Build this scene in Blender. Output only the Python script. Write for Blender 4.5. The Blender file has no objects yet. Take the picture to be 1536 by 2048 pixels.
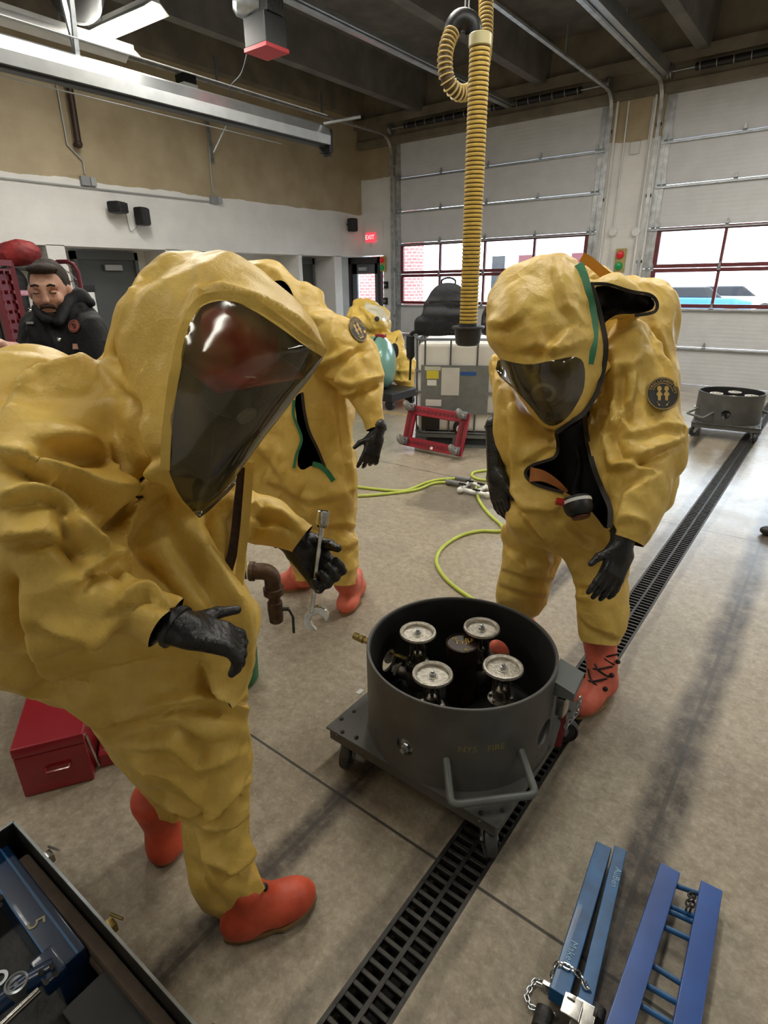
import bpy, bmesh, math, random
import numpy as np
from mathutils import Vector, Matrix
S = bpy.context.scene
COL = S.collection
PI = math.pi
# ---------------------------------------------------------------- camera
YAW, PIT, ROL, FPX, H = math.radians(37.874195), math.radians(21.935494), math.radians(-0.722574), 1139.83677, 1.72
_f = np.array([-math.sin(YAW)*math.cos(PIT), math.cos(YAW)*math.cos(PIT), -math.sin(PIT)])
_r = np.cross(_f, [0, 0, 1.]); _r /= np.linalg.norm(_r); _u = np.cross(_r, _f)
_r, _u = _r*math.cos(ROL)+_u*math.sin(ROL), -_r*math.sin(ROL)+_u*math.cos(ROL)
CP = np.array([0, 0, H])
cam = bpy.data.objects.new('camera', bpy.data.cameras.new('camera')); COL.objects.link(cam)
cam.matrix_world = Matrix([[_r[i], _u[i], -_f[i], CP[i]] for i in range(3)]+[[0, 0, 0, 1]])
cam.data.sensor_fit = 'HORIZONTAL'; cam.data.sensor_width = 36; cam.data.lens = 36*FPX/1536
cam.data.clip_start = .05; cam.data.clip_end = 300
S.camera = cam
def _ray(x, y): return _f+_r*(x-768)/FPX-_u*(y-1024)/FPX
def at(x, y, D): return CP+_ray(x, y)*D                 # point seen at (x, y), D metres deep
def gp(x, y, z=0.):
    d = _ray(x, y); return CP+d*((z-H)/d[2])
def proj(P):
    q = np.asarray(P)-CP; z = q@_f
    return 768+FPX*(q@_r)/z, 1024-FPX*(q@_u)/z, z
# ---------------------------------------------------------------- world, lights, exposure
w = bpy.data.worlds.new('overcast_sky'); S.world = w; w.use_nodes = True
nt = w.node_tree; bg = nt.nodes['Background']
bg.inputs[0].default_value = (.76, .88, 1, 1); bg.inputs[1].default_value = 7
S.view_settings.view_transform = 'Standard'; S.view_settings.look = 'None'
S.view_settings.exposure = 0.3; S.view_settings.gamma = 1; S.view_settings.use_curve_mapping = False
LAMPS = [(-5.3, 3.2), (-5.3, -.6), (-1.1, 3.2), (-1.1, -.6), (2.8, 3.4), (-3.3, 5.3), (-.9, 7.4), (1.6, 8.8)]  # last three are added out of view to brighten the doors and back
LAMP_W = (52, 16, 40, 14, 34, 60, 60, 60)
def area_lamp(name, loc, sx, sy, power, color=(1, .95, .86)):
    l = bpy.data.lights.new(name, 'AREA'); l.shape = 'RECTANGLE'; l.size = sx; l.size_y = sy; l.energy = power; l.color = color
    o = bpy.data.objects.new(name, l); COL.objects.link(o); o.location = loc; return o
# ---------------------------------------------------------------- tags
def tag(o, label=None, cat=None, group=None, kind=None):
    if label: o['label'] = label
    if cat: o['category'] = cat
    if group: o['group'] = group
    if kind: o['kind'] = kind
    return o
def thing(name, label, cat, loc=(0, 0, 0), rz=0, group=None):
    o = bpy.data.objects.new(name, None); COL.objects.link(o); o.empty_display_size = .05
    o.location = loc; o.rotation_euler = (0, 0, rz); return tag(o, label, cat, group)
def kids(o): return [c for c in bpy.data.objects if c.parent == o]
def copy_tree(o, parent=None):
    c = o.copy(); COL.objects.link(c)
    if parent: c.parent = parent
    for ch in kids(o): copy_tree(ch, c)
    return c
# ---------------------------------------------------------------- materials
def hexc(h):
    c = [int(h[i:i+2], 16)/255 for i in (0, 2, 4)]
    return tuple(x/12.92 if x <= .04045 else ((x+.055)/1.055)**2.4 for x in c)
def mat(name, col, rough=.5, metal=0., noise=0., nscale=8., bump=0., bscale=60., col2=None, thresh=None, emit=None, estr=0, spec=.5, coord='Object', coat=0, detail=4., stretch=None):
    m = bpy.data.materials.new(name); m.use_nodes = True; n = m.node_tree.nodes; L = m.node_tree.links
    b = n['Principled BSDF']
    if isinstance(col, str): col = hexc(col)
    if isinstance(col2, str): col2 = hexc(col2)
    b.inputs['Base Color'].default_value = (*col, 1); b.inputs['Roughness'].default_value = rough
    b.inputs['Metallic'].default_value = metal; b.inputs['Specular IOR Level'].default_value = spec
    b.inputs['Coat Weight'].default_value = coat
    tc = n.new('ShaderNodeTexCoord'); src = tc.outputs[coord]
    if stretch:
        mp = n.new('ShaderNodeMapping'); mp.inputs['Scale'].default_value = stretch; L.new(src, mp.inputs[0]); src = mp.outputs[0]
    if noise or col2:
        t = n.new('ShaderNodeTexNoise'); t.inputs['Scale'].default_value = nscale; t.inputs['Detail'].default_value = detail; L.new(src, t.inputs['Vector'])
        r = n.new('ShaderNodeValToRGB')
        c2 = col2 if col2 else tuple(max(0, c*(1-noise)) for c in col)
        c1 = col if col2 else tuple(min(1, c*(1+noise*.6)) for c in col)
        lo, hi = thresh if thresh else (.35, .65)
        r.color_ramp.elements[0].position = lo; r.color_ramp.elements[1].position = hi
        r.color_ramp.elements[0].color = (*c2, 1); r.color_ramp.elements[1].color = (*c1, 1)
        L.new(t.outputs[0], r.inputs[0]); L.new(r.outputs[0], b.inputs['Base Color'])
    if bump:
        t2 = n.new('ShaderNodeTexNoise'); t2.inputs['Scale'].default_value = bscale; t2.inputs['Detail'].default_value = 3; L.new(src, t2.inputs['Vector'])
        bp = n.new('ShaderNodeBump'); bp.inputs['Strength'].default_value = bump; bp.inputs['Distance'].default_value = .01
        L.new(t2.outputs[0], bp.inputs['Height']); L.new(bp.outputs[0], b.inputs['Normal'])
    if emit: b.inputs['Emission Color'].default_value = (*(hexc(emit) if isinstance(emit, str) else emit), 1); b.inputs['Emission Strength'].default_value = estr
    return m
def glass(name, tint=(1, 1, 1), gloss=.08, rough=.02):
    m = bpy.data.materials.new(name); m.use_nodes = True; n = m.node_tree.nodes; L = m.node_tree.links
    n.remove(n['Principled BSDF']); tr = n.new('ShaderNodeBsdfTransparent'); tr.inputs[0].default_value = (*tint, 1)
    gl = n.new('ShaderNodeBsdfGlossy'); gl.inputs['Roughness'].default_value = rough
    fr = n.new('ShaderNodeFresnel'); fr.inputs[0].default_value = 1.45
    mul = n.new('ShaderNodeMath'); mul.operation = 'MULTIPLY_ADD'; mul.inputs[1].default_value = .8; mul.inputs[2].default_value = gloss*.3
    L.new(fr.outputs[0], mul.inputs[0])
    mx = n.new('ShaderNodeMixShader'); L.new(mul.outputs[0], mx.inputs[0]); L.new(tr.outputs[0], mx.inputs[1]); L.new(gl.outputs[0], mx.inputs[2])
    L.new(mx.outputs[0], n['Material Output'].inputs[0]); return m
# ---------------------------------------------------------------- mesh builder
def basis(d, up=(0, 0, 1)):
    d = Vector(d).normalized(); u = Vector(up)
    if abs(d.dot(u)) > .99: u = Vector((1, 0, 0))
    x = u.cross(d).normalized(); return x, d.cross(x), d
class MB:
    def __init__(s): s.v = []; s.f = []; s.M = Matrix.Identity(4)
    def add(s, vs, fs):
        k = len(s.v); s.v += [s.M@Vector(v) for v in vs]; s.f += [tuple(i+k for i in f) for f in fs]; return s
    def box(s, c, d, rot=None):
        hx, hy, hz = [q/2 for q in d]; R3 = rot if rot is not None else Matrix.Identity(3); c = Vector(c)
        vs = [c+R3@Vector((x, y, z)) for x in (-hx, hx) for y in (-hy, hy) for z in (-hz, hz)]
        return s.add(vs, [(0, 1, 3, 2), (4, 6, 7, 5), (0, 4, 5, 1), (2, 3, 7, 6), (0, 2, 6, 4), (1, 5, 7, 3)])
    def bbox(s, c, d, b=.004, rot=None):     # bevelled box
        bm = bmesh.new(); bmesh.ops.create_cube(bm, size=1); bmesh.ops.scale(bm, vec=d, verts=bm.verts)
        bmesh.ops.bevel(bm, geom=bm.edges[:], offset=b, segments=2, profile=.5, affect='EDGES')
        R3 = rot if rot is not None else Matrix.Identity(3); c = Vector(c)
        vs = [c+R3@v.co for v in bm.verts]; fs = [[v.index for v in f.verts] for f in bm.faces]; bm.free(); return s.add(vs, fs)
    def beam(s, a, b, wx, wz, up=(0, 0, 1)):
        a, b = Vector(a), Vector(b); x, y, d = basis(b-a, up)
        vs = [p+x*sx*wx/2+y*sy*wz/2 for p in (a, b) for sx, sy in ((-1, -1), (1, -1), (1, 1), (-1, 1))]
        return s.add(vs, [(3, 2, 1, 0), (4, 5, 6, 7), (0, 1, 5, 4), (1, 2, 6, 5), (2, 3, 7, 6), (3, 0, 4, 7)])
    def cyl(s, a, b, r, r2=None, n=20, cap=True):
        r2 = r if r2 is None else r2; a, b = Vector(a), Vector(b); x, y, d = basis(b-a)
        vs = [p+(x*math.cos(t)+y*math.sin(t))*q for p, q in ((a, r), (b, r2)) for t in [2*PI*i/n for i in range(n)]]
        fs = [(i, (i+1) % n, n+(i+1) % n, n+i) for i in range(n)]
        if cap: fs += [tuple(range(n))[::-1], tuple(range(n, 2*n))]
        return s.add(vs, fs)
    def lathe(s, c, axis, prof, n=40, closed=False):    # prof: (radius, height along axis)
        c = Vector(c); x, y, d = basis(axis); m = len(prof)
        vs = [c+d*h+(x*math.cos(2*PI*i/n)+y*math.sin(2*PI*i/n))*max(r, 1e-5) for r, h in prof for i in range(n)]
        fs = [(j*n+i, j*n+(i+1) % n, ((j+1) % m)*n+(i+1) % n, ((j+1) % m)*n+i) for j in range(m if closed else m-1) for i in range(n)]
        return s.add(vs, fs)
    def tube(s, pts, r, n=10, rf=None, closed=False):   # swept tube; rf(i) radius
        pts = [Vector(p) for p in pts]; m = len(pts); vs = []; prev = None
        for i, p in enumerate(pts):
            t = (pts[(i+1) % m]-pts[i-1]) if closed else (pts[min(i+1, m-1)]-pts[max(i-1, 0)]); t.normalize()
            if prev is None: x, y, _ = basis(t)
            else:
                x = prev-t*prev.dot(t); x.normalize(); y = t.cross(x)
            prev = x; q = rf(i) if rf else r
            vs += [p+(x*math.cos(2*PI*k/n)+y*math.sin(2*PI*k/n))*q for k in range(n)]
        fs = [(j*n+k, j*n+(k+1) % n, ((j+1) % m)*n+(k+1) % n, ((j+1) % m)*n+k) for j in range(m if closed else m-1) for k in range(n)]
        if not closed: fs += [tuple(range(n))[::-1], tuple(range((m-1)*n, m*n))]
        return s.add(vs, fs)
    def prism(s, poly, o, ex, ey, ez, h):               # polygon in (ex, ey) at o, extruded h along ez
        o, ex, ey, ez = Vector(o), Vector(ex), Vector(ey), Vector(ez); n = len(poly)
        vs = [o+ex*a+ey*b+ez*q for q in (0, h) for a, b in poly]
        fs = [tuple(range(n))[::-1], tuple(range(n, 2*n))]+[(i, (i+1) % n, n+(i+1) % n, n+i) for i in range(n)]
        return s.add(vs, fs)
    def sphere(s, c, r, n=20, m=12):
        r = (r, r, r) if not hasattr(r, '__len__') else r
        vs = [Vector(c)+Vector((r[0]*math.sin(PI*j/m)*math.cos(2*PI*i/n), r[1]*math.sin(PI*j/m)*math.sin(2*PI*i/n), r[2]*math.cos(PI*j/m))) for j in range(m+1) for i in range(n)]
        return s.add(vs, [(j*n+i, (j+1)*n+i, (j+1)*n+(i+1) % n, j*n+(i+1) % n) for j in range(m) for i in range(n)])
    def build(s, name, m, parent=None, smooth=True, ang=38, sub=0, bevel=0, weld=True):
        o = mesh_obj(name, s.v, s.f, m, parent, smooth, ang, weld)
        if smooth: wn = o.modifiers.new('flat_faces', 'WEIGHTED_NORMAL'); wn.keep_sharp = True
        if bevel:
            b = o.modifiers.new('bevel', 'BEVEL'); b.width = bevel; b.segments = 2; b.limit_method = 'ANGLE'
        if sub: q = o.modifiers.new('sub', 'SUBSURF'); q.levels = q.render_levels = sub
        return o
def mesh_obj(name, vs, fs, m, parent=None, smooth=True, ang=38, weld=False):
    me = bpy.data.meshes.new(name)
    off = Vector(parent.matrix_basis.translation) if parent is not None and parent.get('world') else Vector((0, 0, 0))
    if parent is not None and parent.parent is not None and parent.parent.get('world') : off = Vector(parent.parent.matrix_basis.translation)
    me.from_pydata([tuple(Vector(v)-off) for v in vs], [], [tuple(int(i) for i in f) for f in fs])
    bm = bmesh.new(); bm.from_mesh(me)
    if weld: bmesh.ops.remove_doubles(bm, verts=bm.verts, dist=1e-5)
    bmesh.ops.recalc_face_normals(bm, faces=bm.faces); bm.to_mesh(me); bm.free()
    if m is not None: me.materials.append(m)
    if smooth:
        me.polygons.foreach_set('use_smooth', [True]*len(me.polygons)); me.set_sharp_from_angle(angle=math.radians(ang))
    o = bpy.data.objects.new(name, me); COL.objects.link(o)
    if parent is not None: o.parent = parent
    return o
def wthing(name, label, cat, loc, group=None):          # an Empty whose parts are written in world coordinates
    t = thing(name, label, cat, tuple(loc), 0, group); t['world'] = 1; return t
def struct(name, mb, m, **k): return tag(mb.build(name, m, **k), kind='structure')
def arc(c, r, a0, a1, n, ex, ey):
    c, ex, ey = Vector(c), Vector(ex), Vector(ey)
    return [c+ex*r*math.cos(a0+(a1-a0)*i/n)+ey*r*math.sin(a0+(a1-a0)*i/n) for i in range(n+1)]
def smooth_path(P, n=8):                                # Catmull-Rom
    P = [Vector(p) for p in P]; out = []
    for i in range(len(P)-1):
        a, b, c, d = P[max(i-1, 0)], P[i], P[i+1], P[min(i+2, len(P)-1)]
        for k in range(n):
            t = k/n; out.append(.5*((2*b)+(c-a)*t+(2*a-5*b+4*c-d)*t*t+(3*b-a-3*c+d)*t**3))
    return out+[P[-1]]
def text_mesh(s, size, o, ex, ey, name, m, parent, extrude=.0006):
    cu = bpy.data.curves.new('t', 'FONT'); cu.body = s; cu.size = size; cu.extrude = extrude; cu.resolution_u = 3
    cu.align_x = 'CENTER'; cu.align_y = 'CENTER'
    ob = bpy.data.objects.new('t', cu); COL.objects.link(ob); dg = bpy.context.evaluated_depsgraph_get()
    me = bpy.data.meshes.new_from_object(ob.evaluated_get(dg)); bpy.data.objects.remove(ob); bpy.data.curves.remove(cu)
    o, ex, ey = Vector(o), Vector(ex).normalized(), Vector(ey).normalized(); ez = ex.cross(ey)
    vs = [o+ex*v.co.x+ey*v.co.y+ez*v.co.z for v in me.vertices]; fs = [tuple(p.vertices) for p in me.polygons]
    bpy.data.meshes.remove(me)
    if name is None: return vs, fs
    return mesh_obj(name, vs, fs, m, parent, False)
# ================================================================= MATERIALS
M = {}
M['steel'] = mat('galvanised_steel', 'aab0b4', .35, .85, noise=.2, nscale=12)
M['alu'] = mat('aluminium', 'c9cdd0', .28, .9, noise=.1, nscale=5)
M['chrome'] = mat('worn_chrome', 'c4c2bc', .18, 1., noise=.3, nscale=30)
M['iron'] = mat('dark_cast_iron', '3b3a39', .55, .5, noise=.4, nscale=40, bump=.3, bscale=200)
M['black'] = mat('black_plastic', '17181a', .45, noise=.3, nscale=20)
M['rubber'] = mat('black_rubber', '1b1b1c', .42, bump=.25, bscale=90, noise=.3, nscale=15)
M['white'] = mat('white_paint', 'd9dad8', .5, noise=.06, nscale=6)
M['grey'] = mat('grey_plastic', '8b8f92', .5)
M['dred'] = mat('dark_red_paint', '571a20', .45)
M['lgrey'] = mat('conduit_grey', 'a6a8a8', .45, .2)
def floor_mat():
    m = mat('stained_concrete', '9c9488', .42, noise=0); n = m.node_tree.nodes; L = m.node_tree.links; b = n['Principled BSDF']
    tc = n.new('ShaderNodeTexCoord'); P = tc.outputs['Object']
    def nz(s, d=5, rough=.6):
        t = n.new('ShaderNodeTexNoise'); t.inputs['Scale'].default_value = s; t.inputs['Detail'].default_value = d; t.inputs['Roughness'].default_value = rough; L.new(P, t.inputs['Vector']); return t.outputs[0]
    def ramp(i, a, ca, z, cz):
        r = n.new('ShaderNodeValToRGB'); e = r.color_ramp.elements; e[0].position = a; e[1].position = z; e[0].color = (*ca, 1); e[1].color = (*cz, 1); L.new(i, r.inputs[0]); return r.outputs[0]
    def mix(f, a, c, t='MIX'):
        x = n.new('ShaderNodeMixRGB'); x.blend_type = t
        for k, q in ((0, f), (1, a), (2, c)):
            if hasattr(q, 'links'): L.new(q, x.inputs[k])
            elif k: x.inputs[k].default_value = (*q, 1)
            else: x.inputs[0].default_value = q
        return x.outputs[0]
    def mt(op, a, c=None, d=None):
        x = n.new('ShaderNodeMath'); x.operation = op
        for k, q in enumerate((a, c, d)):
            if q is None: continue
            if hasattr(q, 'links'): L.new(q, x.inputs[k])
            else: x.inputs[k].default_value = q
        return x.outputs[0]
    base = ramp(nz(1.1, 6), .3, hexc('8f8471'), .72, hexc('b0a58f'))
    base = mix(ramp(nz(22, 8, .75), .4, (0, 0, 0), .66, (.7, .7, .7)), base, hexc('6e6352'))
    base = mix(ramp(nz(2.3, 9, .8), .52, (0, 0, 0), .66, (.5, .5, .5)), base, hexc('7a6f60'))
    base = mix(ramp(nz(6, 10, .8), .58, (0, 0, 0), .74, (.55, .55, .55)), base, hexc('62594d'))
    base = mix(ramp(nz(60, 4, .7), .5, (0, 0, 0), .8, (.45, .45, .45)), base, hexc('c9c1b1'))
    sp = n.new('ShaderNodeSeparateXYZ'); L.new(P, sp.inputs[0]); X, Y = sp.outputs[0], sp.outputs[1]
    wob = mt('MULTIPLY', mt('SUBTRACT', nz(3, 6), .5), .08)
    def line(coord, c, wid, hard=.5):
        d = mt('ABSOLUTE', mt('SUBTRACT', mt('ADD', coord, wob) if wid > .012 else coord, c))
        r = n.new('ShaderNodeMapRange'); L.new(d, r.inputs[0]); r.inputs[1].default_value = wid*hard; r.inputs[2].default_value = wid; r.inputs[3].default_value = 1; r.inputs[4].default_value = 0
        return r.outputs[0]
    dirt = ramp(nz(9, 8, .8), .3, (.35, .35, .35), .6, (1, 1, 1))
    for c, wd, st in ((XW1, .07, .95), (XW2, .10, 1.), (XD-.11, .05, .6), (XD+.11, .03, .4)):
        base = mix(mt('MULTIPLY', mt('MULTIPLY', line(X, c, wd, .45), dirt), st), base, hexc('332a21'))
    for c in (XW1, XW2): base = mix(mt('MULTIPLY', line(X, c, .012, .5), .6), base, hexc('2a241e'))
    for c in JY: base = mix(mt('MULTIPLY', line(Y, c, .0065, .6), .9), base, hexc('1d1914'))
    # the yellow lane stripe far left and the wet patch under the hose manifold
    strp = mt('MULTIPLY', line(Y, 6.42, .06, .95), mt('MULTIPLY', mt('LESS_THAN', X, -4.2), ramp(nz(14), .4, (0, 0, 0), .5, (1, 1, 1))))
    base = mix(mt('MULTIPLY', strp, .6), base, hexc('c9a63c'))
    dx = mt('SUBTRACT', X, -2.30); dy = mt('SUBTRACT', Y, 3.95)
    rr = mt('ADD', mt('SQRT', mt('ADD', mt('MULTIPLY', dx, dx), mt('MULTIPLY', mt('MULTIPLY', dy, dy), .7))), mt('MULTIPLY', mt('SUBTRACT', nz(4, 6), .5), .7))
    r = n.new('ShaderNodeMapRange'); L.new(rr, r.inputs[0]); r.inputs[1].default_value = .3; r.inputs[2].default_value = .42; r.inputs[3].default_value = 1; r.inputs[4].default_value = 0
    wet = r.outputs[0]
    base = mix(mt('MULTIPLY', wet, .5), base, hexc('4a443b'))
    L.new(base, b.inputs['Base Color'])
    # smoother, sealed floor nearer the doors
    seal = n.new('ShaderNodeMapRange'); L.new(Y, seal.inputs[0]); seal.inputs[1].default_value = 2.5; seal.inputs[2].default_value = 5.5; seal.inputs[3].default_value = .6; seal.inputs[4].default_value = .22
    ro = mt('ADD', seal.outputs[0], mt('MULTIPLY', mt('SUBTRACT', nz(5, 6), .5), .35))
    ro = mt('SUBTRACT', ro, mt('MULTIPLY', wet, .15)); L.new(ro, b.inputs['Roughness'])
    cw = n.new('ShaderNodeMapRange'); L.new(Y, cw.inputs[0]); cw.inputs[1].default_value = 1.8; cw.inputs[2].default_value = 4.2; cw.inputs[3].default_value = 0; cw.inputs[4].default_value = .9
    L.new(mt('MULTIPLY', cw.outputs[0], ramp(nz(2.6, 6), .3, (.5, .5, .5), .6, (1, 1, 1))), b.inputs['Coat Weight']); b.inputs['Coat Roughness'].default_value = .33; b.inputs['Coat IOR'].default_value = 1.6
    bp = n.new('ShaderNodeBump'); bp.inputs['Strength'].default_value = .35; bp.inputs['Distance'].default_value = .004
    L.new(mt('ADD', nz(40, 8, .7), mt('MULTIPLY', nz(3, 3), 2)), bp.inputs['Height']); L.new(bp.outputs[0], b.inputs['Normal'])
    return m
XD = -.59          # drain centre
XW1, XW2 = -1.065, -.135
JY = (1.105, 4.47, -1.6, 7.67)
def wall_mat(name, zsplit, brick=True):                  # tan paint over white painted block, brushed edge between
    m = mat(name, 'cfcfcd', .55); n = m.node_tree.nodes; L = m.node_tree.links; b = n['Principled BSDF']
    tc = n.new('ShaderNodeTexCoord'); P = tc.outputs['Object']
    sp = n.new('ShaderNodeSeparateXYZ'); L.new(P, sp.inputs[0])
    t = n.new('ShaderNodeTexNoise'); t.inputs['Scale'].default_value = 1.6; t.inputs['Detail'].default_value = 5; L.new(P, t.inputs['Vector'])
    ma = n.new('ShaderNodeMath'); ma.operation = 'MULTIPLY_ADD'; ma.inputs[1].default_value = .14; L.new(t.outputs[0], ma.inputs[0]); L.new(sp.outputs[2], ma.inputs[2])
    gt = n.new('ShaderNodeMath'); gt.operation = 'GREATER_THAN'; gt.inputs[1].default_value = zsplit+.07; L.new(ma.outputs[0], gt.inputs[0])
    t2 = n.new('ShaderNodeTexNoise'); t2.inputs['Scale'].default_value = 2.2; t2.inputs['Detail'].default_value = 7; L.new(P, t2.inputs['Vector'])
    def rp(a, c):
        r = n.new('ShaderNodeValToRGB'); r.color_ramp.elements[0].position = .3; r.color_ramp.elements[1].position = .7
        r.color_ramp.elements[0].color = (*hexc(a), 1); r.color_ramp.elements[1].color = (*hexc(c), 1); L.new(t2.outputs[0], r.inputs[0]); return r.outputs[0]
    mx = n.new('ShaderNodeMixRGB'); L.new(gt.outputs[0], mx.inputs[0]); L.new(rp('dadad8', 'e8e7e4'), mx.inputs[1]); L.new(rp('a29274', 'b5a688'), mx.inputs[2])
    L.new(mx.outputs[0], b.inputs['Base Color'])
    mp = n.new('ShaderNodeCombineXYZ'); ad = n.new('ShaderNodeMath'); ad.operation = 'ADD'; L.new(sp.outputs[0], ad.inputs[0]); L.new(sp.outputs[1], ad.inputs[1])
    L.new(ad.outputs[0], mp.inputs[0]); L.new(sp.outputs[2], mp.inputs[1])
    br = n.new('ShaderNodeTexBrick'); br.inputs['Scale'].default_value = 1; br.inputs['Brick Width'].default_value = .4; br.inputs['Row Height'].default_value = .2; br.inputs['Mortar Size'].default_value = .005; br.inputs['Mortar Smooth'].default_value = .4
    L.new(mp.outputs[0], br.inputs['Vector'])
    t3 = n.new('ShaderNodeTexNoise'); t3.inputs['Scale'].default_value = 70; L.new(P, t3.inputs['Vector'])
    hh = n.new('ShaderNodeMath'); hh.operation = 'MULTIPLY_ADD'; hh.inputs[1].default_value = -1.0; L.new(br.outputs['Fac'], hh.inputs[0]); L.new(t3.outputs[0], hh.inputs[2])
    bp = n.new('ShaderNodeBump'); bp.inputs['Strength'].default_value = .45; bp.inputs['Distance'].default_value = .004; L.new(hh.outputs[0], bp.inputs['Height']); L.new(bp.outputs[0], b.inputs['Normal'])
    return m
M['floor'] = floor_mat()
M['wallL'] = wall_mat('painted_block_wall', 3.15)
M['wallF'] = wall_mat('painted_block_pilaster', 3.83)
M['whitewall'] = mat('white_block_wall', 'dededd', .55, noise=.08, nscale=3)
M['beam'] = mat('ceiling_concrete', '6c6963', .8, noise=.25, nscale=3, bump=.2, bscale=30)
M['hdr'] = mat('tan_header', '7f7666', .7, noise=.25, nscale=3, bump=.2, bscale=30)
# ================================================================= SETTING
XL, YF = -9.29, 11.26
f = MB()      # the slab either side of the trench
dw = .076
f.box((-9.5+(XD-dw+9.5)/2-.25, 4., -.1), (XD-dw+9.5+.5, 15., .2)); f.box(((XD+dw+6)/2, 4., -.1), (6-XD-dw, 15., .2))
f.box((XD, 4., -.17), (2*dw, 15., .06)); struct('floor', f, M['floor'], smooth=False)
DX0, DX1, RX0, RX1, DH = -8.33, -3.85, -3.0, 1.48, 4.4
f = MB()
f.box(((-8.68+DX0)/2, YF+.15, 2.2), (DX0+8.68, .3, 4.4))             # left jamb
f.box(((DX1+RX0)/2, YF+.1, 2.2), (RX0-DX1, .4, 4.4)); f.box((3.8, YF+.15, 2.2), (2*(3.8-RX1), .3, 4.4))
f.box((-9.1-.25, YF+.15, 3.4), (1.35, .3, 2.2)); f.box((-9.85, YF+.15, 1.15), (.36, .3, 2.3))
struct('wall_front', f, M['wallF'], smooth=False)
f = MB(); f.box((-1.9, YF+.1, 4.93), (16., .4, 1.06)); f.box((-1.9, YF-.16, 4.83), (16., .12, .16)); f.box((-1.9, YF-.12, 4.47), (16., .05, .12)); struct('trim_1', f, M['hdr'], smooth=False)
f = MB()
f.box((XL-.35, 4., 3.9), (.7, 15.2, 3.26))                           # upper wall, overhanging the alcoves
f.box((XL-.72, 4., 1.14), (.1, 15.2, 2.28))
for a, b in ((4.16, 4.42), (6.08, 6.32), (9.16, 9.26), (10.26, 10.5), (1.2, 1.6), (-3.5, -1.5)): f.box((XL-.35, (a+b)/2, 1.14), (.7, b-a, 2.28))
struct('wall_left', f, M['wallL'], smooth=False)
f = MB(); f.box((-1.9, 4., 5.55), (16, 15.2, .2))
for x in (-7.6, -5.06, -2.54, -.02, 2.5, 5.0):
    f.prism([(-.085, 0), (.085, 0), (.13, .65), (-.13, .65)], (x, -3.5, 4.84), (1, 0, 0), (0, 0, 1), (0, 1, 0), 14.7)
struct('ceiling', f, M['beam'], smooth=False)
f = MB(); f.box((-1.9, -3.55, 2.7), (16, .2, 5.6)); struct('wall_back', f, M['wallL'], smooth=False)
f = MB(); f.box((6.05, 4, 2.7), (.2, 15.2, 5.6)); struct('wall_right', f, M['wallL'], smooth=False)
f = MB(); f.box((XL+.1, 4., 5.22), (.2, 15., .5)); struct('trim_2', f, M['hdr'], smooth=False)
# ---- trench drain grating
f = MB(); f.box((XD, 4., -.13), (2*dw, 15., .02)); struct('trim_3', f, mat('drain_bed', '14120f', .7), smooth=False)
g = MB(); n = int(13.4/.034)
for i in range(n):
    y = -1.9+i*.034
    g.bbox((XD-.034, y, -.011), (.058, .0145, .022), .003); g.bbox((XD+.034, y+.017, -.011), (.058, .0145, .022), .003)
for x, q in ((-.0695, .013), (0, .013), (.0695, .013)): g.box((XD+x, 4.8, -.0105), (q, 13.4, .021))
tag(g.build('drain_grate', mat('grate_iron', '34322f', .5, .5, noise=.45, nscale=20), smooth=False), 'long black slotted trench drain grate set in the concrete floor under the near cart', 'drain grate')
# ---- outside
M['asphalt'] = mat('wet_driveway', 'a3a6a8', .6, noise=.15, nscale=2)
f = MB(); f.box((-2, 52.5, -.16), (160, 82, .1)); tag(f.build('driveway', M['asphalt'], smooth=False), kind='structure')
def brick_mat(name, a, b_, c, sc=1.):
    m = mat(name, a, .7); n = m.node_tree.nodes; L = m.node_tree.links; tc = n.new('ShaderNodeTexCoord'); sp = n.new('ShaderNodeSeparateXYZ'); L.new(tc.outputs['Object'], sp.inputs[0])
    ad = n.new('ShaderNodeMath'); ad.operation = 'ADD'; L.new(sp.outputs[0], ad.inputs[0]); L.new(sp.outputs[1], ad.inputs[1])
    cb = n.new('ShaderNodeCombineXYZ'); L.new(ad.outputs[0], cb.inputs[0]); L.new(sp.outputs[2], cb.inputs[1])
    br = n.new('ShaderNodeTexBrick'); br.inputs['Scale'].default_value = 1; br.inputs['Brick Width'].default_value = .2*sc; br.inputs['Row Height'].default_value = .067*sc*1.25; br.inputs['Mortar Size'].default_value = .01*sc
    for k, q in (('Color1', a), ('Color2', b_), ('Mortar', c)): br.inputs[k].default_value = (*hexc(q), 1)
    L.new(cb.outputs[0], br.inputs['Vector']); L.new(br.outputs['Color'], n['Principled BSDF'].inputs['Base Color']); return m
x1 = (CP+_ray(827, 550)*((14-CP[1])/_ray(827, 550)[1]))[0]
f = MB(); f.box((x1-4, 14.25, 2.9), (8, .5, 6)); tag(f.build('brick_wing_wall', brick_mat('red_brick', 'c06a64', 'b1524f', 'd8c4bd'), smooth=False), 'red brick wall standing outside beyond the left garage door', 'brick wall')
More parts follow.
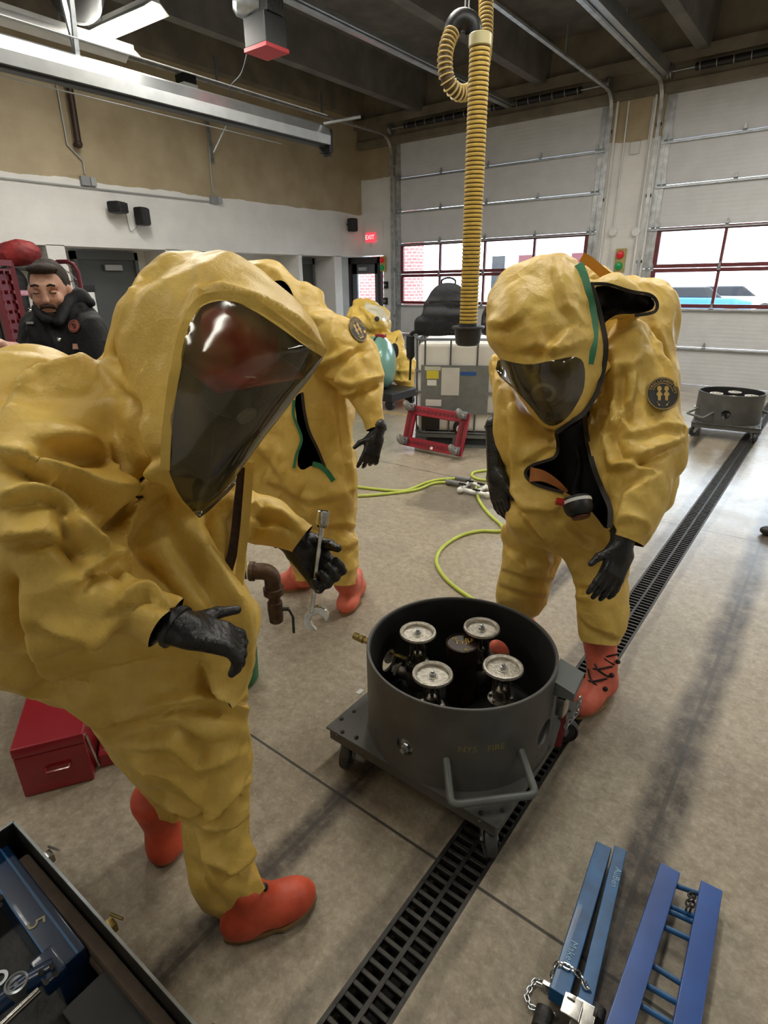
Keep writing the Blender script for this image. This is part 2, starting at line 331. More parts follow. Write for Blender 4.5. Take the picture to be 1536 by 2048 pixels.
def car(name, label, loc, rz, col, L_=4.4):
    t = thing(name, label, 'car', loc, rz); paint = mat(name+'_paint', col, .3, coat=.6)
    b = MB(); b.prism([(-L_/2, .3), (L_/2, .3), (L_/2, .8), (L_/2-.8, .95), (-L_/2+.1, 1.0), (-L_/2, .8)], (0, -.85, 0), (1, 0, 0), (0, 0, 1), (0, 1, 0), 1.7); b.build('body', paint, t, bevel=.06)
    b = MB(); b.prism([(-L_/2+.3, .98), (L_/2-1.2, .92), (L_/2-1.9, 1.45), (-L_/2+.8, 1.45)], (0, -.75, 0), (1, 0, 0), (0, 0, 1), (0, 1, 0), 1.5); b.build('cabin', M['black'], t, bevel=.05)
    for x in (-1.35, 1.35):
        for y in (-.8, .8): b = MB(); b.cyl((x, y-.1, .33), (x, y+.1, .33), .33); b.build('wheel', M['rubber'], t)
    return t
def door_out(px, py, Y):
    d = _ray(px, py); return CP+d*(Y/d[1])
p = door_out(1395, 604, 33); car('parked_car', 'blue car parked outside, seen through the right garage door window', (p[0], 33, -.1), .3, '2c6fc0')
p = door_out(1465, 606, 36); car('parked_car', 'white car parked outside to the right of the blue one', (p[0], 36, -.1), .2, 'e4e6e8')
bt = wthing('white_building', 'white building across the driveway seen through the left garage door', 'building', (-14, 46, 0))
f = MB(); p0, p1 = door_out(970, 560, 46), door_out(1190, 560, 46); f.box(((p0[0]+p1[0])/2+3, 48, 3.2), (p1[0]-p0[0]+6, 4, 6.6)); f.build('wall', M['white'], bt, smooth=False)
for k in range(4):
    a = door_out(978+k*52, 540, 45.9); b = MB(); b.box((a[0]+.8, 45.95, 2.3), (1.1, .12, 2.6)); b.build('window', M['black'] if k % 2 == 0 else M['dred'], bt, smooth=False)
f = MB(); f.prism([(-1, 6.4), ((p1[0]-p0[0])+7, 6.4), ((p1[0]-p0[0])/2+3, 8.2)], (p0[0], 45.5, 0), (1, 0, 0), (0, 0, 1), (0, 1, 0), 5); f.build('roof', M['lgrey'], bt, smooth=False)
# ================================================================= GARAGE DOORS
M['panel'] = mat('door_panel_paint', 'd3d5d8', .5, noise=.05, nscale=4); M['stile'] = mat('galvanised_stile', 'b9bcbd', .38, .7, noise=.25, nscale=9)
M['winred'] = mat('maroon_window_frame', '6b2c31', .45, noise=.2, nscale=10)
M['glass'] = glass('window_glass')
def garage_door(x0, x1, label):
    t = wthing('garage_door', label, 'garage door', ((x0+x1)/2, YF-.02, 0)); n = 7; hs = DH/n; W = x1-x0; nm = 4
    for k in range(n):
        z0, z1 = k*hs+.004, (k+1)*hs-.004; yc = YF+.0
        if k in (2, 3):
            fr = MB()
            for z in (z0+.03, z1-.03): fr.box(((x0+x1)/2, yc, z), (W, .05, .06))
            for i in range(nm+1): fr.box((x0+.12+(W-.24)*i/nm, yc, (z0+z1)/2), (.045 if 0 < i < nm else .2, .05, z1-z0-.12))
            w_ = fr.build('window_section', M['winred'], t, smooth=False)
            gl = MB(); gl.box(((x0+x1)/2, yc+.005, (z0+z1)/2), (W-.1, .008, z1-z0-.1)); gl.build('pane', M['glass'], w_, smooth=False)
        else:
            b = MB(); b.box(((x0+x1)/2, yc+.01, (z0+z1)/2), (W, .045, z1-z0))
            for j in range(9): b.box(((x0+x1)/2, yc-.0135, z0+.06+j*(hs-.12)/8), (W-.3, .003, .012))
            b.box(((x0+x1)/2, yc-.018, z1-.02), (W, .02, .035)); b.build('door_panel', M['panel'], t, smooth=False)
        for x in (x0+.075, x1-.075):
            b = MB(); b.box((x, yc-.024, (z0+z1)/2), (.15, .012, z1-z0)); b.box((x, yc-.032, (z0+z1)/2), (.012, .016, z1-z0)); b.build('stile', M['stile'], t, smooth=False)
    for k in range(1, n):
        z = k*hs
        if k not in (3,):
            b = MB(); b.beam((x0+.02, YF-.045, z-.035), (x1-.02, YF-.045, z-.035), .03, .02); b.build('strut', M['steel'], t, smooth=False)
        for i in [-.5]+list(range(1, nm))+[nm+.5]:
            ii = min(max(i, 0), nm); x = x0+.12+(W-.24)*ii/nm
            for dx in ((-.04, .04) if i in (-.5, nm+.5) else (0,)):
                b = MB(); b.prism([(-.028, -.04), (.028, -.04), (.022, .02), (.006, .085), (-.006, .085), (-.022, .02)], (x+dx, YF-.04, z), (1, 0, 0), (0, 0, 1), (0, -1, 0), .012)
                b.cyl((x+dx-.03, YF-.055, z), (x+dx+.03, YF-.055, z), .011, n=8); b.build('hinge', M['steel'], t, smooth=False)
    return t
garage_door(DX0, DX1, 'tall grey sectional garage door behind the yellow hose, left of the pilaster')
garage_door(RX0, RX1, 'tall grey sectional garage door at the right edge, right of the pilaster')
def track(x, y0, label, big=False, side=1):
    t = wthing('door_track', label, 'door track', (x, YF-.12, 0), 'garage door tracks'); R_ = .34
    path = [(x, YF-.1, .02), (x, YF-.1, DH-.2)]+[tuple(p) for p in arc((x, YF-.1-R_, DH-.2), R_, 0, PI/2, 10, (0, 1, 0), (0, 0, 1))]+[(x, y0, DH-.2+R_)]
    b = MB()
    for i in range(len(path)-1): b.beam(path[i], path[i+1], .03, .055, up=(1, 0, 0))
    b.build('rail', M['stile'], t, smooth=False)
    if big: b = MB(); b.beam((x+side*.03, YF-.4, DH+.2), (x+side*.03, y0, DH+.2), .11, .07); b.beam((x+side*.1, YF-.4, DH+.24), (x+side*.1, y0, DH+.24), .05, .16); b.build('rail_cover', M['alu'], t, smooth=False)
    for y in np.arange(YF-2.2, y0, -2.3): b = MB(); b.beam((x, y, DH+.15), (x, y, 4.9), .035, .02); b.build('hanger', M['steel'], t, smooth=False)
    for z in (1, 2, 3, 4): b = MB(); b.box((x, YF-.05, z), (.09, .1, .05)); b.build('bracket', M['steel'], t, smooth=False)
track(DX0-.03, 4.2, 'galvanised door track at the left side of the left garage door')
track(DX1+.03, 3.5, 'galvanised door track at the right side of the left garage door')
track(RX0-.05, 3.5, 'wide bright door track at the left side of the right garage door', True)
for x0, x1, lb in ((DX0, DX1, 'black spring shaft above the left garage door'), (RX0, RX1, 'black spring shaft above the right garage door')):
    t = wthing('torsion_spring', lb, 'spring shaft', ((x0+x1)/2, YF-.16, 4.65))
    b = MB(); b.cyl((x0+.05, YF-.2, 4.65), (x1-.05, YF-.2, 4.65), .016); b.build('shaft', M['steel'], t)
    for c in ((x0+x1)/2-1.0, (x0+x1)/2+.95):
        b = MB(); b.cyl((c-.85, YF-.2, 4.65), (c+.8, YF-.2, 4.65), .05); s = b.build('spring', M['black'], t)
        b = MB()
        for k in range(8): b.lathe((c-.8+k*.22, YF-.2, 4.65), (1, .12, .1), [(.05, 0), (.054, .004), (.054, .012), (.05, .016)], 16, True)
        b.build('coil_mark', M['lgrey'], s)
    for x in (x0+.04, x1-.04): b = MB(); b.lathe((x, YF-.2, 4.65), (1, 0, 0), [(.02, -.03), (.1, -.03), (.1, -.015), (.08, 0), (.1, .015), (.1, .03), (.02, .03)], 20); b.build('cable_drum', M['steel'], t)
b = MB(); b.beam((-5.6, 11.0, 4.6), (-5.6, 3.6, 4.6), .09, .05); b.beam((-5.52, 11.0, 4.63), (-5.52, 3.6, 4.63), .03, .06); b.beam((-5.66, 11, 4.63), (-5.66, 3.6, 4.63), .03, .06)
tag(b.build('opener_rail', M['alu'], smooth=False), 'bright rail running from the opener motor to the middle of the left garage door', 'rail')
t = wthing('door_opener', 'black and red motor unit hanging from the ceiling at the top of the photo', 'door opener', at(528, 40, 5.9))
c = Vector(at(530, 55, 5.9))
b = MB(); b.bbox(c+Vector((0, 0, -.05)), (.32, .3, .26), .01); b.build('housing', M['black'], t)
b = MB(); b.box(c+Vector((0, 0, -.2)), (.34, .32, .035)); b.build('base_plate', mat('red_enamel', 'b0202a', .4), t, smooth=False)
b = MB(); q = c+Vector((-.15, -.14, .2)); b.lathe(q, (-.6, -.7, .1), [(.0, .1), (.07, .1), (.12, .06), (.13, 0), (.12, -.16), (0, -.17)], 24); b.build('motor', M['steel'], t)
b = MB(); b.bbox(c+Vector((.05, .03, .22)), (.2, .24, .26), .02); b.cyl(c+Vector((.12, 0, .1)), c+Vector((.12, 0, .8)), .015); b.cyl(c+Vector((-.1, .1, .1)), c+Vector((-.1, .1, .8)), .015); b.build('gearbox', M['iron'], t)
b = MB(); b.tube(smooth_path([c+Vector((-.16, -.1, -.15)), c+Vector((-.3, -.1, -.35)), c+Vector((-.65, 0, -.42)), c+Vector((-1.1, .4, -.45))]), .009); b.build('cord', M['black'], t)
# a small limit switch box on the left track
q = Vector(at(372, 162, 8.2)); t = wthing('limit_switch', 'small black and red switch box on the left door track', 'switch box', q)
b = MB(); b.bbox(q, (.2, .22, .14), .01); b.build('box', M['black'], t); b = MB(); b.box(q-Vector((0, 0, .07)), (.21, .23, .05)); b.build('cover', M['white'], t, smooth=False)
# ================================================================= CEILING SERVICES
# exhaust extraction rail high on the left
t = wthing('extraction_rail', 'long bright aluminium exhaust rail hanging high along the left wall', 'exhaust rail', (-6.2, 3, 3.5))
E1 = Vector(gp(648, 274, 3.5)); xr = E1.x
prof = [(-.11, -.1), (-.05, -.1), (-.05, -.06), (.05, -.06), (.05, -.1), (.11, -.1), (.12, 0), (.09, .1), (.03, .13), (-.03, .13), (-.09, .1), (-.12, 0)]
b = MB(); b.prism(prof, (xr, E1.y, 3.5), (1, 0, 0), (0, 0, 1), (0, -1, 0), E1.y+2.5); b.build('rail_profile', M['alu'], t, ang=20)
b = MB(); b.prism([(-.055, -.12), (.055, -.12), (.055, -.065), (-.055, -.065)], (xr, E1.y-.02, 3.5), (1, 0, 0), (0, 0, 1), (0, -1, 0), E1.y+2.4); b.build('rubber_lip', M['rubber'], t, smooth=False)
b = MB(); b.bbox((xr, E1.y+.03, 3.45), (.2, .07, .26), .01); b.bbox((xr, E1.y+.05, 3.32), (.1, .06, .08), .01); b.build('end_bumper', M['black'], t)
b = MB(); b.cyl((xr+.1, E1.y-.1, 3.62), (xr+.55, E1.y+.1, 3.66), .018); b.build('end_arm', M['steel'], t)
b = MB(); b.tube([(xr+.16, E1.y-.1, 3.7), (xr+.16, -2, 3.72)], .006, 6); b.tube([(xr-.18, E1.y-.6, 3.36), (xr-.18, -2, 3.42)], .006, 6); b.build('cable', M['lgrey'], t)
for y in (E1.y-3.2, E1.y-5.2):
    b = MB()
    for dx in (-.1, .1): b.beam((xr, y, 3.6), (xr+dx*2, y, 4.9), .04, .03)
    b.build('hanger', M['steel'], t, smooth=False)
def strip_light(loc, rz, label, lit=True, name='strip_light', L_=1.25):
    t = thing(name, label, 'ceiling light', loc, rz)
    b = MB(); b.prism([(-.16, -.07), (-.155, -.075), (-.05, 0), (.05, 0), (.155, -.075), (.16, -.07), (.055, .015), (-.055, .015)], (0, -L_/2, 0), (1, 0, 0), (0, 0, 1), (0, 1, 0), L_); b.bbox((0, 0, .035), (.1, L_, .06), .004); b.build('reflector', M['white'], t, smooth=False)
    for s in (-1, 1):
        b = MB(); b.cyl((s*.06, -L_/2+.03, -.035), (s*.06, L_/2-.03, -.035), .018, n=12); b.build('tube', M['tube'] if lit else M['white'], t)
    for s in (-1, 1): b = MB(); b.cyl((0, s*L_*.35, .06), (0, s*L_*.35, 5.45-loc[2]), .006, n=6); b.build('hanger', M['steel'], t)
    return t
M['tube'] = mat('lit_tube', 'ffffff', .4, emit=(1, .95, .84), estr=16)
q = gp(245, 35, 4.55); strip_light((q[0], q[1], 4.55), PI/2+.05, 'lit fluorescent strip light crossing the rails at the top left')
q = gp(130, 70, 4.3); strip_light((q[0]+.1, q[1]-.35, 4.3), .02, 'unlit strip light with folded white reflector above the exhaust rail', L_=2.2, lit=False)
for i, (x, y) in enumerate(LAMPS):
    strip_light((x, y, 4.6), 0, 'unseen lit strip light over the engine bay, above the edge of the photo', L_=2.4)['group'] = 'strip lights above the frame'
    area_lamp('lamp_light', (x, y, 4.52), .4, 2.4, LAMP_W[i])
q = gp(245, 35, 4.4); area_lamp('lamp_light', (q[0], q[1], 4.45), 1.2, .3, 70)
b = MB(); a0 = Vector(at(150, -16, 6.0)); b.sphere(a0, .27, 28, 16); b.cyl(a0, a0+Vector((.8, -.3, .12)), .27, n=28)
tag(b.build('duct_pipe', M['black']), 'fat black duct end under the ceiling at the top left', 'duct')
# ================================================================= LEFT WALL THINGS
def onx(x, y, X=XL+.03): d = _ray(x, y); return Vector(CP+d*X/d[0])
def ony(x, y, Y=YF-.03): d = _ray(x, y); return Vector(CP+d*Y/d[1])
def wire(name, pts, r, m, label, cat, group=None, n=8):
    b = MB(); b.tube(pts, r, n); return tag(b.build(name, m), label, cat, group)
wire('conduit', [(XL+.02, -3, 3.06), (XL+.02, 7.12, 3.06)], .013, M['lgrey'], 'grey conduit running level along the left wall below the tan paint', 'conduit')
for (x, y), lb in (((170, 362), 'grey junction box on the left wall under the slanting conduit'), ((427, 400), 'grey junction box on the left wall at the right end of the level conduit')):
    p = onx(x, y); t = wthing('junction_box', lb, 'junction box', p); b = MB(); b.bbox(p, (.07, .13, .12), .006); b.build('box', M['grey'], t)
    b = MB(); b.bbox(p+Vector((.02, .11, 0)), (.06, .08, .11), .006); b.build('cover_plate', M['lgrey'], t)
    c = [onx(x, y-14), onx(x-4, y-40)] + ([onx(135, 290), onx(108, 140)] if x < 300 else [onx(414, 235)])
    wire('conduit', c, .012, M['lgrey'], 'thin conduit climbing the left wall from the %s junction box' % ('left' if x < 300 else 'right'), 'conduit')
a, b_ = onx(132, 130, XL+.12), onx(157, 288, XL+.12); b = MB(); b.cyl(a, b_, .045); b.sphere(b_, .055); b.cyl(b_, b_+Vector((-.1, 0, 0)), .03)
tag(b.build('drain_pipe', mat('brown_pipe', '3a2a22', .5, .2)), 'dark brown pipe hanging down the left wall above the junction box', 'pipe')
t = wthing('wall_bracket', 'dark triangular strut bracket on the tan wall above the right junction box', 'bracket', onx(425, 280, XL+.05))
b = MB(); b.beam(onx(413, 230, XL+.05), onx(425, 325, XL+.05), .045, .03); b.build('post', M['steel'], t, smooth=False)
b = MB(); b.beam(onx(458, 240, XL+.3), onx(427, 305, XL+.05), .015, .02); b.build('brace', M['steel'], t, smooth=False)
for (x, y), lb, rz, dims in (((235, 415), 'small black floodlight box on the left wall, left of the pair', .5, (.2, .26, .16)), ((284, 433), 'black wall speaker with a looping wire, right of the pair', .35, (.16, .2, .26)), ((705, 450), 'black wall speaker high beside the room corner', -.2, (.16, .19, .27))):
    p = onx(x, y, XL+.16); t = thing('wall_speaker' if 'speaker' in lb else 'floodlight', lb, 'speaker' if 'speaker' in lb else 'wall light', tuple(p), rz)
    b = MB(); b.bbox((0, 0, 0), dims, .03); b.build('cabinet', M['black'], t); b = MB(); b.bbox((dims[0]/2, 0, 0), (.02, dims[1]*.86, dims[2]*.86), .008); b.build('grille', M['iron'], t)
    b = MB(); b.cyl((-.02, 0, 0), (-.17*math.cos(rz), .17*math.sin(rz), .02), .02); b.build('mount', M['black'], t)
wire('speaker_wire', smooth_path([onx(250, 418), onx(258, 455), onx(265, 462), onx(278, 448, XL+.08)]), .005, M['grey'], 'thin wire looping between the floodlight and the speaker', 'wire', n=6)
t = wthing('exit_sign', 'lit red exit sign on the wall near the room corner', 'exit sign', ony(741, 475)); p = ony(741, 475)
b = MB(); b.bbox(p, (.27, .05, .2), .01); b.build('housing', mat('exit_red', 'd8343f', .4, emit=(1, .08, .12), estr=.7), t)
text_mesh('EXIT', .13, p+Vector((0, -.028, -.0)), (1, 0, 0), (0, 0, 1), 'lettering', mat('exit_letters', 'ffffff', .4, emit=(1, .55, .55), estr=1.2), t)
b = MB(); b.box(p+Vector((0, -.01, -.15)), (.06, .03, .08)); b.build('lamp_base', M['white'], t, smooth=False)
def signal(px, py, Y, sc, label):
    p = ony(px, py, Y); t = wthing('signal_light', label, 'signal light', p)
    b = MB(); b.bbox(p, (.17*sc, .05, .38*sc), .01); b.build('backplate', mat('signal_yellow', 'a89a5c', .5), t)
    for dz, c, nm in ((.09, 'b01c22', 'red_lamp'), (-.09, '0f7a45', 'green_lamp')):
        b = MB(); b.lathe(p+Vector((0, -.02, dz*sc)), (0, -1, 0), [(.065*sc, 0), (.065*sc, .03), (.05*sc, .055), (0, .065)], 20); l = b.build(nm, mat(nm+'_lens', c, .25, emit=c, estr=.25), t)
signal(1240, 521, YF-.14, 1, 'red and green signal lamps on the pilaster between the garage doors')
signal(766, 528, YF-.08, .85, 'red and green signal lamps beside the exit door')
for (x, y), lb in (((1226, 464), 'white round conduit box on the pilaster, left of two'), ((1272, 464), 'white round conduit box on the pilaster, right of two')):
    p = ony(x, y, YF-.12); t = wthing('conduit_box', lb, 'conduit box', p); b = MB(); b.lathe(p, (0, -1, 0), [(.075, -.02), (.075, .04), (.06, .05), (0, .05)], 8); b.build('box', M['whitewall'], t, smooth=False)
    b = MB(); b.tube([p+Vector((0, 0, .06)), p+Vector((0, 0, 1.9))], .014, 8); b.tube([p-Vector((0, 0, .06)), p-Vector((0, 0, 1.2))], .012, 8); b.build('conduit', M['whitewall'], t)
p = ony(1271, 296, YF-.12); b = MB(); b.box(p, (.14, .06, .17)); tag(b.build('wall_box', M['whitewall'], smooth=False), 'white square box at the paint edge of the pilaster', 'wall box')
for x in (-3.72, -3.13): b = MB(); b.tube([(x, YF-.14, .2), (x, YF-.14, 4.4)], .02, 8); tag(b.build('conduit', M['whitewall']), 'white painted conduit up the %s side of the pilaster' % ('left' if x < -3.4 else 'right'), 'conduit')
for (x, y), lb in (((772, 570), 'small dark push-button box beside the exit door'), ((771, 602), 'small red pull station beside the exit door, below the push-button box')):
    p = ony(x, y, YF-.04); t = wthing('push_button_box' if 'push' in lb else 'pull_station', lb, 'wall switch', p); b = MB(); b.bbox(p, (.1, .06, .15), .01); b.build('box', M['black'] if 'push' in lb else M['dred'], t); b = MB(); b.cyl(p-Vector((0, .02, 0)), p-Vector((0, .045, 0)), .025); b.build('button', M['grey'], t)
# doors in the alcoves
M['ddoor'] = mat('dark_grey_door', '474b4c', .45, noise=.08, nscale=3); M['frame'] = mat('door_frame_paint', '5b5f60', .5)
def alcove_door(nm, y0, y1, x=XL-.62, closer=True):
    t = wthing(nm, None, None, (x, (y0+y1)/2, 0)); t['kind'] = 'structure'
    b = MB(); b.box((x, (y0+y1)/2, 1.06), (.05, y1-y0-.12, 2.12)); b.build('leaf', M['ddoor'], t, smooth=False)
    b = MB()
    for y in (y0+.03, y1-.03): b.box((x+.01, y, 1.12), (.12, .06, 2.24))
    b.box((x+.01, (y0+y1)/2, 2.18), (.12, y1-y0, .12)); b.build('frame', M['frame'], t, smooth=False)
    if closer: b = MB(); b.bbox((x+.07, (y0+y1)/2+.08, 2.0), (.07, .3, .09), .01); b.build('closer', M['lgrey'], t)
    b = MB(); b.cyl((x+.03, y0+.14, 1.02), (x+.09, y0+.14, 1.02), .02); b.beam((x+.08, y0+.14, 1.02), (x+.08, y0+.26, 1.02), .02, .02); b.build('handle', M['steel'], t)
alcove_door('door_1', 4.78, 5.88); alcove_door('door_2', 9.3, 10.2, closer=False)
t = wthing('door_3', None, None, (-9.22, YF, 0)); t['kind'] = 'structure'; M['fdark'] = mat('dark_brown_frame', '2b2422', .5)
b = MB(); x0, x1 = -9.68, -8.72
for x in (x0+.04, x1-.04): b.box((x, YF-.02, 1.13), (.08, .12, 2.26))
b.box(((x0+x1)/2, YF-.02, 2.2), (x1-x0, .12, .14)); b.build('frame', M['fdark'], t, smooth=False)
b = MB()
for x in (x0+.15, x1-.13): b.box((x, YF, 1.07), (.14, .05, 2.12))
b.box(((x0+x1)/2, YF, 2.02), (x1-x0-.16, .05, .22)); b.box(((x0+x1)/2, YF, .3), (x1-x0-.16, .05, .6)); lf = b.build('leaf', M['frame'], t, smooth=False)
b = MB(); b.box(((x0+x1)/2, YF, 1.25), (x1-x0-.38, .01, 1.34)); b.build('pane', M['glass'], lf, smooth=False)
b = MB(); b.bbox(((x0+x1)/2-.05, YF-.06, 2.02), (.24, .06, .08), .01); b.build('closer', M['lgrey'], t)
# hooks with rope ends along the third alcove
b = MB(); b.box((XL-.6, 7.7, 2.0), (.03, 2.6, .06)); t = wthing('hook_rail', 'rail of hooks along the white alcove behind the suited people', 'hook rail', (XL-.6, 7.7, 2.0)); b.build('board', M['lgrey'], t, smooth=False)
for k in range(7): b = MB(); y = 6.6+k*.36; b.tube([(XL-.57, y, 2.02), (XL-.5, y, 1.98), (XL-.5, y, 2.05)], .008, 6); b.build('hook', M['iron'], t)
# door gear at the head of the left door
# ================================================================= VALVE CARTS
M['cartgrey'] = mat('cart_grey_paint', '50504d', .5, noise=.22, nscale=7, bump=.12, bscale=50)
M['brass'] = mat('brass', '9c8a55', .3, 1., noise=.2, nscale=30); M['wheelalu'] = mat('cast_handwheel', 'c9c4b8', .42, .6, noise=.25, nscale=60, bump=.3, bscale=120)
M['valve'] = mat('oily_valve_metal', '7d776d', .42, .75, noise=.5, nscale=25, bump=.3, bscale=60)
M['castw'] = mat('caster_tread', '3a3b3d', .5, noise=.2, nscale=30)
def boolean(o, cutters):
    for c in cutters:
        o.modifiers.remove(o.modifiers['flat_faces']) if 'flat_faces' in o.modifiers else None; m = o.modifiers.new('b', 'BOOLEAN'); m.operation = 'DIFFERENCE'; m.object = c; m.solver = 'EXACT'
    dg = bpy.context.evaluated_depsgraph_get(); me = bpy.data.meshes.new_from_object(o.evaluated_get(dg)); o.modifiers.clear(); o.data = me
    for c in cutters: bpy.data.objects.remove(c)
    me.polygons.foreach_set('use_smooth', [True]*len(me.polygons)); me.set_sharp_from_angle(angle=math.radians(35))
def caster(parent, p, rz, zt=.15, r=.055):
    x, y = p; R3 = Matrix.Rotation(rz, 3, 'Z')
    b = MB(); b.M = Matrix.Translation((x, y, 0))@R3.to_4x4()
    b.box((0, 0, zt-.004), (.09, .08, .008)); b.cyl((0, 0, zt-.004), (0, 0, zt-.03), .03)
    for s in (-1, 1): b.prism([(-.03, zt-.03), (.03, zt-.03), (.05, r+.012), (.042, r-.014), (.02, r-.012)], (0, s*.024-.002, 0), (1, 0, 0), (0, 0, 1), (0, 1, 0), .004)
    b.cyl((.034, -.03, r), (.034, .03, r), .008, n=10)
    f = b.build('caster_fork', M['steel'], parent)
    b = MB(); b.M = Matrix.Translation((x, y, 0))@R3.to_4x4(); b.lathe((.034, 0, r), (0, 1, 0), [(.008, -.018), (.03, -.018), (.032, -.01), (.042, -.01), (r-.004, -.018), (r, -.01), (r, .01), (r-.004, .018), (.042, .01), (.032, .01), (.03, .018), (.008, .018)], 28)
    return b.build('wheel', M['castw'], f)
M['ringdark'] = mat('dark_ring_inside', '1f2020', .6, noise=.3, nscale=9)  # for a thin sheet and disc added to make the ring's inside darker
def make_cart():
    t = thing('valve_training_cart', '', 'training cart', (-.849, 1.535, 0)); RR = .342
    N, L_, R_ = Vector((.345, -.338, 0)), Vector((-.372, -.338, 0)), Vector((.345, .36, 0)); F_ = L_+(R_-N)
    q = [N, R_, F_, L_]
    b = MB(); b.prism([(v.x, v.y) for v in q], (0, 0, .158), (1, 0, 0), (0, 1, 0), (0, 0, 1), .008)
    c0 = sum(q, Vector())/4
    for i in range(4):                                                        # angle-iron rails under the deck
        a, c = q[i]*.97+c0*.03, q[(i+1) % 4]*.97+c0*.03; b.beam(a+Vector((0, 0, .135)), c+Vector((0, 0, .135)), .006, .045)
    d = b.build('platform', M['cartgrey'], t, bevel=.0015, smooth=False)
    for v in q:
        for k in range(4):
            o = (c0-v).normalized(); pr = Vector((-o.y, o.x, 0)); p = v+o*(.06+.05*(k // 2))+pr*(.035*(1 if k % 2 else -1)*(1+k // 2))
            b = MB(); b.lathe(p+Vector((0, 0, .166)), (0, 0, 1), [(.008, -.002), (.008, .003), (.004, .006), (0, .0065)], 10); b.build('bolt', M['iron'], t)
    for v, rz in zip(q, (-.9, .4, 1.6, -1.2)): p = v*.82+c0*.18; caster(t, (p.x, p.y), rz)
    b = MB(); b.lathe((0, 0, 0), (0, 0, 1), [(RR-.011, .166), (RR, .166), (RR, .497), (RR-.002, .5), (RR-.009, .5), (RR-.011, .497)], 128, True)
    w = b.build('ring_wall', M['cartgrey'], t, ang=30)
    cut = []
    for a, r_ in ((-91, .033), (-.7, .05), (90, .05), (180, .048)):
        a = math.radians(a); b = MB(); b.cyl((.28*math.cos(a), .28*math.sin(a), .287), (.40*math.cos(a), .40*math.sin(a), .287), r_, n=32)
        c = b.build('c', None); c.location = t.location; cut.append(c)
    bpy.context.view_layer.update(); c2 = []
    for c in cut: q_ = c.copy(); COL.objects.link(q_); c2.append(q_)
    b = MB(); b.lathe((0, 0, 0), (0, 0, 1), [(RR-.0135, .1665), (RR-.0113, .1665), (RR-.0113, .492), (RR-.0135, .492)], 128, True); lin = b.build('inner_dark_sheet', M['ringdark'], t, ang=30)
    b = MB(); b.cyl((0, 0, .1662), (0, 0, .1685), RR-.014, n=64); b.build('dark_floor_disc', M['ringdark'], t)
    bpy.context.view_layer.update(); boolean(lin, c2); boolean(w, cut)
    b = MB()                                                                  # the flange bolt in the near hole
    b.lathe((0, -RR+.0, .287), (0, -1, 0), [(0, -.03), (.03, -.03), (.03, -.012), (.016, -.01), (.016, .006), (.010, .008), (.010, .022), (0, .024)], 6); b.lathe((0, -RR+.012, .287), (0, -1, 0), [(0, -.01), (.028, -.01), (.028, -.004), (0, -.003)], 24)
    b.build('bolt_plug', M['steel'], t, ang=25)
    for k in (0, 1):                                                          # carry handles
        A = [math.radians(x+180*k) for x in (-66, -62, -28, -23)]; ex = math.cos, math.sin
        rr, zz = (RR-.004, RR+.12, RR+.12, RR-.004), (.295, .24, .24, .295)
        P = [Vector((rr[i]*math.cos(A[i]), rr[i]*math.sin(A[i]), zz[i])) for i in range(4)]
        P = [P[0], P[0].lerp(P[1], .82), P[1].lerp(P[2], .1), P[1].lerp(P[2], .9), P[3].lerp(P[2], .82), P[3]]
        pts = [P[0]]+[P[0].lerp(P[1], .6)]
        for u in np.linspace(0, 1, 7): pts.append((1-u)**2*P[1]+2*u*(1-u)*Vector((rr[1]*math.cos(A[1]), rr[1]*math.sin(A[1]), zz[1]))+u*u*P[2])
        for u in np.linspace(0, 1, 7): pts.append((1-u)**2*P[3]+2*u*(1-u)*Vector((rr[2]*math.cos(A[2]), rr[2]*math.sin(A[2]), zz[2]))+u*u*P[4])
        pts += [P[5]]
        b = MB(); b.tube(pts, .0125, 14); b.build('carry_handle', mat('handle_paint', '5d625f', .4, noise=.15) if 'hp' not in M else M['hp'], t)
    b = MB(); b.cyl((-.048, .099, .166), (-.048, .099, .43), .058, n=32); b.lathe((-.048, .099, .43), (0, 0, 1), [(.062, -.07), (.064, -.065), (.064, .004), (.058, .006), (.057, .001), (0, .001)], 36); cn = b.build('canister', mat('rusty_black_can', '17130f', .35, .3, col2='33231a', nscale=18, thresh=(.4, .75)), t)
    b = MB()
    for s, dx, dy in (('RF', .012, .032), ('TYP', -.002, 0), ('x', .03, -.028), ('o', -.042, .01)):
        vs, fs = text_mesh(s, .034, (-.048+dx, .099+dy, .4322), (.85, .5, 0), (-.5, .85, 0), None, None, None, .0004); b.add(vs, fs)
    b.build('paint_marks', mat('yellow_marker', 'c2a14a', .6), cn, smooth=False)
    for k, (x, y) in enumerate(((-.020, -.155), (-.205, .025), (-.022, .2), (.158, .026))):
        v = MB(); v.cyl((x, y, .166), (x, y, .2), .042, n=24); v.sphere((x, y, .235), (.046, .046, .05)); v.cyl((x, y, .25), (x, y, .31), .032, .026, n=24)
        v.lathe((x, y, .31), (0, 0, 1), [(0, -.004), (.045, -.004), (.047, 0), (.047, .014), (.028, .018), (.02, .05), (.014, .055), (0, .056)], 24)
        for j in range(6): a = j*PI/3+.3; v.cyl((x+.037*math.cos(a), y+.037*math.sin(a), .3), (x+.037*math.cos(a), y+.037*math.sin(a), .335), .007, n=6)
        for s in (-1, 1): v.tube([(x+s*.02, y, .325), (x+s*.03, y, .35), (x+s*.028, y, .4), (x+s*.012, y, .425), (x, y, .428)], .008, 8)
        v.cyl((x, y, .36), (x, y, .46), .0065, n=10)
        a = math.radians((-91, 180, 90, 0)[k]); d = Vector((math.cos(a), math.sin(a), 0)); p = Vector((x, y, .235))
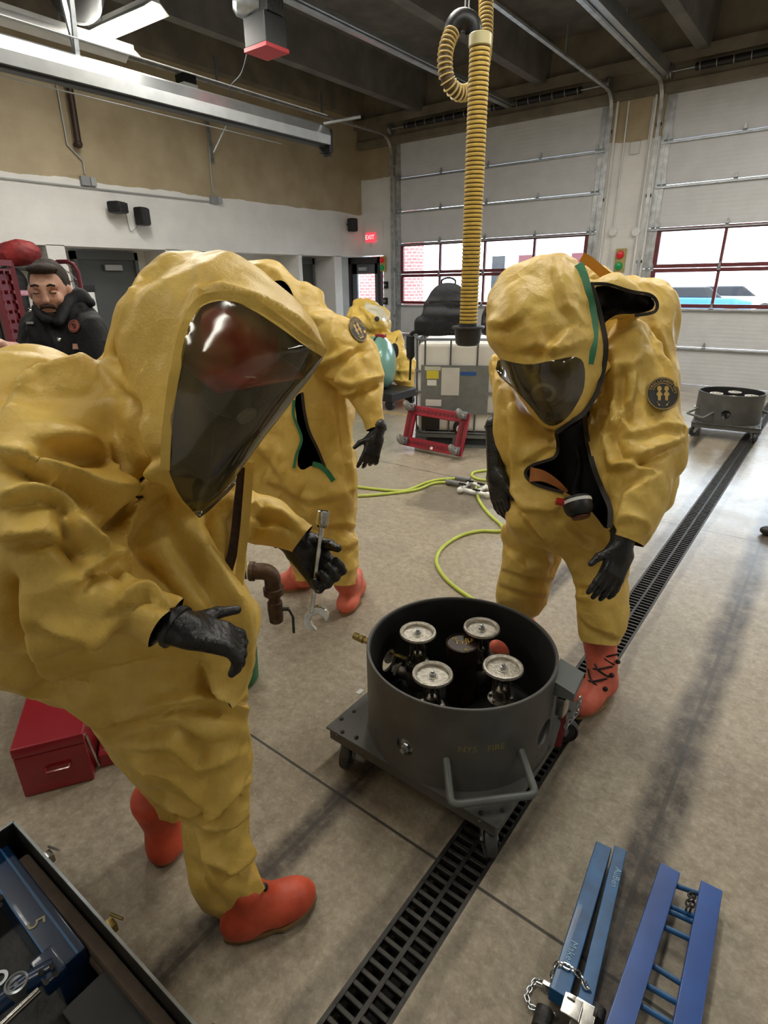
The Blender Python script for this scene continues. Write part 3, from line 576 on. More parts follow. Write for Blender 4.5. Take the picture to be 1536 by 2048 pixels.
        v.cyl(p, p+d*.085, .025, n=20); v.lathe(p+d*.085, d, [(0, 0), (.036, 0), (.036, .012), (.026, .013), (.024, .03), (0, .03)], 6)
        va = v.build('valve', M['valve'], t, ang=30)
        h = MB(); n_ = 64; r0 = .0715; pr = []
        h.lathe((x, y, .455), (0, 0, 1), [(r0-.014, -.002), (r0-.006, -.007), (r0, 0), (r0-.002, .008), (r0-.009, .01), (r0-.015, .005)], n_, True)
        for j in range(n_):                                                    # dished web with a scalloped edge
            pass
        ring = [(r0-.012-.004*(1 if math.sin(6*2*PI*j/n_) > .3 else 0)) for j in range(n_)]
        vs = [(x, y, .449)]+[(x+q_*math.cos(2*PI*j/n_), y+q_*math.sin(2*PI*j/n_), .449) for j, q_ in enumerate(ring)]+[(x+r0*.9*math.cos(2*PI*j/n_), y+r0*.9*math.sin(2*PI*j/n_), .4645) for j in range(n_)]
        h.add(vs, [(0, 1+j, 1+(j+1) % n_) for j in range(n_)]+[(1+j, 1+n_+j, 1+n_+(j+1) % n_, 1+(j+1) % n_) for j in range(n_)])
        h.lathe((x, y, .449), (0, 0, 1), [(.019, 0), (.019, .002), (.013, .003), (.013, .006), (0, .006)], 24)
        h.build('handwheel', M['wheelalu'], t, ang=30)
        h = MB(); h.lathe((x, y, .455), (0, 0, 1), [(.011, 0), (.011, .007), (.006, .008), (.006, .017), (0, .018)], 6); h.build('stem_nut', M['steel'], t, ang=20)
    b = MB()                                                                  # brass fitting through the side hole
    b.cyl((-.2, .05, .287), (-.47, .05, .287), .0085, n=14); b.lathe((-.47, .05, .287), (-1, 0, 0), [(0, 0), (.013, 0), (.013, .03), (.017, .032), (.017, .05), (.014, .052), (.0165, .055), (.0165, .085), (.011, .088), (.010, .088), (.010, .07), (0, .07)], 18); b.build('brass_fitting', M['brass'], t, ang=30)
    b = MB(); b.lathe((-RR-.012, .05, .287), (-1, 0, 0), [(.009, 0), (.05, 0), (.05, .003), (.009, .004)], 32); b.build('washer', M['wheelalu'], t); b = MB(); b.lathe((-RR+.095, .05, .287), (-1, 0, 0), [(.009, 0), (.045, 0), (.045, .003), (.009, .004)], 32); b.build('washer', M['wheelalu'], t)
    return t, cn
cart, _ = make_cart()
cart['label'] = 'grey ring cart full of valves between the suited people, in front of the drain'; cart['group'] = 'valve training carts'
far = copy_tree(cart); far.location = (-.875, 7.75, 0); far.rotation_euler.z = math.radians(-85)
far['label'] = 'grey ring cart with four handwheels far back near the right garage door'
_cartparts = MB()   # what only the near cart carries: painted letters, bracket, red lever, chain
def on_ring(a, z, r=.3425): a = math.radians(a); return Vector((r*math.cos(a), r*math.sin(a), z))
b = MB()
for s, a0, a1 in (('NYS', -60, -50), ('FIRE', -46, -33)):
    vs, fs = text_mesh(s, .042, (0, 0, 0), (1, 0, 0), (0, 1, 0), None, None, None, .0002)
    if not vs: continue
    X = [v.x for v in vs]; am = (a0+a1)/2; sc = .8
    b.add([on_ring(am+math.degrees((v.x*sc)/.342), .345+v.y*sc, .3428) for v in vs], fs)
b.build('painted_letters', mat('faded_letters', '8a8038', .6), cart, smooth=False)
b = MB(); b.prism([(0, .0), (.085, -.03), (.085, -.06), (0, -.06)], on_ring(14, .475)+Vector((-.012, -.04, 0)), (1, .1, 0), (0, 0, 1), (-.1, 1, 0), .13); b.build('side_bracket', M['hpb'] if 'hpb' in M else mat('bracket_paint', '5b605d', .5), cart, smooth=False)
b = MB(); b.prism([(0, 0), (.022, 0), (.03, .1), (.02, .2), (.0, .2), (.012, .1)], on_ring(12, .18)+Vector((.02, 0, 0)), (1, .2, 0), (0, 0, 1), (-.2, 1, 0), .01); b.build('red_lever', mat('dull_red', '7a2228', .5), cart, smooth=False)
def chain(pts, link, r, flat=True):
    P = [Vector(p) for p in pts]; d = [0]
    for i in range(len(P)-1): d.append(d[-1]+(P[i+1]-P[i]).length)
    b = MB(); n = int(d[-1]/(link*.72)); pos = []
    for k in range(n+1):
        s = d[-1]*k/max(n, 1); i = max(j for j in range(len(d)) if d[j] <= s+1e-9); i = min(i, len(P)-2)
        pos.append(P[i].lerp(P[i+1], (s-d[i])/max(d[i+1]-d[i], 1e-6)))
    for k in range(len(pos)-1):
        t = (pos[k+1]-pos[k]).normalized(); c = (pos[k]+pos[k+1])/2; x, y, _ = basis(t); s = x if k % 2 else y; w_ = link*.3
        lp = [c+t*(link*.5-w_)+(t*math.sin(a)+s*math.cos(a))*w_ for a in np.linspace(0, PI, 7)]+[c-t*(link*.5-w_)+(-t*math.sin(a)-s*math.cos(a))*w_ for a in np.linspace(0, PI, 7)]
        b.tube(lp, r, 6, closed=True)
    return b
b = chain([on_ring(16, .41)+Vector((.085, .0, 0)), on_ring(14, .35)+Vector((.08, .0, 0)), on_ring(10, .29)+Vector((.05, -.0, 0))], .022, .0028); b.build('chain', M['steel'], cart)
b = MB(); b.bbox(on_ring(12, .37)+Vector((.03, 0, 0)), (.03, .05, .075), .004); b.build('latch', M['chrome'], cart)
# ================================================================= EXHAUST HOSE
M['hoseyel'] = mat('yellow_hose', 'c9a94e', .5, noise=.15, nscale=20); M['hosedk'] = mat('hose_groove_fabric', '4b3b1c', .6)  # dark brown base tube shows in the grooves between the ribs
hb = at(935, 690, 4.3); HXY = (float(hb[0]), float(hb[1]))
def zat(y_): d = _ray(935-(935-965)*(690-y_)/690, y_); return float(CP[2]+d[2]*((np.array(HXY)@d[:2])/(d[:2]@d[:2])))
t = wthing('exhaust_hose', 'yellow ribbed exhaust hose hanging from the ceiling in front of the left garage door', 'hose', (HXY[0], HXY[1], zat(690)))
z0, z1 = zat(655), zat(70); hr = .066
b = MB(); b.cyl((HXY[0], HXY[1], z0-.01), (HXY[0], HXY[1], z1), hr*.93, n=28); hb_ = b.build('hose', M['hosedk'], t)
b = MB(); n = int((z1-z0)/.026)
for i in range(n): b.lathe((HXY[0], HXY[1], z0+.013+i*.026), (0, 0, 1), [(hr*.93, -.0095), (hr*.99, -.008), (hr*1.01, -.003), (hr*1.01, .003), (hr*.99, .008), (hr*.93, .0095)], 28)
b.build('yellow_ribs', M['hoseyel'], hb_)['kind'] = 'stuff'
px = MB()      # the upper loop runs up behind, over the saddle
sc = Vector(at(925, 62, 4.25)); rr_ = Vector(_r); uu = Vector((0, 0, 1)); fb = Vector((-_f[0]*-1, _f[1], 0)).normalized()
def scr(x, y, D): return Vector(at(x, y, D))
loop = smooth_path([scr(905, 62, 4.2), scr(893, 95, 4.2), scr(890, 130, 4.22), scr(897, 165, 4.26), scr(918, 186, 4.34), scr(945, 178, 4.42), scr(962, 145, 4.46), scr(970, 90, 4.46), scr(972, 30, 4.46), scr(972, -40, 4.46), scr(972, -120, 4.46)], 26)
def ribbed(path, r, step):
    L_ = [0]
    for i in range(len(path)-1): L_.append(L_[-1]+(path[i+1]-path[i]).length)
    n = int(L_[-1]/(step/6)); out = []; i = 0
    for k in range(n+1):
        s = L_[-1]*k/n
        while i < len(L_)-2 and L_[i+1] < s: i += 1
        out.append(path[i].lerp(path[i+1], (s-L_[i])/max(1e-6, L_[i+1]-L_[i])))
    return out
rp_ = ribbed(loop, .06, .033); b = MB(); b.tube(rp_, .05, 24, rf=lambda i: .046); lo = b.build('upper_hose', M['hosedk'], t)
b = MB(); k = 0
for i in range(3, len(rp_)-4, 6):
    tg = (rp_[i+2]-rp_[i-2]).normalized(); b.lathe(rp_[i], tg, [(.046, -.005), (.057, -.004), (.059, 0), (.057, .004), (.046, .005)], 24, True)
b.build('hose_ribs', mat('pale_hose_rib', 'd6bd7c', .45), lo)['kind'] = 'stuff'
b = MB(); b.tube(arc(scr(926, 66, 4.27), .082, math.radians(-25), math.radians(205), 16, (_r[0], _r[1], _r[2]), (0, 0, 1)), .062, 24, rf=lambda i: .058+.012*math.sin(PI*i/16)); b.build('saddle', M['black'], t)
b = MB(); b.lathe((HXY[0], HXY[1], z1-.03), (0, 0, 1), [(hr+.001, -.035), (hr+.006, -.03), (hr+.006, .03), (hr+.001, .035)], 28, True); b.build('hose_clamp', mat('pale_tape', 'c3bb8f', .4), t)
b = MB(); q = scr(930, 26, 4.27); b.cyl(q, q+Vector((0, 0, 1.5)), .005, n=6); b.cyl(q+Vector((.03, 0, 0)), q+Vector((.05, 0, 1.5)), .005, n=6); b.build('hanging_cord', M['lgrey'], t)
z2 = zat(655); b = MB(); b.lathe((HXY[0], HXY[1], z2), (0, 0, 1), [(0, .03), (hr+.004, .03), (hr+.006, .006), (.118, .012), (.122, .002), (.118, -.008), (.1, -.012), (.096, -.06), (.09, -.11), (.075, -.128), (.03, -.134), (0, -.134)], 36); b.build('nozzle_cup', mat('cup_rubber', '2a2a2d', .38, noise=.2, nscale=30), t)
# ================================================================= IBC TOTE, BAGS, DOLLY
ang = math.atan2(.42, .80); IB = Vector((-3.55, 5.15, 0)); IW = .96; ID = 1.0
ex, ey = Vector((math.cos(ang), math.sin(ang), 0)), Vector((-math.sin(ang), math.cos(ang), 0))
t = wthing('ibc_tote', 'white caged liquid tote with black backpacks on top', 'liquid tote', IB+ex*IW/2+ey*ID/2)
RZ = Matrix.Rotation(ang, 3, 'Z')
def ib(x, y, z): return IB+ex*x+ey*y+Vector((0, 0, z))
ZT = 1.17
M['ibcw'] = mat('white_tank_plastic', 'e2e0d8', .35, noise=.06, nscale=4); M['cage'] = mat('cage_tube', '6e7072', .35, .8)
b = MB(); b.bbox(ib(IW/2, ID/2, .16+(ZT-.19)/2), (IW-.04, ID-.04, ZT-.21), .06, RZ); b.build('tank', M['ibcw'], t)
b = MB()
for x in (.06, IW/2, IW-.06):
    for y in (.07, ID/2, ID-.07): b.bbox(ib(x, y, .055), (.13, .13, .11), .01, RZ)
b.bbox(ib(IW/2, ID/2, .13), (IW, ID, .045), .008, RZ)
for y in (.07, ID/2, ID-.07): b.box(ib(IW/2, y, .012), (IW, .12, .024), RZ)
b.build('pallet', mat('pallet_grey', '7a8080', .5, .3, noise=.15), t)
b = MB(); rc = .012
def ringz(z, inset=0.):
    c = [(0, 0), (IW, 0), (IW, ID), (0, ID)]; P = []; rad = .07
    for i, (cx_, cy_) in enumerate(c):
        cx2, cy2 = (rad if cx_ == 0 else IW-rad), (rad if cy_ == 0 else ID-rad); a0 = (PI, -PI/2, 0, PI/2)[i]
        P += [ib(cx2+rad*math.cos(a0+PI/2*k/4), cy2+rad*math.sin(a0+PI/2*k/4), z) for k in range(5)]
    return P
for z in (.17, .39, .61, .83, ZT-.01): b.tube(ringz(z), rc, 8, closed=True)
for x in (.1, .37, .65, .86): b.cyl(ib(x, 0, .16), ib(x, 0, ZT), .0095, n=8)
for y in (.12, .38, .62, .88): b.cyl(ib(IW, y, .16), ib(IW, y, ZT), .0095, n=8); b.cyl(ib(0, y, .16), ib(0, y, ZT), .0095, n=8)
b.build('cage', M['cage'], t)
b = MB(); b.box(ib(.42, -.016, .64), (.72, .006, .52), RZ); pl = b.build('label_plate', mat('label_steel', '757876', .5, .2, noise=.12, nscale=12), t, smooth=False)
def sheet(nm, x, z, w_, h_, c, par, y=-.0205): b = MB(); b.box(ib(x, y, z), (w_, .002, h_), RZ); return b.build(nm, mat(nm+'_paper', c, .6, noise=.05), par, smooth=False)
sheet('hazard_strip', .185, .865, .17, .04, 'bdbcaa', pl); sy = sheet('yellow_label', .185, .80, .13, .085, 'cfc23a', pl); sheet('white_label', .178, .715, .1, .06, 'd8d8d2', pl); sheet('paper_sheet', .375, .73, .19, .29, 'c4c3ba', pl); sheet('blue_tape', .56, .815, .17, .04, '27508f', pl); st = sheet('bottom_label', .20, .5, .17, .07, 'd8d8d2', pl)
b = MB(); b.box(ib(.185, -.0225, .80), (.1, .001, .012), RZ); b.cyl(ib(.185, -.0215, .80), ib(.185, -.0235, .80), .016, n=8); b.build('hazard_mark', M['black'], sy, smooth=False)
b = MB(); b.box(ib(.17, -.0225, .515), (.07, .001, .014), RZ); b.build('print_line', M['black'], st, smooth=False)
b = MB(); b.lathe(ib(.5, -.01, .24), -ey, [(0, -.02), (.08, -.02), (.08, .02), (.06, .03), (.055, .08), (0, .08)], 24); b.bbox(ib(.5, -.08, .32), (.1, .03, .03), .005, RZ); v_ = b.build('drain_valve', M['black'], t)
b = MB(); b.lathe(ib(.5, -.09, .24), -ey, [(0, 0), (.04, 0), (.04, .03), (0, .035)], 20); b.build('valve_cap', M['white'], v_)
b = MB(); b.bbox(ib(.17, .0, .3), (.2, .04, .2), .01, RZ); b.build('dark_corner_block', M['black'], t); b = MB(); b.bbox(ib(IW-.05, .3, .24), (.06, .4, .15), .02, RZ); b.build('dark_corner_block', M['black'], t)
# ================================================================= SOFT SHAPES: implicit pieces, surface nets, cloth relaxation
def smin(a, b, k):
    if k <= 0: return np.minimum(a, b)
    h = np.clip(.5+.5*(b-a)/k, 0, 1); return b*(1-h)+a*h-k*h*(1-h)
def npj(P):
    q = P-CP; z = q@_f; zz = np.maximum(z, .05); return 768+FPX*(q@_r)/zz, 1024-FPX*(q@_u)/zz, z
def poly_sd(X, Y, poly):                                 # signed distance, positive inside, in pixels
    poly = np.asarray(poly, float); d = np.full(X.shape, 1e18); ins = np.zeros(X.shape, bool); n = len(poly)
    for i in range(n):
        ax, ay = poly[i]; bx, by = poly[(i+1) % n]; ex_, ey_ = bx-ax, by-ay; wx, wy = X-ax, Y-ay
        t = np.clip((wx*ex_+wy*ey_)/(ex_*ex_+ey_*ey_+1e-9), 0, 1); d = np.minimum(d, (wx-ex_*t)**2+(wy-ey_*t)**2)
        if ay != by:
            c = ((ay > Y) != (by > Y)) & (X < (bx-ax)*(Y-ay)/(by-ay)+ax); ins ^= c
    return np.sqrt(d)*np.where(ins, 1, -1)
def round_poly(poly, it=1):                              # Chaikin corner cutting
    P = np.asarray(poly, float)
    for _ in range(it):
        Q = np.roll(P, -1, 0); P = np.stack([.78*P+.22*Q, .22*P+.78*Q], 1).reshape(-1, 2)
    return P
class Soft:
    def __init__(s, k=.03): s.P = []; s.k = k
    def cap(s, a, b, ra, rb=None, k=None, sub=False):
        rb = ra if rb is None else rb; a, b = np.array(a, float), np.array(b, float); m = max(ra, rb)
        def f(P):
            ba = b-a; h = np.clip(((P-a)@ba)/(ba@ba+1e-12), 0, 1); return np.linalg.norm(P-a-h[:, None]*ba, axis=1)-(ra+(rb-ra)*h)
        s.P.append((f, np.minimum(a, b)-m, np.maximum(a, b)+m, s.k if k is None else k, sub)); return s
    def chain(s, pts, rad, k=None):
        for i in range(len(pts)-1): s.cap(pts[i], pts[i+1], rad[i], rad[i+1], k)
        return s
    def ell(s, c, r, R3=None, k=None, sub=False):
        c, r = np.array(c, float), np.array(r, float); R3 = np.eye(3) if R3 is None else np.array(R3)
        def f(P):
            q = (P-c)@R3; k0 = np.linalg.norm(q/r, axis=1); k1 = np.linalg.norm(q/(r*r), axis=1)+1e-9; return k0*(k0-1)/k1
        m = r.max(); s.P.append((f, c-m, c+m, s.k if k is None else k, sub)); return s
    def rbox(s, c, h, r, R3=None, k=None, sub=False):
        c, h = np.array(c, float), np.array(h, float); R3 = np.eye(3) if R3 is None else np.array(R3)
        def f(P):
            q = np.abs((P-c)@R3)-h+r; return np.linalg.norm(np.maximum(q, 0), axis=1)+np.minimum(q.max(1), 0)-r
        m = np.linalg.norm(h); s.P.append((f, c-m, c+m, s.k if k is None else k, sub)); return s
    def infl(s, poly, skel, T, k=None, R=None, rnd=1):  # a traced outline given its own depth and thickness
        poly = round_poly(poly, rnd); skel = np.array(skel, float); L = []
        for i in range(len(skel)-1):
            for t in np.linspace(0, 1, 6, endpoint=False): L.append(skel[i]*(1-t)+skel[i+1]*t)
        L.append(skel[-1]); L = np.array(L); mg = 110; st = 4.
        x0, y0 = poly.min(0)-mg; x1, y1 = poly.max(0)+mg
        gx, gy = np.arange(x0, x1+st, st), np.arange(y0, y1+st, st); GX, GY = np.meshgrid(gx, gy, indexing='ij'); D2 = poly_sd(GX, GY, poly)
        Dm = L[:, 2].mean(); Rm = R if R else D2.max()*Dm/FPX*1.02
        wt = [1/((GX-a)**2+(GY-b)**2+900)**2 for a, b, c in L]; ZC = sum(w_*c for w_, (a, b, c) in zip(wt, L))/sum(wt)
        Tv = T
        def f(P):
            x, y, z = npj(P); i = np.clip((x-x0)/st, 0, len(gx)-1.001); j = np.clip((y-y0)/st, 0, len(gy)-1.001); i0, j0 = i.astype(int), j.astype(int); fi, fj = i-i0, j-j0
            def bl(G): return (G[i0, j0]*(1-fi)+G[i0+1, j0]*fi)*(1-fj)+(G[i0, j0+1]*(1-fi)+G[i0+1, j0+1]*fi)*fj
            d = bl(D2)*z/FPX; q = np.maximum(Rm-d, 0); return np.sqrt(q*q+((z-bl(ZC))*Rm/Tv)**2)-Rm
        cs = [CP+_ray(px_, py_)*dd for px_ in (x0+mg, x1-mg) for py_ in (y0+mg, y1-mg) for dd in (L[:, 2].min()-T, L[:, 2].max()+T)]
        cs = np.array(cs); s.P.append((f, cs.min(0), cs.max(0), s.k if k is None else k, False)); return s
    def mesh(s, h, zmin=None):
        lo = np.min([p[1] for p in s.P if not p[4]], 0)-3*h; hi = np.max([p[2] for p in s.P if not p[4]], 0)+3*h
        n = np.ceil((hi-lo)/h).astype(int)+1; ax = [lo[i]+h*np.arange(n[i]) for i in range(3)]
        V = np.full(n, 1., np.float64)
        for f, a, b, k, sub in s.P:
            i0 = np.clip(np.floor((a-k-3*h-lo)/h).astype(int), 0, n-1); i1 = np.clip(np.ceil((b+k+3*h-lo)/h).astype(int)+1, 1, n)
            sl = tuple(slice(i0[i], i1[i]) for i in range(3)); G = np.meshgrid(*[ax[i][sl[i]] for i in range(3)], indexing='ij')
            P = np.stack([g.ravel() for g in G], 1); cur = V[sl].ravel()
            if sub:
                d = -f(P); v = -smin(-cur, -d, k)
            else:
                act = np.ones(len(P), bool); v = smin(cur, f(P), k)
            V[sl] = v.reshape(V[sl].shape)
        if zmin is not None: V = np.maximum(V, (zmin-ax[2])[None, None, :])
        return surface_nets(V, lo, h)
def surface_nets(V, lo, h):
    ins = V < 0; n = V.shape; C8 = [(i, j, k) for i in (0, 1) for j in (0, 1) for k in (0, 1)]
    def c(A, o): return A[o[0]:n[0]-1+o[0], o[1]:n[1]-1+o[1], o[2]:n[2]-1+o[2]]
    cnt = sum(c(ins, o).astype(np.int8) for o in C8); act = (cnt > 0) & (cnt < 8); I = np.argwhere(act); idx = -np.ones(act.shape, int); idx[act] = np.arange(len(I))
    acc = np.zeros((len(I), 3)); w_ = np.zeros(len(I)); vals = {o: c(V, o)[act] for o in C8}
    for a in C8:
        for d in range(3):
            if a[d] == 0:
                b = list(a); b[d] = 1; b = tuple(b); va, vb = vals[a], vals[b]; cr = (va < 0) != (vb < 0)
                t = np.where(cr, va/(va-vb+1e-15), 0); p = np.array(a, float)[None]+0*acc; p[:, d] += t; acc[cr] += p[cr]; w_[cr] += 1
    vs = lo+h*(I+acc/w_[:, None]); F = []
    for d in range(3):
        e = [slice(1, n[q]-1) if q != d else slice(0, n[d]-1) for q in range(3)]; e2 = list(e); e2[d] = slice(1, n[d])
        A, B = ins[tuple(e)], ins[tuple(e2)]; cr = np.argwhere(A != B); flip = A[tuple(cr.T)]
        cr = cr+np.array([1 if q != d else 0 for q in range(3)]); u_, v_ = [(1, 2), (2, 0), (0, 1)][d]
        def g(du, dv): q = cr.copy(); q[:, u_] -= du; q[:, v_] -= dv; return idx[tuple(q.T)]
        Q = np.stack([g(1, 1), g(0, 1), g(0, 0), g(1, 0)], 1); Q[~flip] = Q[~flip][:, ::-1]; F.append(Q[(Q >= 0).all(1)])
    return vs, np.concatenate(F)
def uedges(F):
    E = np.concatenate([F[:, [i, (i+1) % F.shape[1]]] for i in range(F.shape[1])]); E.sort(1); return np.unique(E, axis=0)
def normals(V, F):
    n = np.cross(V[F[:, 2]]-V[F[:, 0]], (V[F[:, 3]]-V[F[:, 1]]) if F.shape[1] == 4 else (V[F[:, 1]]-V[F[:, 0]]))
    if F.shape[1] == 3: n = np.cross(V[F[:, 1]]-V[F[:, 0]], V[F[:, 2]]-V[F[:, 0]])
    N = np.zeros_like(V)
    for i in range(F.shape[1]):
        for a in range(3): N[:, a] += np.bincount(F[:, i], n[:, a], len(V))
    return N/(np.linalg.norm(N, axis=1)[:, None]+1e-12)
def smooth_v(V, E, it, lam=.5, mask=None):
    deg = np.bincount(E.ravel(), minlength=len(V)).astype(float)
    for _ in range(it):
        A = np.stack([np.bincount(E[:, 0], V[E[:, 1], a], len(V))+np.bincount(E[:, 1], V[E[:, 0], a], len(V)) for a in range(3)], 1)/deg[:, None]
        d = (A-V)*lam; V = V+(d if mask is None else d*mask[:, None])
    return V
def subdivide(V, F, masks=()):
    E = uedges(F); key = E[:, 0]*len(V)+E[:, 1]; nv = len(V)
    mid = (V[E[:, 0]]+V[E[:, 1]])/2; fc = V[F].mean(1)
    def eid(a, b): k = np.minimum(a, b)*nv+np.maximum(a, b); return nv+np.searchsorted(key, k)
    e = [eid(F[:, i], F[:, (i+1) % 4]) for i in range(4)]; c = nv+len(E)+np.arange(len(F))
    F2 = np.concatenate([np.stack([F[:, i], e[i], c, e[i-1]], 1) for i in range(4)])
    out = [np.concatenate([m, (m[E[:, 0]]+m[E[:, 1]])/2, m[F].mean(1)]) for m in masks]
    return np.concatenate([V, mid, fc]), F2, out
def crumple(V, F, ex=.06, it=120, tether=.02, seed=0, mask=None, amp=.002, stiff=.0, grav=0., fs=None):
    """relax surplus cloth: every edge wants to be a little longer than the form it lies on, so the sheet buckles into folds"""
    rng = np.random.RandomState(seed); E = uedges(F); D = np.concatenate([F[:, [0, 2]], F[:, [1, 3]]]); A = np.concatenate([E, D])
    L0 = np.linalg.norm(V[A[:, 0]]-V[A[:, 1]], axis=1); m = np.ones(len(V)) if mask is None else mask
    x = np.ones(len(V))*ex if fs is None else fs; L = L0*(1+(x[A[:, 0]]+x[A[:, 1]])/2); N = normals(V, F); T0 = V.copy()
    nz = rng.randn(len(V)); 
    for _ in range(6): nz = (np.bincount(E[:, 0], nz[E[:, 1]], len(V))+np.bincount(E[:, 1], nz[E[:, 0]], len(V)))/np.bincount(E.ravel(), minlength=len(V))
    nz /= nz.std()+1e-9; V = V+N*(nz*amp*m)[:, None]; deg = np.bincount(A.ravel(), minlength=len(V)).astype(float)
    dE = np.bincount(E.ravel(), minlength=len(V)).astype(float)
    for i in range(it):
        d = V[A[:, 1]]-V[A[:, 0]]; l = np.linalg.norm(d, axis=1)+1e-9; c = d*(.5*(l-L)/l)[:, None]
        M3 = np.stack([np.bincount(A[:, 0], c[:, a], len(V))-np.bincount(A[:, 1], c[:, a], len(V)) for a in range(3)], 1)/deg[:, None]*1.9
        V = V+M3*m[:, None]
        if stiff:
            Q = np.stack([np.bincount(E[:, 0], V[E[:, 1], a], len(V))+np.bincount(E[:, 1], V[E[:, 0], a], len(V)) for a in range(3)], 1)/dE[:, None]; V = V+(Q-V)*stiff*m[:, None]
        V = V+(T0-V)*tether
        if grav: V[:, 2] -= grav*m
    return V
def tris(F): return np.concatenate([F[:, [0, 1, 2]], F[:, [0, 2, 3]]]) if F.shape[1] == 4 else F
def cut(V, T, s):
    """split triangles along s = 0; returns (inside s<0), (outside s>=0)"""
    V = np.asarray(V); s = s.copy(); s[np.abs(s) < 1e-6] = 1e-6; neg = s < 0; new = []; cache = {}; nv = len(V)
    st = neg[T].sum(1); ins, out = [T[st == 3]], [T[st == 0]]; mi, mo = [], []
    def cr(a, b):
        k = (min(a, b), max(a, b))
        if k not in cache: t = s[a]/(s[a]-s[b]); cache[k] = nv+len(new); new.append(V[a]+(V[b]-V[a])*t)
        return cache[k]
    for t in T[(st == 1) | (st == 2)]:
        t = [int(q) for q in t]; one = [i for i in range(3) if neg[t[i]] == (sum(neg[t]) == 1)][0]
        a, b, c = t[one], t[(one+1) % 3], t[(one+2) % 3]; ab, ac = cr(a, b), cr(a, c)
        A_, B_ = ([(a, ab, ac)], [(ab, b, c), (ab, c, ac)]); (mi if neg[a] else mo).extend(A_); (mo if neg[a] else mi).extend(B_)
    V2 = np.concatenate([V, np.array(new)]) if new else V
    def comp(L, m):
        T_ = np.concatenate([L[0]]+([np.array(m)] if m else [])); u_, inv = np.unique(T_, return_inverse=True); return V2[u_], inv.reshape(-1, 3), u_
    return comp(ins, mi), comp(out, mo)
def carr(name, V, F, m, parent, ang=60, smooth=True, solid=0):
    o = fast_mesh(name, V, F, m, parent, ang, smooth)
    if solid: q = o.modifiers.new('s', 'SOLIDIFY'); q.thickness = solid; q.offset = -1
    return o
def fast_mesh(name, V, F, m, parent=None, ang=60, smooth=True):
    off = np.zeros(3); p = parent
    while p is not None:
        if p.get('world'): off = np.array(p.matrix_basis.translation)
        p = p.parent
    me = bpy.data.meshes.new(name); V = np.asarray(V)-off; F = np.asarray(F); k = F.shape[1]
    me.vertices.add(len(V)); me.vertices.foreach_set('co', V.astype(np.float32).ravel()); me.loops.add(F.size); me.loops.foreach_set('vertex_index', F.astype(np.int32).ravel())
    me.polygons.add(len(F)); me.polygons.foreach_set('loop_start', np.arange(0, F.size, k, dtype=np.int32)); me.polygons.foreach_set('loop_total', np.full(len(F), k, np.int32))
    me.update(calc_edges=True); me.validate()
    me.polygons.foreach_set('use_smooth', [smooth]*len(me.polygons))
    if m: me.materials.append(m)
    if smooth and ang < 180: me.set_sharp_from_angle(angle=math.radians(ang))
    o = bpy.data.objects.new(name, me); COL.objects.link(o)
    if parent is not None: o.parent = parent
    return o
def soft_obj(s, name, h, m, parent, it=2, zmin=None, ang=180):
    V, F = s.mesh(h, zmin); V = smooth_v(V, uedges(F), it); return fast_mesh(name, V, F, m, parent, ang)
def folds(V, F, L, front=True):
    """drape folds: each (polyline px, width px, height m, skew) raises the camera-side cloth along its normal"""
    N = normals(V, F); x, y, z = npj(V); vd = V-CP; vd /= np.linalg.norm(vd, axis=1)[:, None]; fr = np.clip(-(N*vd).sum(1)*3, 0, 1); H_ = np.zeros(len(V))
    for pl, wd, hh, *sk in L:
        sk = sk[0] if sk else 0.; pl = np.array(pl, float); best = np.full(len(V), 1e9); sg = np.zeros(len(V)); fade = np.ones(len(V)); tot = np.linalg.norm(np.diff(pl, axis=0), axis=1).sum(); run = 0
        sel = (x > pl[:, 0].min()-3*wd) & (x < pl[:, 0].max()+3*wd) & (y > pl[:, 1].min()-3*wd) & (y < pl[:, 1].max()+3*wd); ii = np.nonzero(sel)[0]
        if not len(ii): continue
        bx, by = x[ii], y[ii]; b = np.full(len(ii), 1e9); s_ = np.zeros(len(ii)); f_ = np.ones(len(ii))
        for i in range(len(pl)-1):
            a, c = pl[i], pl[i+1]; e = c-a; le = np.linalg.norm(e); t = np.clip(((bx-a[0])*e[0]+(by-a[1])*e[1])/(le*le), 0, 1); dx, dy = bx-a[0]-e[0]*t, by-a[1]-e[1]*t; d = np.hypot(dx, dy)
            u_ = d < b; b[u_] = d[u_]; s_[u_] = np.sign(e[0]*dy-e[1]*dx)[u_]; q = (run+t*le)/tot; f_[u_] = np.sqrt(np.clip(np.minimum(q, 1-q)*4+.12, 0, 1))[u_]; run += le
        w1 = wd*(1-sk*.8*s_) if abs(sk) > 0 else wd; pr = np.exp(-np.abs(b/w1)**1.15)
        if sk: sdist = b*s_*np.sign(sk); pr = pr-.75*np.exp(-np.abs((sdist-1.0*wd)/(.75*wd))**1.3)
        H_[ii] += hh*f_*pr
    return V+N*(H_*fr)[:, None]

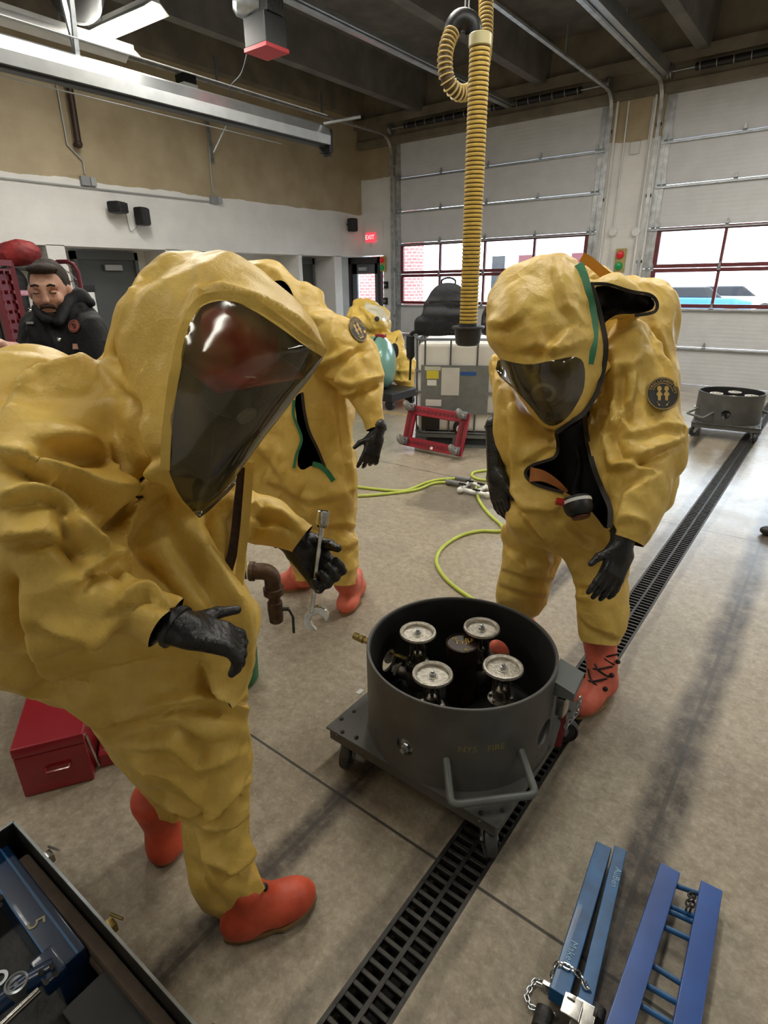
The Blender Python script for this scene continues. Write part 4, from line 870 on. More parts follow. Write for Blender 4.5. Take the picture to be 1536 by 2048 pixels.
def facet(V, N, sc, amp, seed, mask=None, warp=.35, stretch=(1, 1, 1)):
    """piecewise-plane folds: random heights on a warped tetrahedral lattice, linear inside each cell, so creases stay crisp"""
    P = V*np.array(stretch)/sc; w_ = np.stack([np.sin(P@np.array([.9, .4, .7])+seed), np.sin(P@np.array([-.5, .8, .6])+2*seed), np.sin(P@np.array([.3, -.7, .9])+3*seed)], 1); P = P+warp*w_
    s_ = P.sum(1, keepdims=True)/3; Q = P+s_; I = np.floor(Q); f_ = Q-I; order = np.argsort(-f_, axis=1); fs_ = np.take_along_axis(f_, order, 1)
    def h(J): k = (J[:, 0]*73856093+J[:, 1]*19349663+J[:, 2]*83492791+seed*977).astype(np.int64); k = (k ^ (k >> 13))*1274126177 & 0x7fffffff; return ((k ^ (k >> 11)) % 10007)/10007.*2-1
    wts = np.stack([1-fs_[:, 0], fs_[:, 0]-fs_[:, 1], fs_[:, 1]-fs_[:, 2], fs_[:, 2]], 1); J = I.copy(); tot = wts[:, 0]*h(J)
    for k in range(3): J = J.copy(); J[np.arange(len(J)), order[:, k]] += 1; tot += wts[:, k+1]*h(J)
    return V+N*(tot*amp*(1 if mask is None else mask))[:, None]

def hem(V, T, c, d, R):                                   # open a sleeve or trouser leg: drop what lies beyond the plane at c
    c, d = np.array(c), np.array(d); s = np.maximum(-((V-c)@d), np.linalg.norm(V-c, axis=1)-R); return cut(V, T, s)[1][:2]
# ================================================================= BAGS ON THE TOTE, RED DOLLY
M['bag'] = mat('black_nylon', '15161a', .75, bump=.4, bscale=150, noise=.4, nscale=30)
M['bag2'] = mat('dark_brown_nylon', '241d1e', .7, bump=.3, bscale=120, noise=.3, nscale=30)
def backpack(label, c, w_, hh, seed, m, straps=True, strapdrop=True):
    t = wthing('backpack', label, 'backpack', c); R3 = np.array(RZ); c = np.array(c)
    s = Soft(.05); s.rbox(c+[0, 0, hh*.36], (w_*.5, .15, hh*.36), .07, R3); s.ell(c+[0, 0, hh*.68], (w_*.42, .13, hh*.34), R3); s.rbox(c+R3@np.array([-.02, -.15, hh*.27]), (w_*.4, .07, hh*.22), .05, R3)
    s.rbox(c+R3@np.array([w_*.4, -.02, hh*.22]), (.09, .1, hh*.2), .04, R3)
    if strapdrop: s.rbox(c+R3@np.array([-.17, -.1, hh*.2]), (.17, .13, hh*.19), .07, R3); s.rbox(c+R3@np.array([-.12, -.08, hh*.42]), (.13, .12, hh*.1), .05, R3)
    V, F = s.mesh(.014, zmin=c[2]); V = crumple(V, F, .07, 50, .03, seed, amp=.004); V[:, 2] = np.maximum(V[:, 2], c[2]); fast_mesh('bag_body', V, F, m, t, 180)
    b = MB(); a0 = Vector(c+R3@np.array([-.07, 0, hh*.97])); a1 = Vector(c+R3@np.array([.07, 0, hh*.97])); b.tube(smooth_path([a0, a0+Vector((0, 0, .05)), (a0+a1)/2+Vector((0, 0, .075)), a1+Vector((0, 0, .05)), a1], 5), .01, 8); b.build('grab_handle', m, t)
    b = MB()
    for z in (.25, .5, .66): p = Vector(c+R3@np.array([-.01, -.215 if z < .4 else -.14, hh*z])); b.box(p, (w_*.72, .012, .022), Matrix([list(r) for r in R3]))
    b.build('webbing', M['bag2'] if m is M['bag'] else M['bag'], t, smooth=False)
    if strapdrop:
        b = MB(); p = Vector(c+R3@np.array([-w_*.5-.08, -.08, .02])); q = [p+Vector((.12, .04, .02)), p+Vector((.0, -.04, .015)), p+Vector((-.035, -.06, -.05)), p+Vector((-.03, -.06, -.28)), p+Vector((-.04, -.06, -.5))]
        sp_ = smooth_path(q, 6); b.tube(sp_, .02, 8, rf=lambda i: .045 if 10 < i < 18 else (.02 if i <= 10 else .012)); b.build('hanging_strap', m, t)
    return t
backpack('large black backpack with a top handle on the tote, left of the yellow hose', ib(.30, .34, ZT+.01), .5, .52, 3, M['bag'])
backpack('smaller dark bag with a round buckle on the tote, right of the yellow hose', ib(.80, .38, ZT+.01), .26, .34, 5, M['bag2'], strapdrop=False)
t = wthing('dolly', 'red slatted furniture dolly with four casters leaning against the tote', 'dolly', (-3.2, 4.95, 0))
c00, c10 = np.array((-3.60, 4.97, .05)), np.array((-2.86, 5.0, .03)); DU = (c10-c00); W0 = np.linalg.norm(DU); DU /= W0
DN = np.cross(DU, [0, 0, 1.]); DN /= np.linalg.norm(DN)          # towards the camera
DV = np.array([0, 0, 1.])*.93-DN*.36; DV /= np.linalg.norm(DV); NN = np.cross(DU, DV); NN /= np.linalg.norm(NN)
if NN@DN < 0: NN = -NN
def dl(a, b_, c=0): return Vector(c00+DU*a+DV*b_+NN*c)
HH = .45; RR3 = Matrix([[DU[i], DV[i], NN[i]] for i in range(3)])
M['dolly'] = mat('red_dolly_plastic', '8c1a27', .4, noise=.2, nscale=10)
b = MB(); q = .1
for (a, c_, w_, h_) in ((W0/2, q/2, W0, q), (W0/2, HH-q/2, W0, q), (q/2, HH/2, q, HH-2*q), (W0-q/2, HH/2, q, HH-2*q)): b.box(dl(a, c_), (w_, h_, .035), RR3)
fr = b.build('frame', M['dolly'], t, smooth=False, bevel=.004)
b = MB()
for k in range(14):
    for z in (q/2, HH-q/2): b.box(dl(.05+k*(W0-.1)/13, z, .019), (.034, .03, .006), RR3)
for k in range(8):
    for x in (q/2, W0-q/2): b.box(dl(x, q+.02+k*(HH-2*q-.04)/7, .019), (.03, .026, .006), RR3)
b.build('grid_pattern', mat('dolly_dark_red', '5f1019', .5), fr, smooth=False)['kind'] = 'stuff'
b = MB(); b.box(dl(W0*.52, q*.25, .025), (.03, .03, .004), RR3); b.build('white_tag', M['white'], t, smooth=False)
for x in (.04, W0-.06):
    for y in (.05, HH-.03):
        b = MB(); p = dl(x, y, .035); b.box(p, (.08, .08, .02), RR3); b.cyl(p, p+Vector(NN)*.05, .016); b.box(p+Vector(NN)*.05, (.06, .035, .035), RR3); f = b.build('caster_fork', M['steel'], t)
        ax_ = Vector(DU*.7+DV*.5).normalized(); pc = p+Vector(NN)*.085; b = MB(); b.lathe(pc, ax_, [(.008, -.024), (.042, -.024), (.042, -.016), (.054, -.018), (.06, -.01), (.06, .01), (.054, .018), (.042, .016), (.042, .024), (.008, .024)], 24); b.build('wheel', mat('caster_grey_rubber', '77756f', .5, noise=.2) if 'cgr' not in M else M['cgr'], f)
# ================================================================= GARDEN HOSES AND MANIFOLD
M['lime'] = mat('lime_hose', 'b4c150', .45, noise=.1, nscale=12); M['pvc'] = mat('white_pvc', 'e3e3de', .3); M['sleeve'] = mat('grey_foam_sleeve', '7b7a78', .7, noise=.15)
def floor_hose(pts, label, r=.0125):
    P = [Vector(gp(x, y, r)) for x, y in pts]; b = MB(); b.tube(smooth_path(P, 8), r, 10); return tag(b.build('garden_hose', M['lime']), label, 'garden hose', 'lime garden hoses on the floor')
floor_hose([(952, 975), (958, 1000), (978, 1028), (1002, 1050), (1000, 1062), (960, 1062), (920, 1072), (885, 1095), (873, 1120), (882, 1145), (905, 1170), (945, 1198), (1000, 1230)], 'lime hose curling from the white manifold to behind the near cart')
floor_hose([(560, 985), (650, 992), (716, 992), (770, 988), (830, 980), (870, 966), (915, 966)], 'lime hose running left from the manifold, lower of two')
floor_hose([(560, 960), (650, 968), (714, 974), (780, 981), (815, 980), (850, 966), (880, 959), (915, 957)], 'lime hose running left from the manifold, upper of two')
floor_hose([(943, 950), (950, 944), (985, 940), (1020, 942), (1060, 946)], 'lime hose looping right behind the black glove, upper strand')
floor_hose([(943, 951), (955, 958), (985, 961), (1020, 957), (1060, 952)], 'lime hose looping right behind the black glove, lower strand')
floor_hose([(1005, 916), (1030, 916), (1060, 918)], 'short stretch of lime hose between the tote and the right suit, upper'); floor_hose([(1005, 925), (1030, 925), (1060, 927)], 'short stretch of lime hose between the tote and the right suit, lower')
t = wthing('hose_manifold', 'white pipe manifold on the wet floor joining the lime hoses', 'hose manifold', gp(945, 975, 0))
b = MB()
def mp(x, y, z=.03): return Vector(gp(x, y, z))
for P in ([(920, 978), (940, 966), (965, 974), (985, 978)], [(920, 978), (950, 985), (975, 990), (1000, 985)], [(950, 985), (970, 975), (990, 970)], [(985, 978), (1010, 985)]): b.tube([mp(*q) for q in P], .02, 12)
for q in ((920, 980), (940, 966), (968, 975), (975, 990)): b.sphere(mp(*q), .028)
b.build('pipe', M['pvc'], t)
for q in ((940, 962), (962, 968), (953, 980), (925, 968)): b = MB(); b.cyl(mp(*q), mp(*q, z=.08), .012, n=10); b.bbox(mp(*q, z=.085), (.07, .018, .015), .004); b.build('valve_lever', M['black'], t)
for P in ([(893, 963), (930, 970)], [(912, 955), (940, 960)]): b = MB(); b.cyl(mp(*P[0]), mp(*P[1]), .024, n=14); b.build('grey_sleeve', M['sleeve'], t)
# ================================================================= TOOLBOX, CASE, PIPE FITTING, BLUE BARS
M['tbred'] = mat('toolbox_red', '8e1c26', .28, noise=.08, nscale=3, coat=.4)
A_, B_ = Vector(gp(50, 1597, 0)), Vector(gp(190, 1560, 0)); A_.z = B_.z = 0; bx = (B_-A_); TW = bx.length; bx.normalize(); by = Vector((-bx.y, bx.x, 0)); TD, TH = .62, .222
t = wthing('tool_box', 'red metal tool box on the floor behind the left person', 'tool box', A_+bx*TW/2+by*.2); RT = Matrix([[bx[i], by[i], (0, 0, 1)[i]] for i in range(3)])
def tb(x, y, z): return A_+bx*x+by*y+Vector((0, 0, z))
b = MB(); b.bbox(tb(TW/2, TD/2, TH*.41), (TW, TD, TH*.8), .006, RT); b.build('body', M['tbred'], t); b = MB(); b.bbox(tb(TW/2, TD/2, TH*.91), (TW+.004, TD+.004, TH*.2), .008, RT); b.build('lid', M['tbred'], t)
b = MB(); b.tube([tb(TW*.4, -.003, TH*.5), tb(TW*.41, -.018, TH*.47), tb(TW*.72, -.018, TH*.47), tb(TW*.73, -.003, TH*.5)], .006, 8); b.build('end_handle', M['tbred'], t)
for y in (.14, .34): b = MB(); b.bbox(tb(TW+.006, y, TH*.78), (.012, .035, .07), .003, RT); b.build('latch', M['chrome'], t)
b = MB(); b.tube([tb(TW+.003, .02, TH*.9), tb(TW+.012, .02, TH*.5), tb(TW+.012, .05, .02)], .006, 6); b.build('edge_trim', M['chrome'], t)
t = wthing('red_tray', 'low red tray with a chrome fitting beside the tool box', 'tray', gp(215, 1515, 0)); c = Vector(gp(205, 1528, 0)); b = MB(); b.bbox(c+bx*.06+by*.08+Vector((0, 0, .03)), (.13, .2, .06), .005, RT); b.build('tray', M['tbred'], t)
b = MB(); b.lathe(c+bx*.05+by*.03+Vector((0, 0, .06)), (0, 0, 1), [(0, .012), (.02, .012), (.035, .006), (.045, 0)], 24); b.build('chrome_dish', M['chrome'], t)
# black open case, lower left
M['case'] = mat('worn_black_case', '2c2c2a', .42, .4, noise=.45, nscale=12, bump=.1, bscale=60); M['navy'] = mat('navy_enamel', '0d2a4c', .3, noise=.25, nscale=9, coat=.3)
zt = .2; p0, p1 = Vector(gp(28, 1643, zt)), Vector(gp(392, 2050, zt)); dr = (p1-p0); dr.z = 0; CL = dr.length+.25; dr.normalize(); inn = Vector((dr.y, -dr.x, 0))
if inn.y > 0: inn = -inn
t = wthing('equipment_case', 'open black metal case at the lower left corner, foam edged', 'equipment case', (p0.x, p0.y, 0)); RC = Matrix([[dr[i], inn[i], (0, 0, 1)[i]] for i in range(3)]); O_ = Vector((p0.x, p0.y, 0))
def cs(a, b_, z): return O_+dr*a+inn*b_+Vector((0, 0, z))
b = MB(); b.box(cs(CL/2, .003, zt/2), (CL, .006, zt), RC); b.box(cs(.003, .2, zt/2), (.006, .4, zt), RC); b.box(cs(CL/2, .2, .004), (CL, .4, .008), RC); b.build('shell', M['case'], t, smooth=False)
b = MB(); b.box(cs(CL/2, .001, zt+.001), (CL, .007, .004), RC); b.box(cs(.001, .2, zt+.001), (.007, .4, .004), RC); b.build('bright_edge', M['steel'], t, smooth=False)
b = MB(); b.bbox(cs(CL/2+.03, .026, zt-.085), (CL-.1, .035, .05), .01, RC); b.bbox(cs(CL/2+.05, .035, zt-.12), (CL-.16, .03, .03), .01, RC); b.build('foam_strip', mat('brown_foam', '54483c', .9, noise=.2, nscale=20), t)
for a, nm in ((.19, 'catch'), (.52, 'catch'), (.93, 'catch')): b = MB(); b.bbox(cs(a, -.012, zt-.02), (.03, .018, .03), .003, RC); b.cyl(cs(a-.012, -.02, zt+.004), cs(a+.03, -.03, zt+.01), .004, n=8); b.build(nm, M['brass'] if a > .5 else M['chrome'], t)
# blue numbered box inside
t = wthing('blue_box', 'navy blue box painted with a 5 inside the open black case', 'metal box', cs(.3, .15, .01))
q0, q1, q2 = Vector(gp(8, 1800, .14)), Vector(gp(110, 1948, .14)), Vector(gp(178, 1900, .14)); dx_ = (q1-q0).normalized(); dy_ = (q2-q1); dy_ = (dy_-dx_*dy_.dot(dx_)); WB = dy_.length; dy_.normalize(); RB = Matrix([[dx_[i], dy_[i], (0, 0, 1)[i]] for i in range(3)])
LB = (q1-q0).length+.3; cb = q1-dx_*LB/2+dy_*WB/2
b = MB(); b.bbox(cb-Vector((0, 0, .065)), (LB, WB, .13), .006, RB); bb_ = b.build('body', M['navy'], t)
b = MB(); b.box(cb+dy_*(WB/2-.022)+Vector((0, 0, .002)), (LB, .006, .004), RB); b.box(cb-dy_*(WB/2-.004)+Vector((0, 0, .002)), (LB, .005, .004), RB); b.build('rib', mat('blue_rib', '2c5a86', .35), t, smooth=False)
vs, fs = text_mesh('5', .062, Vector(gp(70, 1847, .1415)), dx_*-1*0+dy_*-.35+dx_*.95, dy_*.95+dx_*.3, None, None, None, .0003); nb = MB(); nb.add(vs, fs); nb.build('painted_number', mat('cream_paint', 'a9a183', .6), bb_, smooth=False)
# jack-like clamp at the corner
t = wthing('pipe_clamp', 'dark blue clamp with a shiny bar and bolts in the lower left corner', 'clamp', gp(60, 1990, 0))
def pt(x, y, z): return Vector(gp(x, y, z))
b = MB(); b.tube([pt(-60, 2060, .10), pt(0, 2006, .12), pt(55, 1965, .13), pt(108, 1935, .13)], .024, 14); b.bbox(pt(100, 1940, .12), (.09, .06, .05), .01, RB); b.build('arm', M['navy'], t)
b = MB(); b.cyl(pt(-60, 2110, .15), pt(78, 1980, .15), .009, n=14); b.build('shiny_bar', M['chrome'], t)
b = MB(); b.lathe(pt(33, 1967, .15), (0, 0, 1), [(.0, -.03), (.026, -.03), (.026, .004), (.021, .006), (.019, .0), (.012, -.004), (0, .004)], 24); b.lathe(pt(0, 1962, .14), (0, 0, 1), [(.012, 0), (.02, .0), (.02, .01), (.012, .01)], 20, True); b.build('socket_ring', M['steel'], t)
for x, y in ((82, 1945), (112, 1948), (93, 1964), (104, 1933), (2, 1795), (0, 1810)): b = MB(); b.cyl(pt(x, y, .14), pt(x, y, .158), .0065, n=10); b.build('bolt', M['chrome'], t)
# second dark box behind the arm
b = MB(); c = pt(250, 2075, .07); b.bbox(c, (.3, .14, .09), .01, RC); tag(b.build('black_block', M['black']), 'black block lying inside the open case at the bottom edge', 'block')
# brown elbow fitting with ball valve behind the left person
M['rust'] = mat('brown_cast_fitting', '54402f', .5, .5, noise=.3, nscale=30, bump=.2, bscale=90); gb_ = gp(470, 1352, 0); DP = float(proj(np.array([gb_[0], gb_[1], .55]))[2])-.03
t = wthing('pipe_fitting', 'brown pipe elbow with a lever valve standing behind the left person', 'pipe fitting', (gb_[0], gb_[1], 0))
def pd(x, y, d=DP): return Vector(at(x, y, d))
dz = Vector((0, 0, -1)); e0, e1 = pd(497, 1136), pd(516, 1139); ax_ = Vector(_r).normalized(); ctr = pd(535, 1150)
b = MB(); R0 = .036; el = [ctr+Vector((0, 0, .018))-ax_*.075, ctr+Vector((0, 0, .018))-ax_*.02]+arc(ctr-ax_*.02-Vector((0, 0, .022)), .04, PI/2, 0, 8, ax_, (0, 0, 1))+[ctr+ax_*.02+dz*.1]
b.tube(el, R0, 24); b.lathe(el[0], el[1]-el[0], [(R0-.008, -.004), (R0+.007, 0), (R0+.007, .02), (R0-.002, .022)], 24); b.lathe(el[-1]-dz*.02, dz, [(R0, -.02), (R0+.009, -.018), (R0+.009, .012), (R0, .014)], 24)
b.build('elbow', M['rust'], t)
b = MB(); b.lathe(el[-1], dz, [(.026, 0), (.026, .03), (.033, .034), (.034, .07), (.031, .13), (.026, .135), (.0, .135)], 24); v_ = b.build('ball_valve', M['rust'], t)
lp = el[-1]+dz*.07+ax_*.03; b = MB(); b.cyl(lp-ax_*.01, lp+ax_*.03, .009, n=10); b.beam(lp+ax_*.028, lp+ax_*.045+dz*.04, .012, .005, up=(0, 1, 0)); b.beam(lp+ax_*.045+dz*.04, lp+ax_*.043+dz*.125, .012, .005, up=(0, 1, 0)); b.build('lever', M['iron'], v_)
b = MB(); b.cyl(el[0], el[0]-ax_*.06, .034, n=24); b.cyl(el[0]-ax_*.05, el[0]-ax_*.14, .028, n=24); b.build('blue_coupling', mat('blue_coupling', '1d3562', .3, .2, coat=.4), t)
b = MB(); b.lathe(el[0]+ax_*.001, -ax_, [(R0+.0005, 0), (R0+.0015, .002), (R0+.0015, .006), (R0, .008)], 24); b.build('white_seal', M['white'], t)
g0 = el[0]-ax_*.11; b = MB(); b.cyl((g0.x, g0.y, g0.z+.1), (g0.x, g0.y, .1), .026, n=20); b.build('riser_pipe', M['iron'], t)
b = MB(); b.lathe((g0.x, g0.y, 0), (0, 0, 1), [(.0, 0), (.08, 0), (.095, .02), (.1, .16), (.08, .22), (.04, .25), (0, .25)], 40); b.build('green_base', mat('green_tank_paint', '1f6a42', .4, noise=.15), t)
# ================================================================= BLUE BARS
M['blue1'] = mat('teal_blue_bar', '1a5688', .42, noise=.3, nscale=14, coord='Object', stretch=(1, 1, 1), coat=.1); M['blue2'] = mat('royal_blue_bar', '244e96', .35, noise=.18, nscale=9, coat=.2)
def bar(P, q, w_, zc, h_, name, m, par):          # P near end, q far end (floor points), top at zc
    a, b_ = Vector(P), Vector(q); b = MB(); a.z = b_.z = zc-h_/2; d = (b_-a).normalized(); s_ = Vector((d.y, -d.x, 0)); R3 = Matrix([[d[i], s_[i], (0, 0, 1)[i]] for i in range(3)])
    b.bbox((a+b_)/2, ((b_-a).length, w_, h_), .003, R3); return b.build(name, m, par), d, s_, R3
zc = .075
t = wthing('clamp_bars', 'pair of teal blue bars wrapped with a chain at the bottom of the photo', 'clamp bars', gp(1170, 1850, 0))
far1, far2 = Vector(gp(1208, 1696, zc)), Vector(gp(1243, 1694, zc)); n1, n2 = Vector(gp(1112, 1985, zc)), Vector(gp(1168, 2010, zc))
o1, d1, s1, R1 = bar(gp(1118, 1986, zc), gp(1208, 1688, zc), .047, zc, .05, 'bar', M['blue1'], t); o2, d2, s2, R2 = bar(gp(1170, 2003, zc), gp(1242, 1692, zc), .036, zc-.006, .045, 'bar', M['blue1'], t)
for s, x, y, o_ in (('Maker', 1142, 1905, o1), ('AuBen', 1232, 1755, o2)): vs, fs = text_mesh(s, .026, pt(x, y, zc+(.0012 if o_ is o1 else -.005)), -d1, s1, None, None, None, .0002); b = MB(); b.add(vs, fs); b.build('chalk_writing', mat('chalk', '8fb0c4', .8), o_, smooth=False)
b = chain([pt(1102, 1965, .03), pt(1112, 1926, zc+.004), pt(1130, 1930, zc+.006), pt(1152, 1942, zc+.006), pt(1163, 1955, zc+.002), pt(1172, 1972, zc+.004), pt(1184, 1998, .05)], .02, .0022); b.build('chain', M['chrome'], t)
b = chain([pt(1100, 1968, .02), pt(1070, 1960, .01), pt(1052, 1990, .01), pt(1060, 2015, .01), pt(1090, 2018, .01), pt(1110, 2030, .03)], .017, .002); b.build('loose_chain', M['steel'], t)
b = MB(); b.bbox(pt(1142, 2022, .07), (.05, .045, .04), .003, R1); b.build('clamp_block', M['chrome'], t)
for c_, d_ in ((pt(1165, 2040, .06), (.07, .05, .03)), (pt(1092, 1975, .05), (.012, .02, .035)), (pt(1142, 2000, .08), (.012, .02, .03))): b = MB(); b.bbox(c_, d_, .002, R1); b.build('clamp_lug', M['chrome'], t)
b = MB(); b.cyl(pt(1072, 1966, .045), pt(1096, 1977, .045), .007); b.build('pin', M['chrome'], t)
b = MB(); b.lathe(pt(1190, 2040, .05), d1, [(0, 0), (.02, 0), (.02, .03), (.0, .035)], 18); b.build('screw_end', M['iron'], t)
b = MB(); b.cyl(pt(1080, 2060, .03), pt(1090, 2020, .03), .022); b.build('round_stub', M['iron'], t)
b = MB(); b.lathe(pt(1190, 2030, .06), s1, [(.012, -.004), (.02, -.004), (.02, .004), (.012, .004)], 18, True); b.build('ring_eye', M['iron'], t)
t = wthing('rung_rack', 'two royal blue rails joined by round rungs like a short ladder, bottom right', 'rung rack', gp(1350, 1900, 0)); zr = .085
oa, da, sa, Ra = bar(gp(1232, 2075, zr), gp(1341, 1734, zr), .056, zr, .05, 'rail', M['blue2'], t); ob, db, sb, Rb_ = bar(gp(1365, 2100, zr), gp(1424, 1770, zr), .056, zr, .05, 'rail', M['blue2'], t)
for y0, y1 in (((1362, 1775), (1405, 1790)), ((1352, 1818), (1400, 1838)), ((1346, 1826), (1395, 1848)), ((1336, 1858), (1388, 1882)), ((1316, 1938), (1364, 1968)), ((1306, 1978), (1355, 2006)), ((1296, 2020), (1346, 2050))):
    a, c_ = pt(*y0, zr-.03), pt(*y1, zr-.03); d_ = (c_-a)*.3; b = MB(); b.cyl(a-d_, c_+d_, .0075, n=12); b.build('rung', M['blue1'], t)
b = chain([pt(1372, 1820, zr), pt(1378, 1800, zr+.01), pt(1382, 1785, zr+.01), pt(1390, 1790, zr), pt(1386, 1805, zr-.01), pt(1380, 1822, zr-.02)], .017, .0024); b.build('chain', M['iron'], t)
# scraps on the floor
tag(MB().box(pt(722, 1447, .003), (.02, .03, .004)).build('paper_scrap', M['white'], smooth=False), 'torn white paper scrap on the corner of the near cart', 'scrap').location.z = .165

s = Soft(.01); p = gp(1538, 1062, .03); s.ell(p+np.array([.03, 0, .0]), (.09, .05, .04)); tag(soft_obj(s, 'boot_tip', .008, M['black'], None, zmin=0.), 'black boot tip poking in at the right edge', 'boot')
p = gp(535, 1260, 0)
# ================================================================= PEOPLE: shared builders
def suit_mat():
    m = mat('yellow_suit_fabric', 'c9a23a', .42, spec=.45); n = m.node_tree.nodes; L = m.node_tree.links; b = n['Principled BSDF']
    tc = n.new('ShaderNodeTexCoord'); P = tc.outputs['Object']
    def nz(s, d=4, r=.6): t = n.new('ShaderNodeTexNoise'); t.inputs['Scale'].default_value = s; t.inputs['Detail'].default_value = d; t.inputs['Roughness'].default_value = r; L.new(P, t.inputs['Vector']); return t.outputs[0]
    r1 = n.new('ShaderNodeValToRGB'); e = r1.color_ramp.elements; e[0].position = .3; e[1].position = .7; e[0].color = (*hexc('cda84a'), 1); e[1].color = (*hexc('e3c468'), 1); L.new(nz(7, 6), r1.inputs[0])
    r2 = n.new('ShaderNodeValToRGB'); e = r2.color_ramp.elements; e[0].position = .62; e[1].position = .8; e[0].color = (0, 0, 0, 1); e[1].color = (.6, .6, .6, 1); L.new(nz(16, 8, .75), r2.inputs[0])
    mx = n.new('ShaderNodeMixRGB'); L.new(r2.outputs[0], mx.inputs[0]); L.new(r1.outputs[0], mx.inputs[1]); mx.inputs[2].default_value = (*hexc('9a7734'), 1)
    ge = n.new('ShaderNodeNewGeometry'); m3 = n.new('ShaderNodeMixRGB'); L.new(ge.outputs['Backfacing'], m3.inputs[0]); L.new(mx.outputs[0], m3.inputs[1]); m3.inputs[2].default_value = (*hexc('2a2118'), 1); L.new(m3.outputs[0], b.inputs['Base Color'])
    ad = n.new('ShaderNodeMath'); ad.operation = 'MULTIPLY_ADD'; ad.inputs[1].default_value = .25; L.new(nz(160, 2), ad.inputs[0]); L.new(nz(22, 5, .65), ad.inputs[2])
    bp = n.new('ShaderNodeBump'); bp.inputs['Strength'].default_value = .6; bp.inputs['Distance'].default_value = .006; L.new(ad.outputs[0], bp.inputs['Height'])
    vo_ = n.new('ShaderNodeTexVoronoi'); vo_.inputs['Scale'].default_value = 9; wp = n.new('ShaderNodeVectorMath'); wp.operation = 'MULTIPLY_ADD'; nw = n.new('ShaderNodeTexNoise'); nw.inputs['Scale'].default_value = 4; L.new(P, nw.inputs['Vector'])
    L.new(nw.outputs['Color'], wp.inputs[0]); wp.inputs[1].default_value = (.25, .25, .25); L.new(P, wp.inputs[2]); L.new(wp.outputs[0], vo_.inputs['Vector'])
    b2 = n.new('ShaderNodeBump'); b2.inputs['Strength'].default_value = .32; b2.inputs['Distance'].default_value = .03; L.new(vo_.outputs['Distance'], b2.inputs['Height']); L.new(bp.outputs[0], b2.inputs['Normal']); L.new(b2.outputs[0], b.inputs['Normal'])
    mr = n.new('ShaderNodeMapRange'); L.new(nz(5, 4), mr.inputs[0]); mr.inputs[3].default_value = .34; mr.inputs[4].default_value = .55; L.new(mr.outputs[0], b.inputs['Roughness'])
    return m
M['suit'] = suit_mat(); M['lining'] = mat('dark_suit_lining', '2a2118', .6, noise=.4, nscale=10); M['inner'] = mat('dark_undersuit', '0f0f12', .75, noise=.3, nscale=15)
M['zip'] = mat('brown_zip_chain', '3a2413', .5, .2, noise=.5, nscale=80); M['green'] = mat('green_flap_trim', '2f7a56', .5, noise=.15, nscale=10); M['visor'] = glass('tinted_visor', (.86, .80, .60), .2, .1)
n_ = M['visor'].node_tree; mo = n_.nodes['Material Output']; mx_ = mo.inputs[0].links[0].from_node; ms = n_.nodes.new('ShaderNodeMixShader'); df = n_.nodes.new('ShaderNodeBsdfDiffuse'); df.inputs[0].default_value = (.42, .33, .14, 1)  # yellow-brown diffuse mixed in as reflected haze and scratches on the visor
nzv = n_.nodes.new('ShaderNodeTexNoise'); nzv.inputs['Scale'].default_value = 5; nzv.inputs['Detail'].default_value = 6; mrv = n_.nodes.new('ShaderNodeMapRange'); mrv.inputs[1].default_value = .35; mrv.inputs[2].default_value = .7; mrv.inputs[3].default_value = .04; mrv.inputs[4].default_value = .22
n_.links.new(nzv.outputs[0], mrv.inputs[0]); n_.links.new(mrv.outputs[0], ms.inputs[0]); n_.links.new(mx_.outputs[0], ms.inputs[1]); n_.links.new(df.outputs[0], ms.inputs[2]); n_.links.new(ms.outputs[0], mo.inputs[0])
M['glarev'] = mat('pale_glare_visor', 'd9d4bc', .12, spec=.9, coat=1.); M['boot'] = mat('orange_rubber_boot', 'd85a3c', .5, noise=.2, nscale=14, bump=.15, bscale=50, col2='b8452c'); M['boot2'] = mat('faded_orange_boot', 'e2715a', .5, noise=.2, nscale=12, bump=.15, bscale=50)
M['sole'] = mat('tan_boot_sole', '8b7048', .7); M['glove'] = mat('black_rubber_glove', '1c1c1e', .36, noise=.3, nscale=18, bump=.35, bscale=70); M['orangein'] = mat('orange_lining_patch', 'a8672f', .5, noise=.2, nscale=20)
M['embl'] = mat('emblem_black', '15130f', .6); M['eg'] = mat('emblem_gold', 'b9963f', .5); M['helmet'] = mat('red_helmet', 'a8261c', .3, noise=.2, nscale=6, coat=.3); M['skin'] = mat('skin', 'cf9f8a', .5, noise=.12, nscale=20); M['hair'] = mat('brown_hair', '2b1e15', .75, noise=.4, nscale=40, bump=.5, bscale=120, stretch=(1, 1, .3))
def lined(o, th=.004, m='lining'):
    pass                                                      # the cloth carries its dark lining on its inner side
ar, au, af = [np.array(q) for q in (_r, _u, _f)]
def cdir(a, b, c=0.): d = a*ar+b*au+c*af; return d/np.linalg.norm(d)
def poly_s(V, poly, rnd=1, facing=None, N=None, k=70.):
    x, y, z = npj(V); s = -poly_sd(x, y, round_poly(poly, rnd))
    if N is not None:
        vd = V-CP; vd /= np.linalg.norm(vd, axis=1)[:, None]; s = np.maximum(s, ((N*vd).sum(1)+.02)*k)
    return s
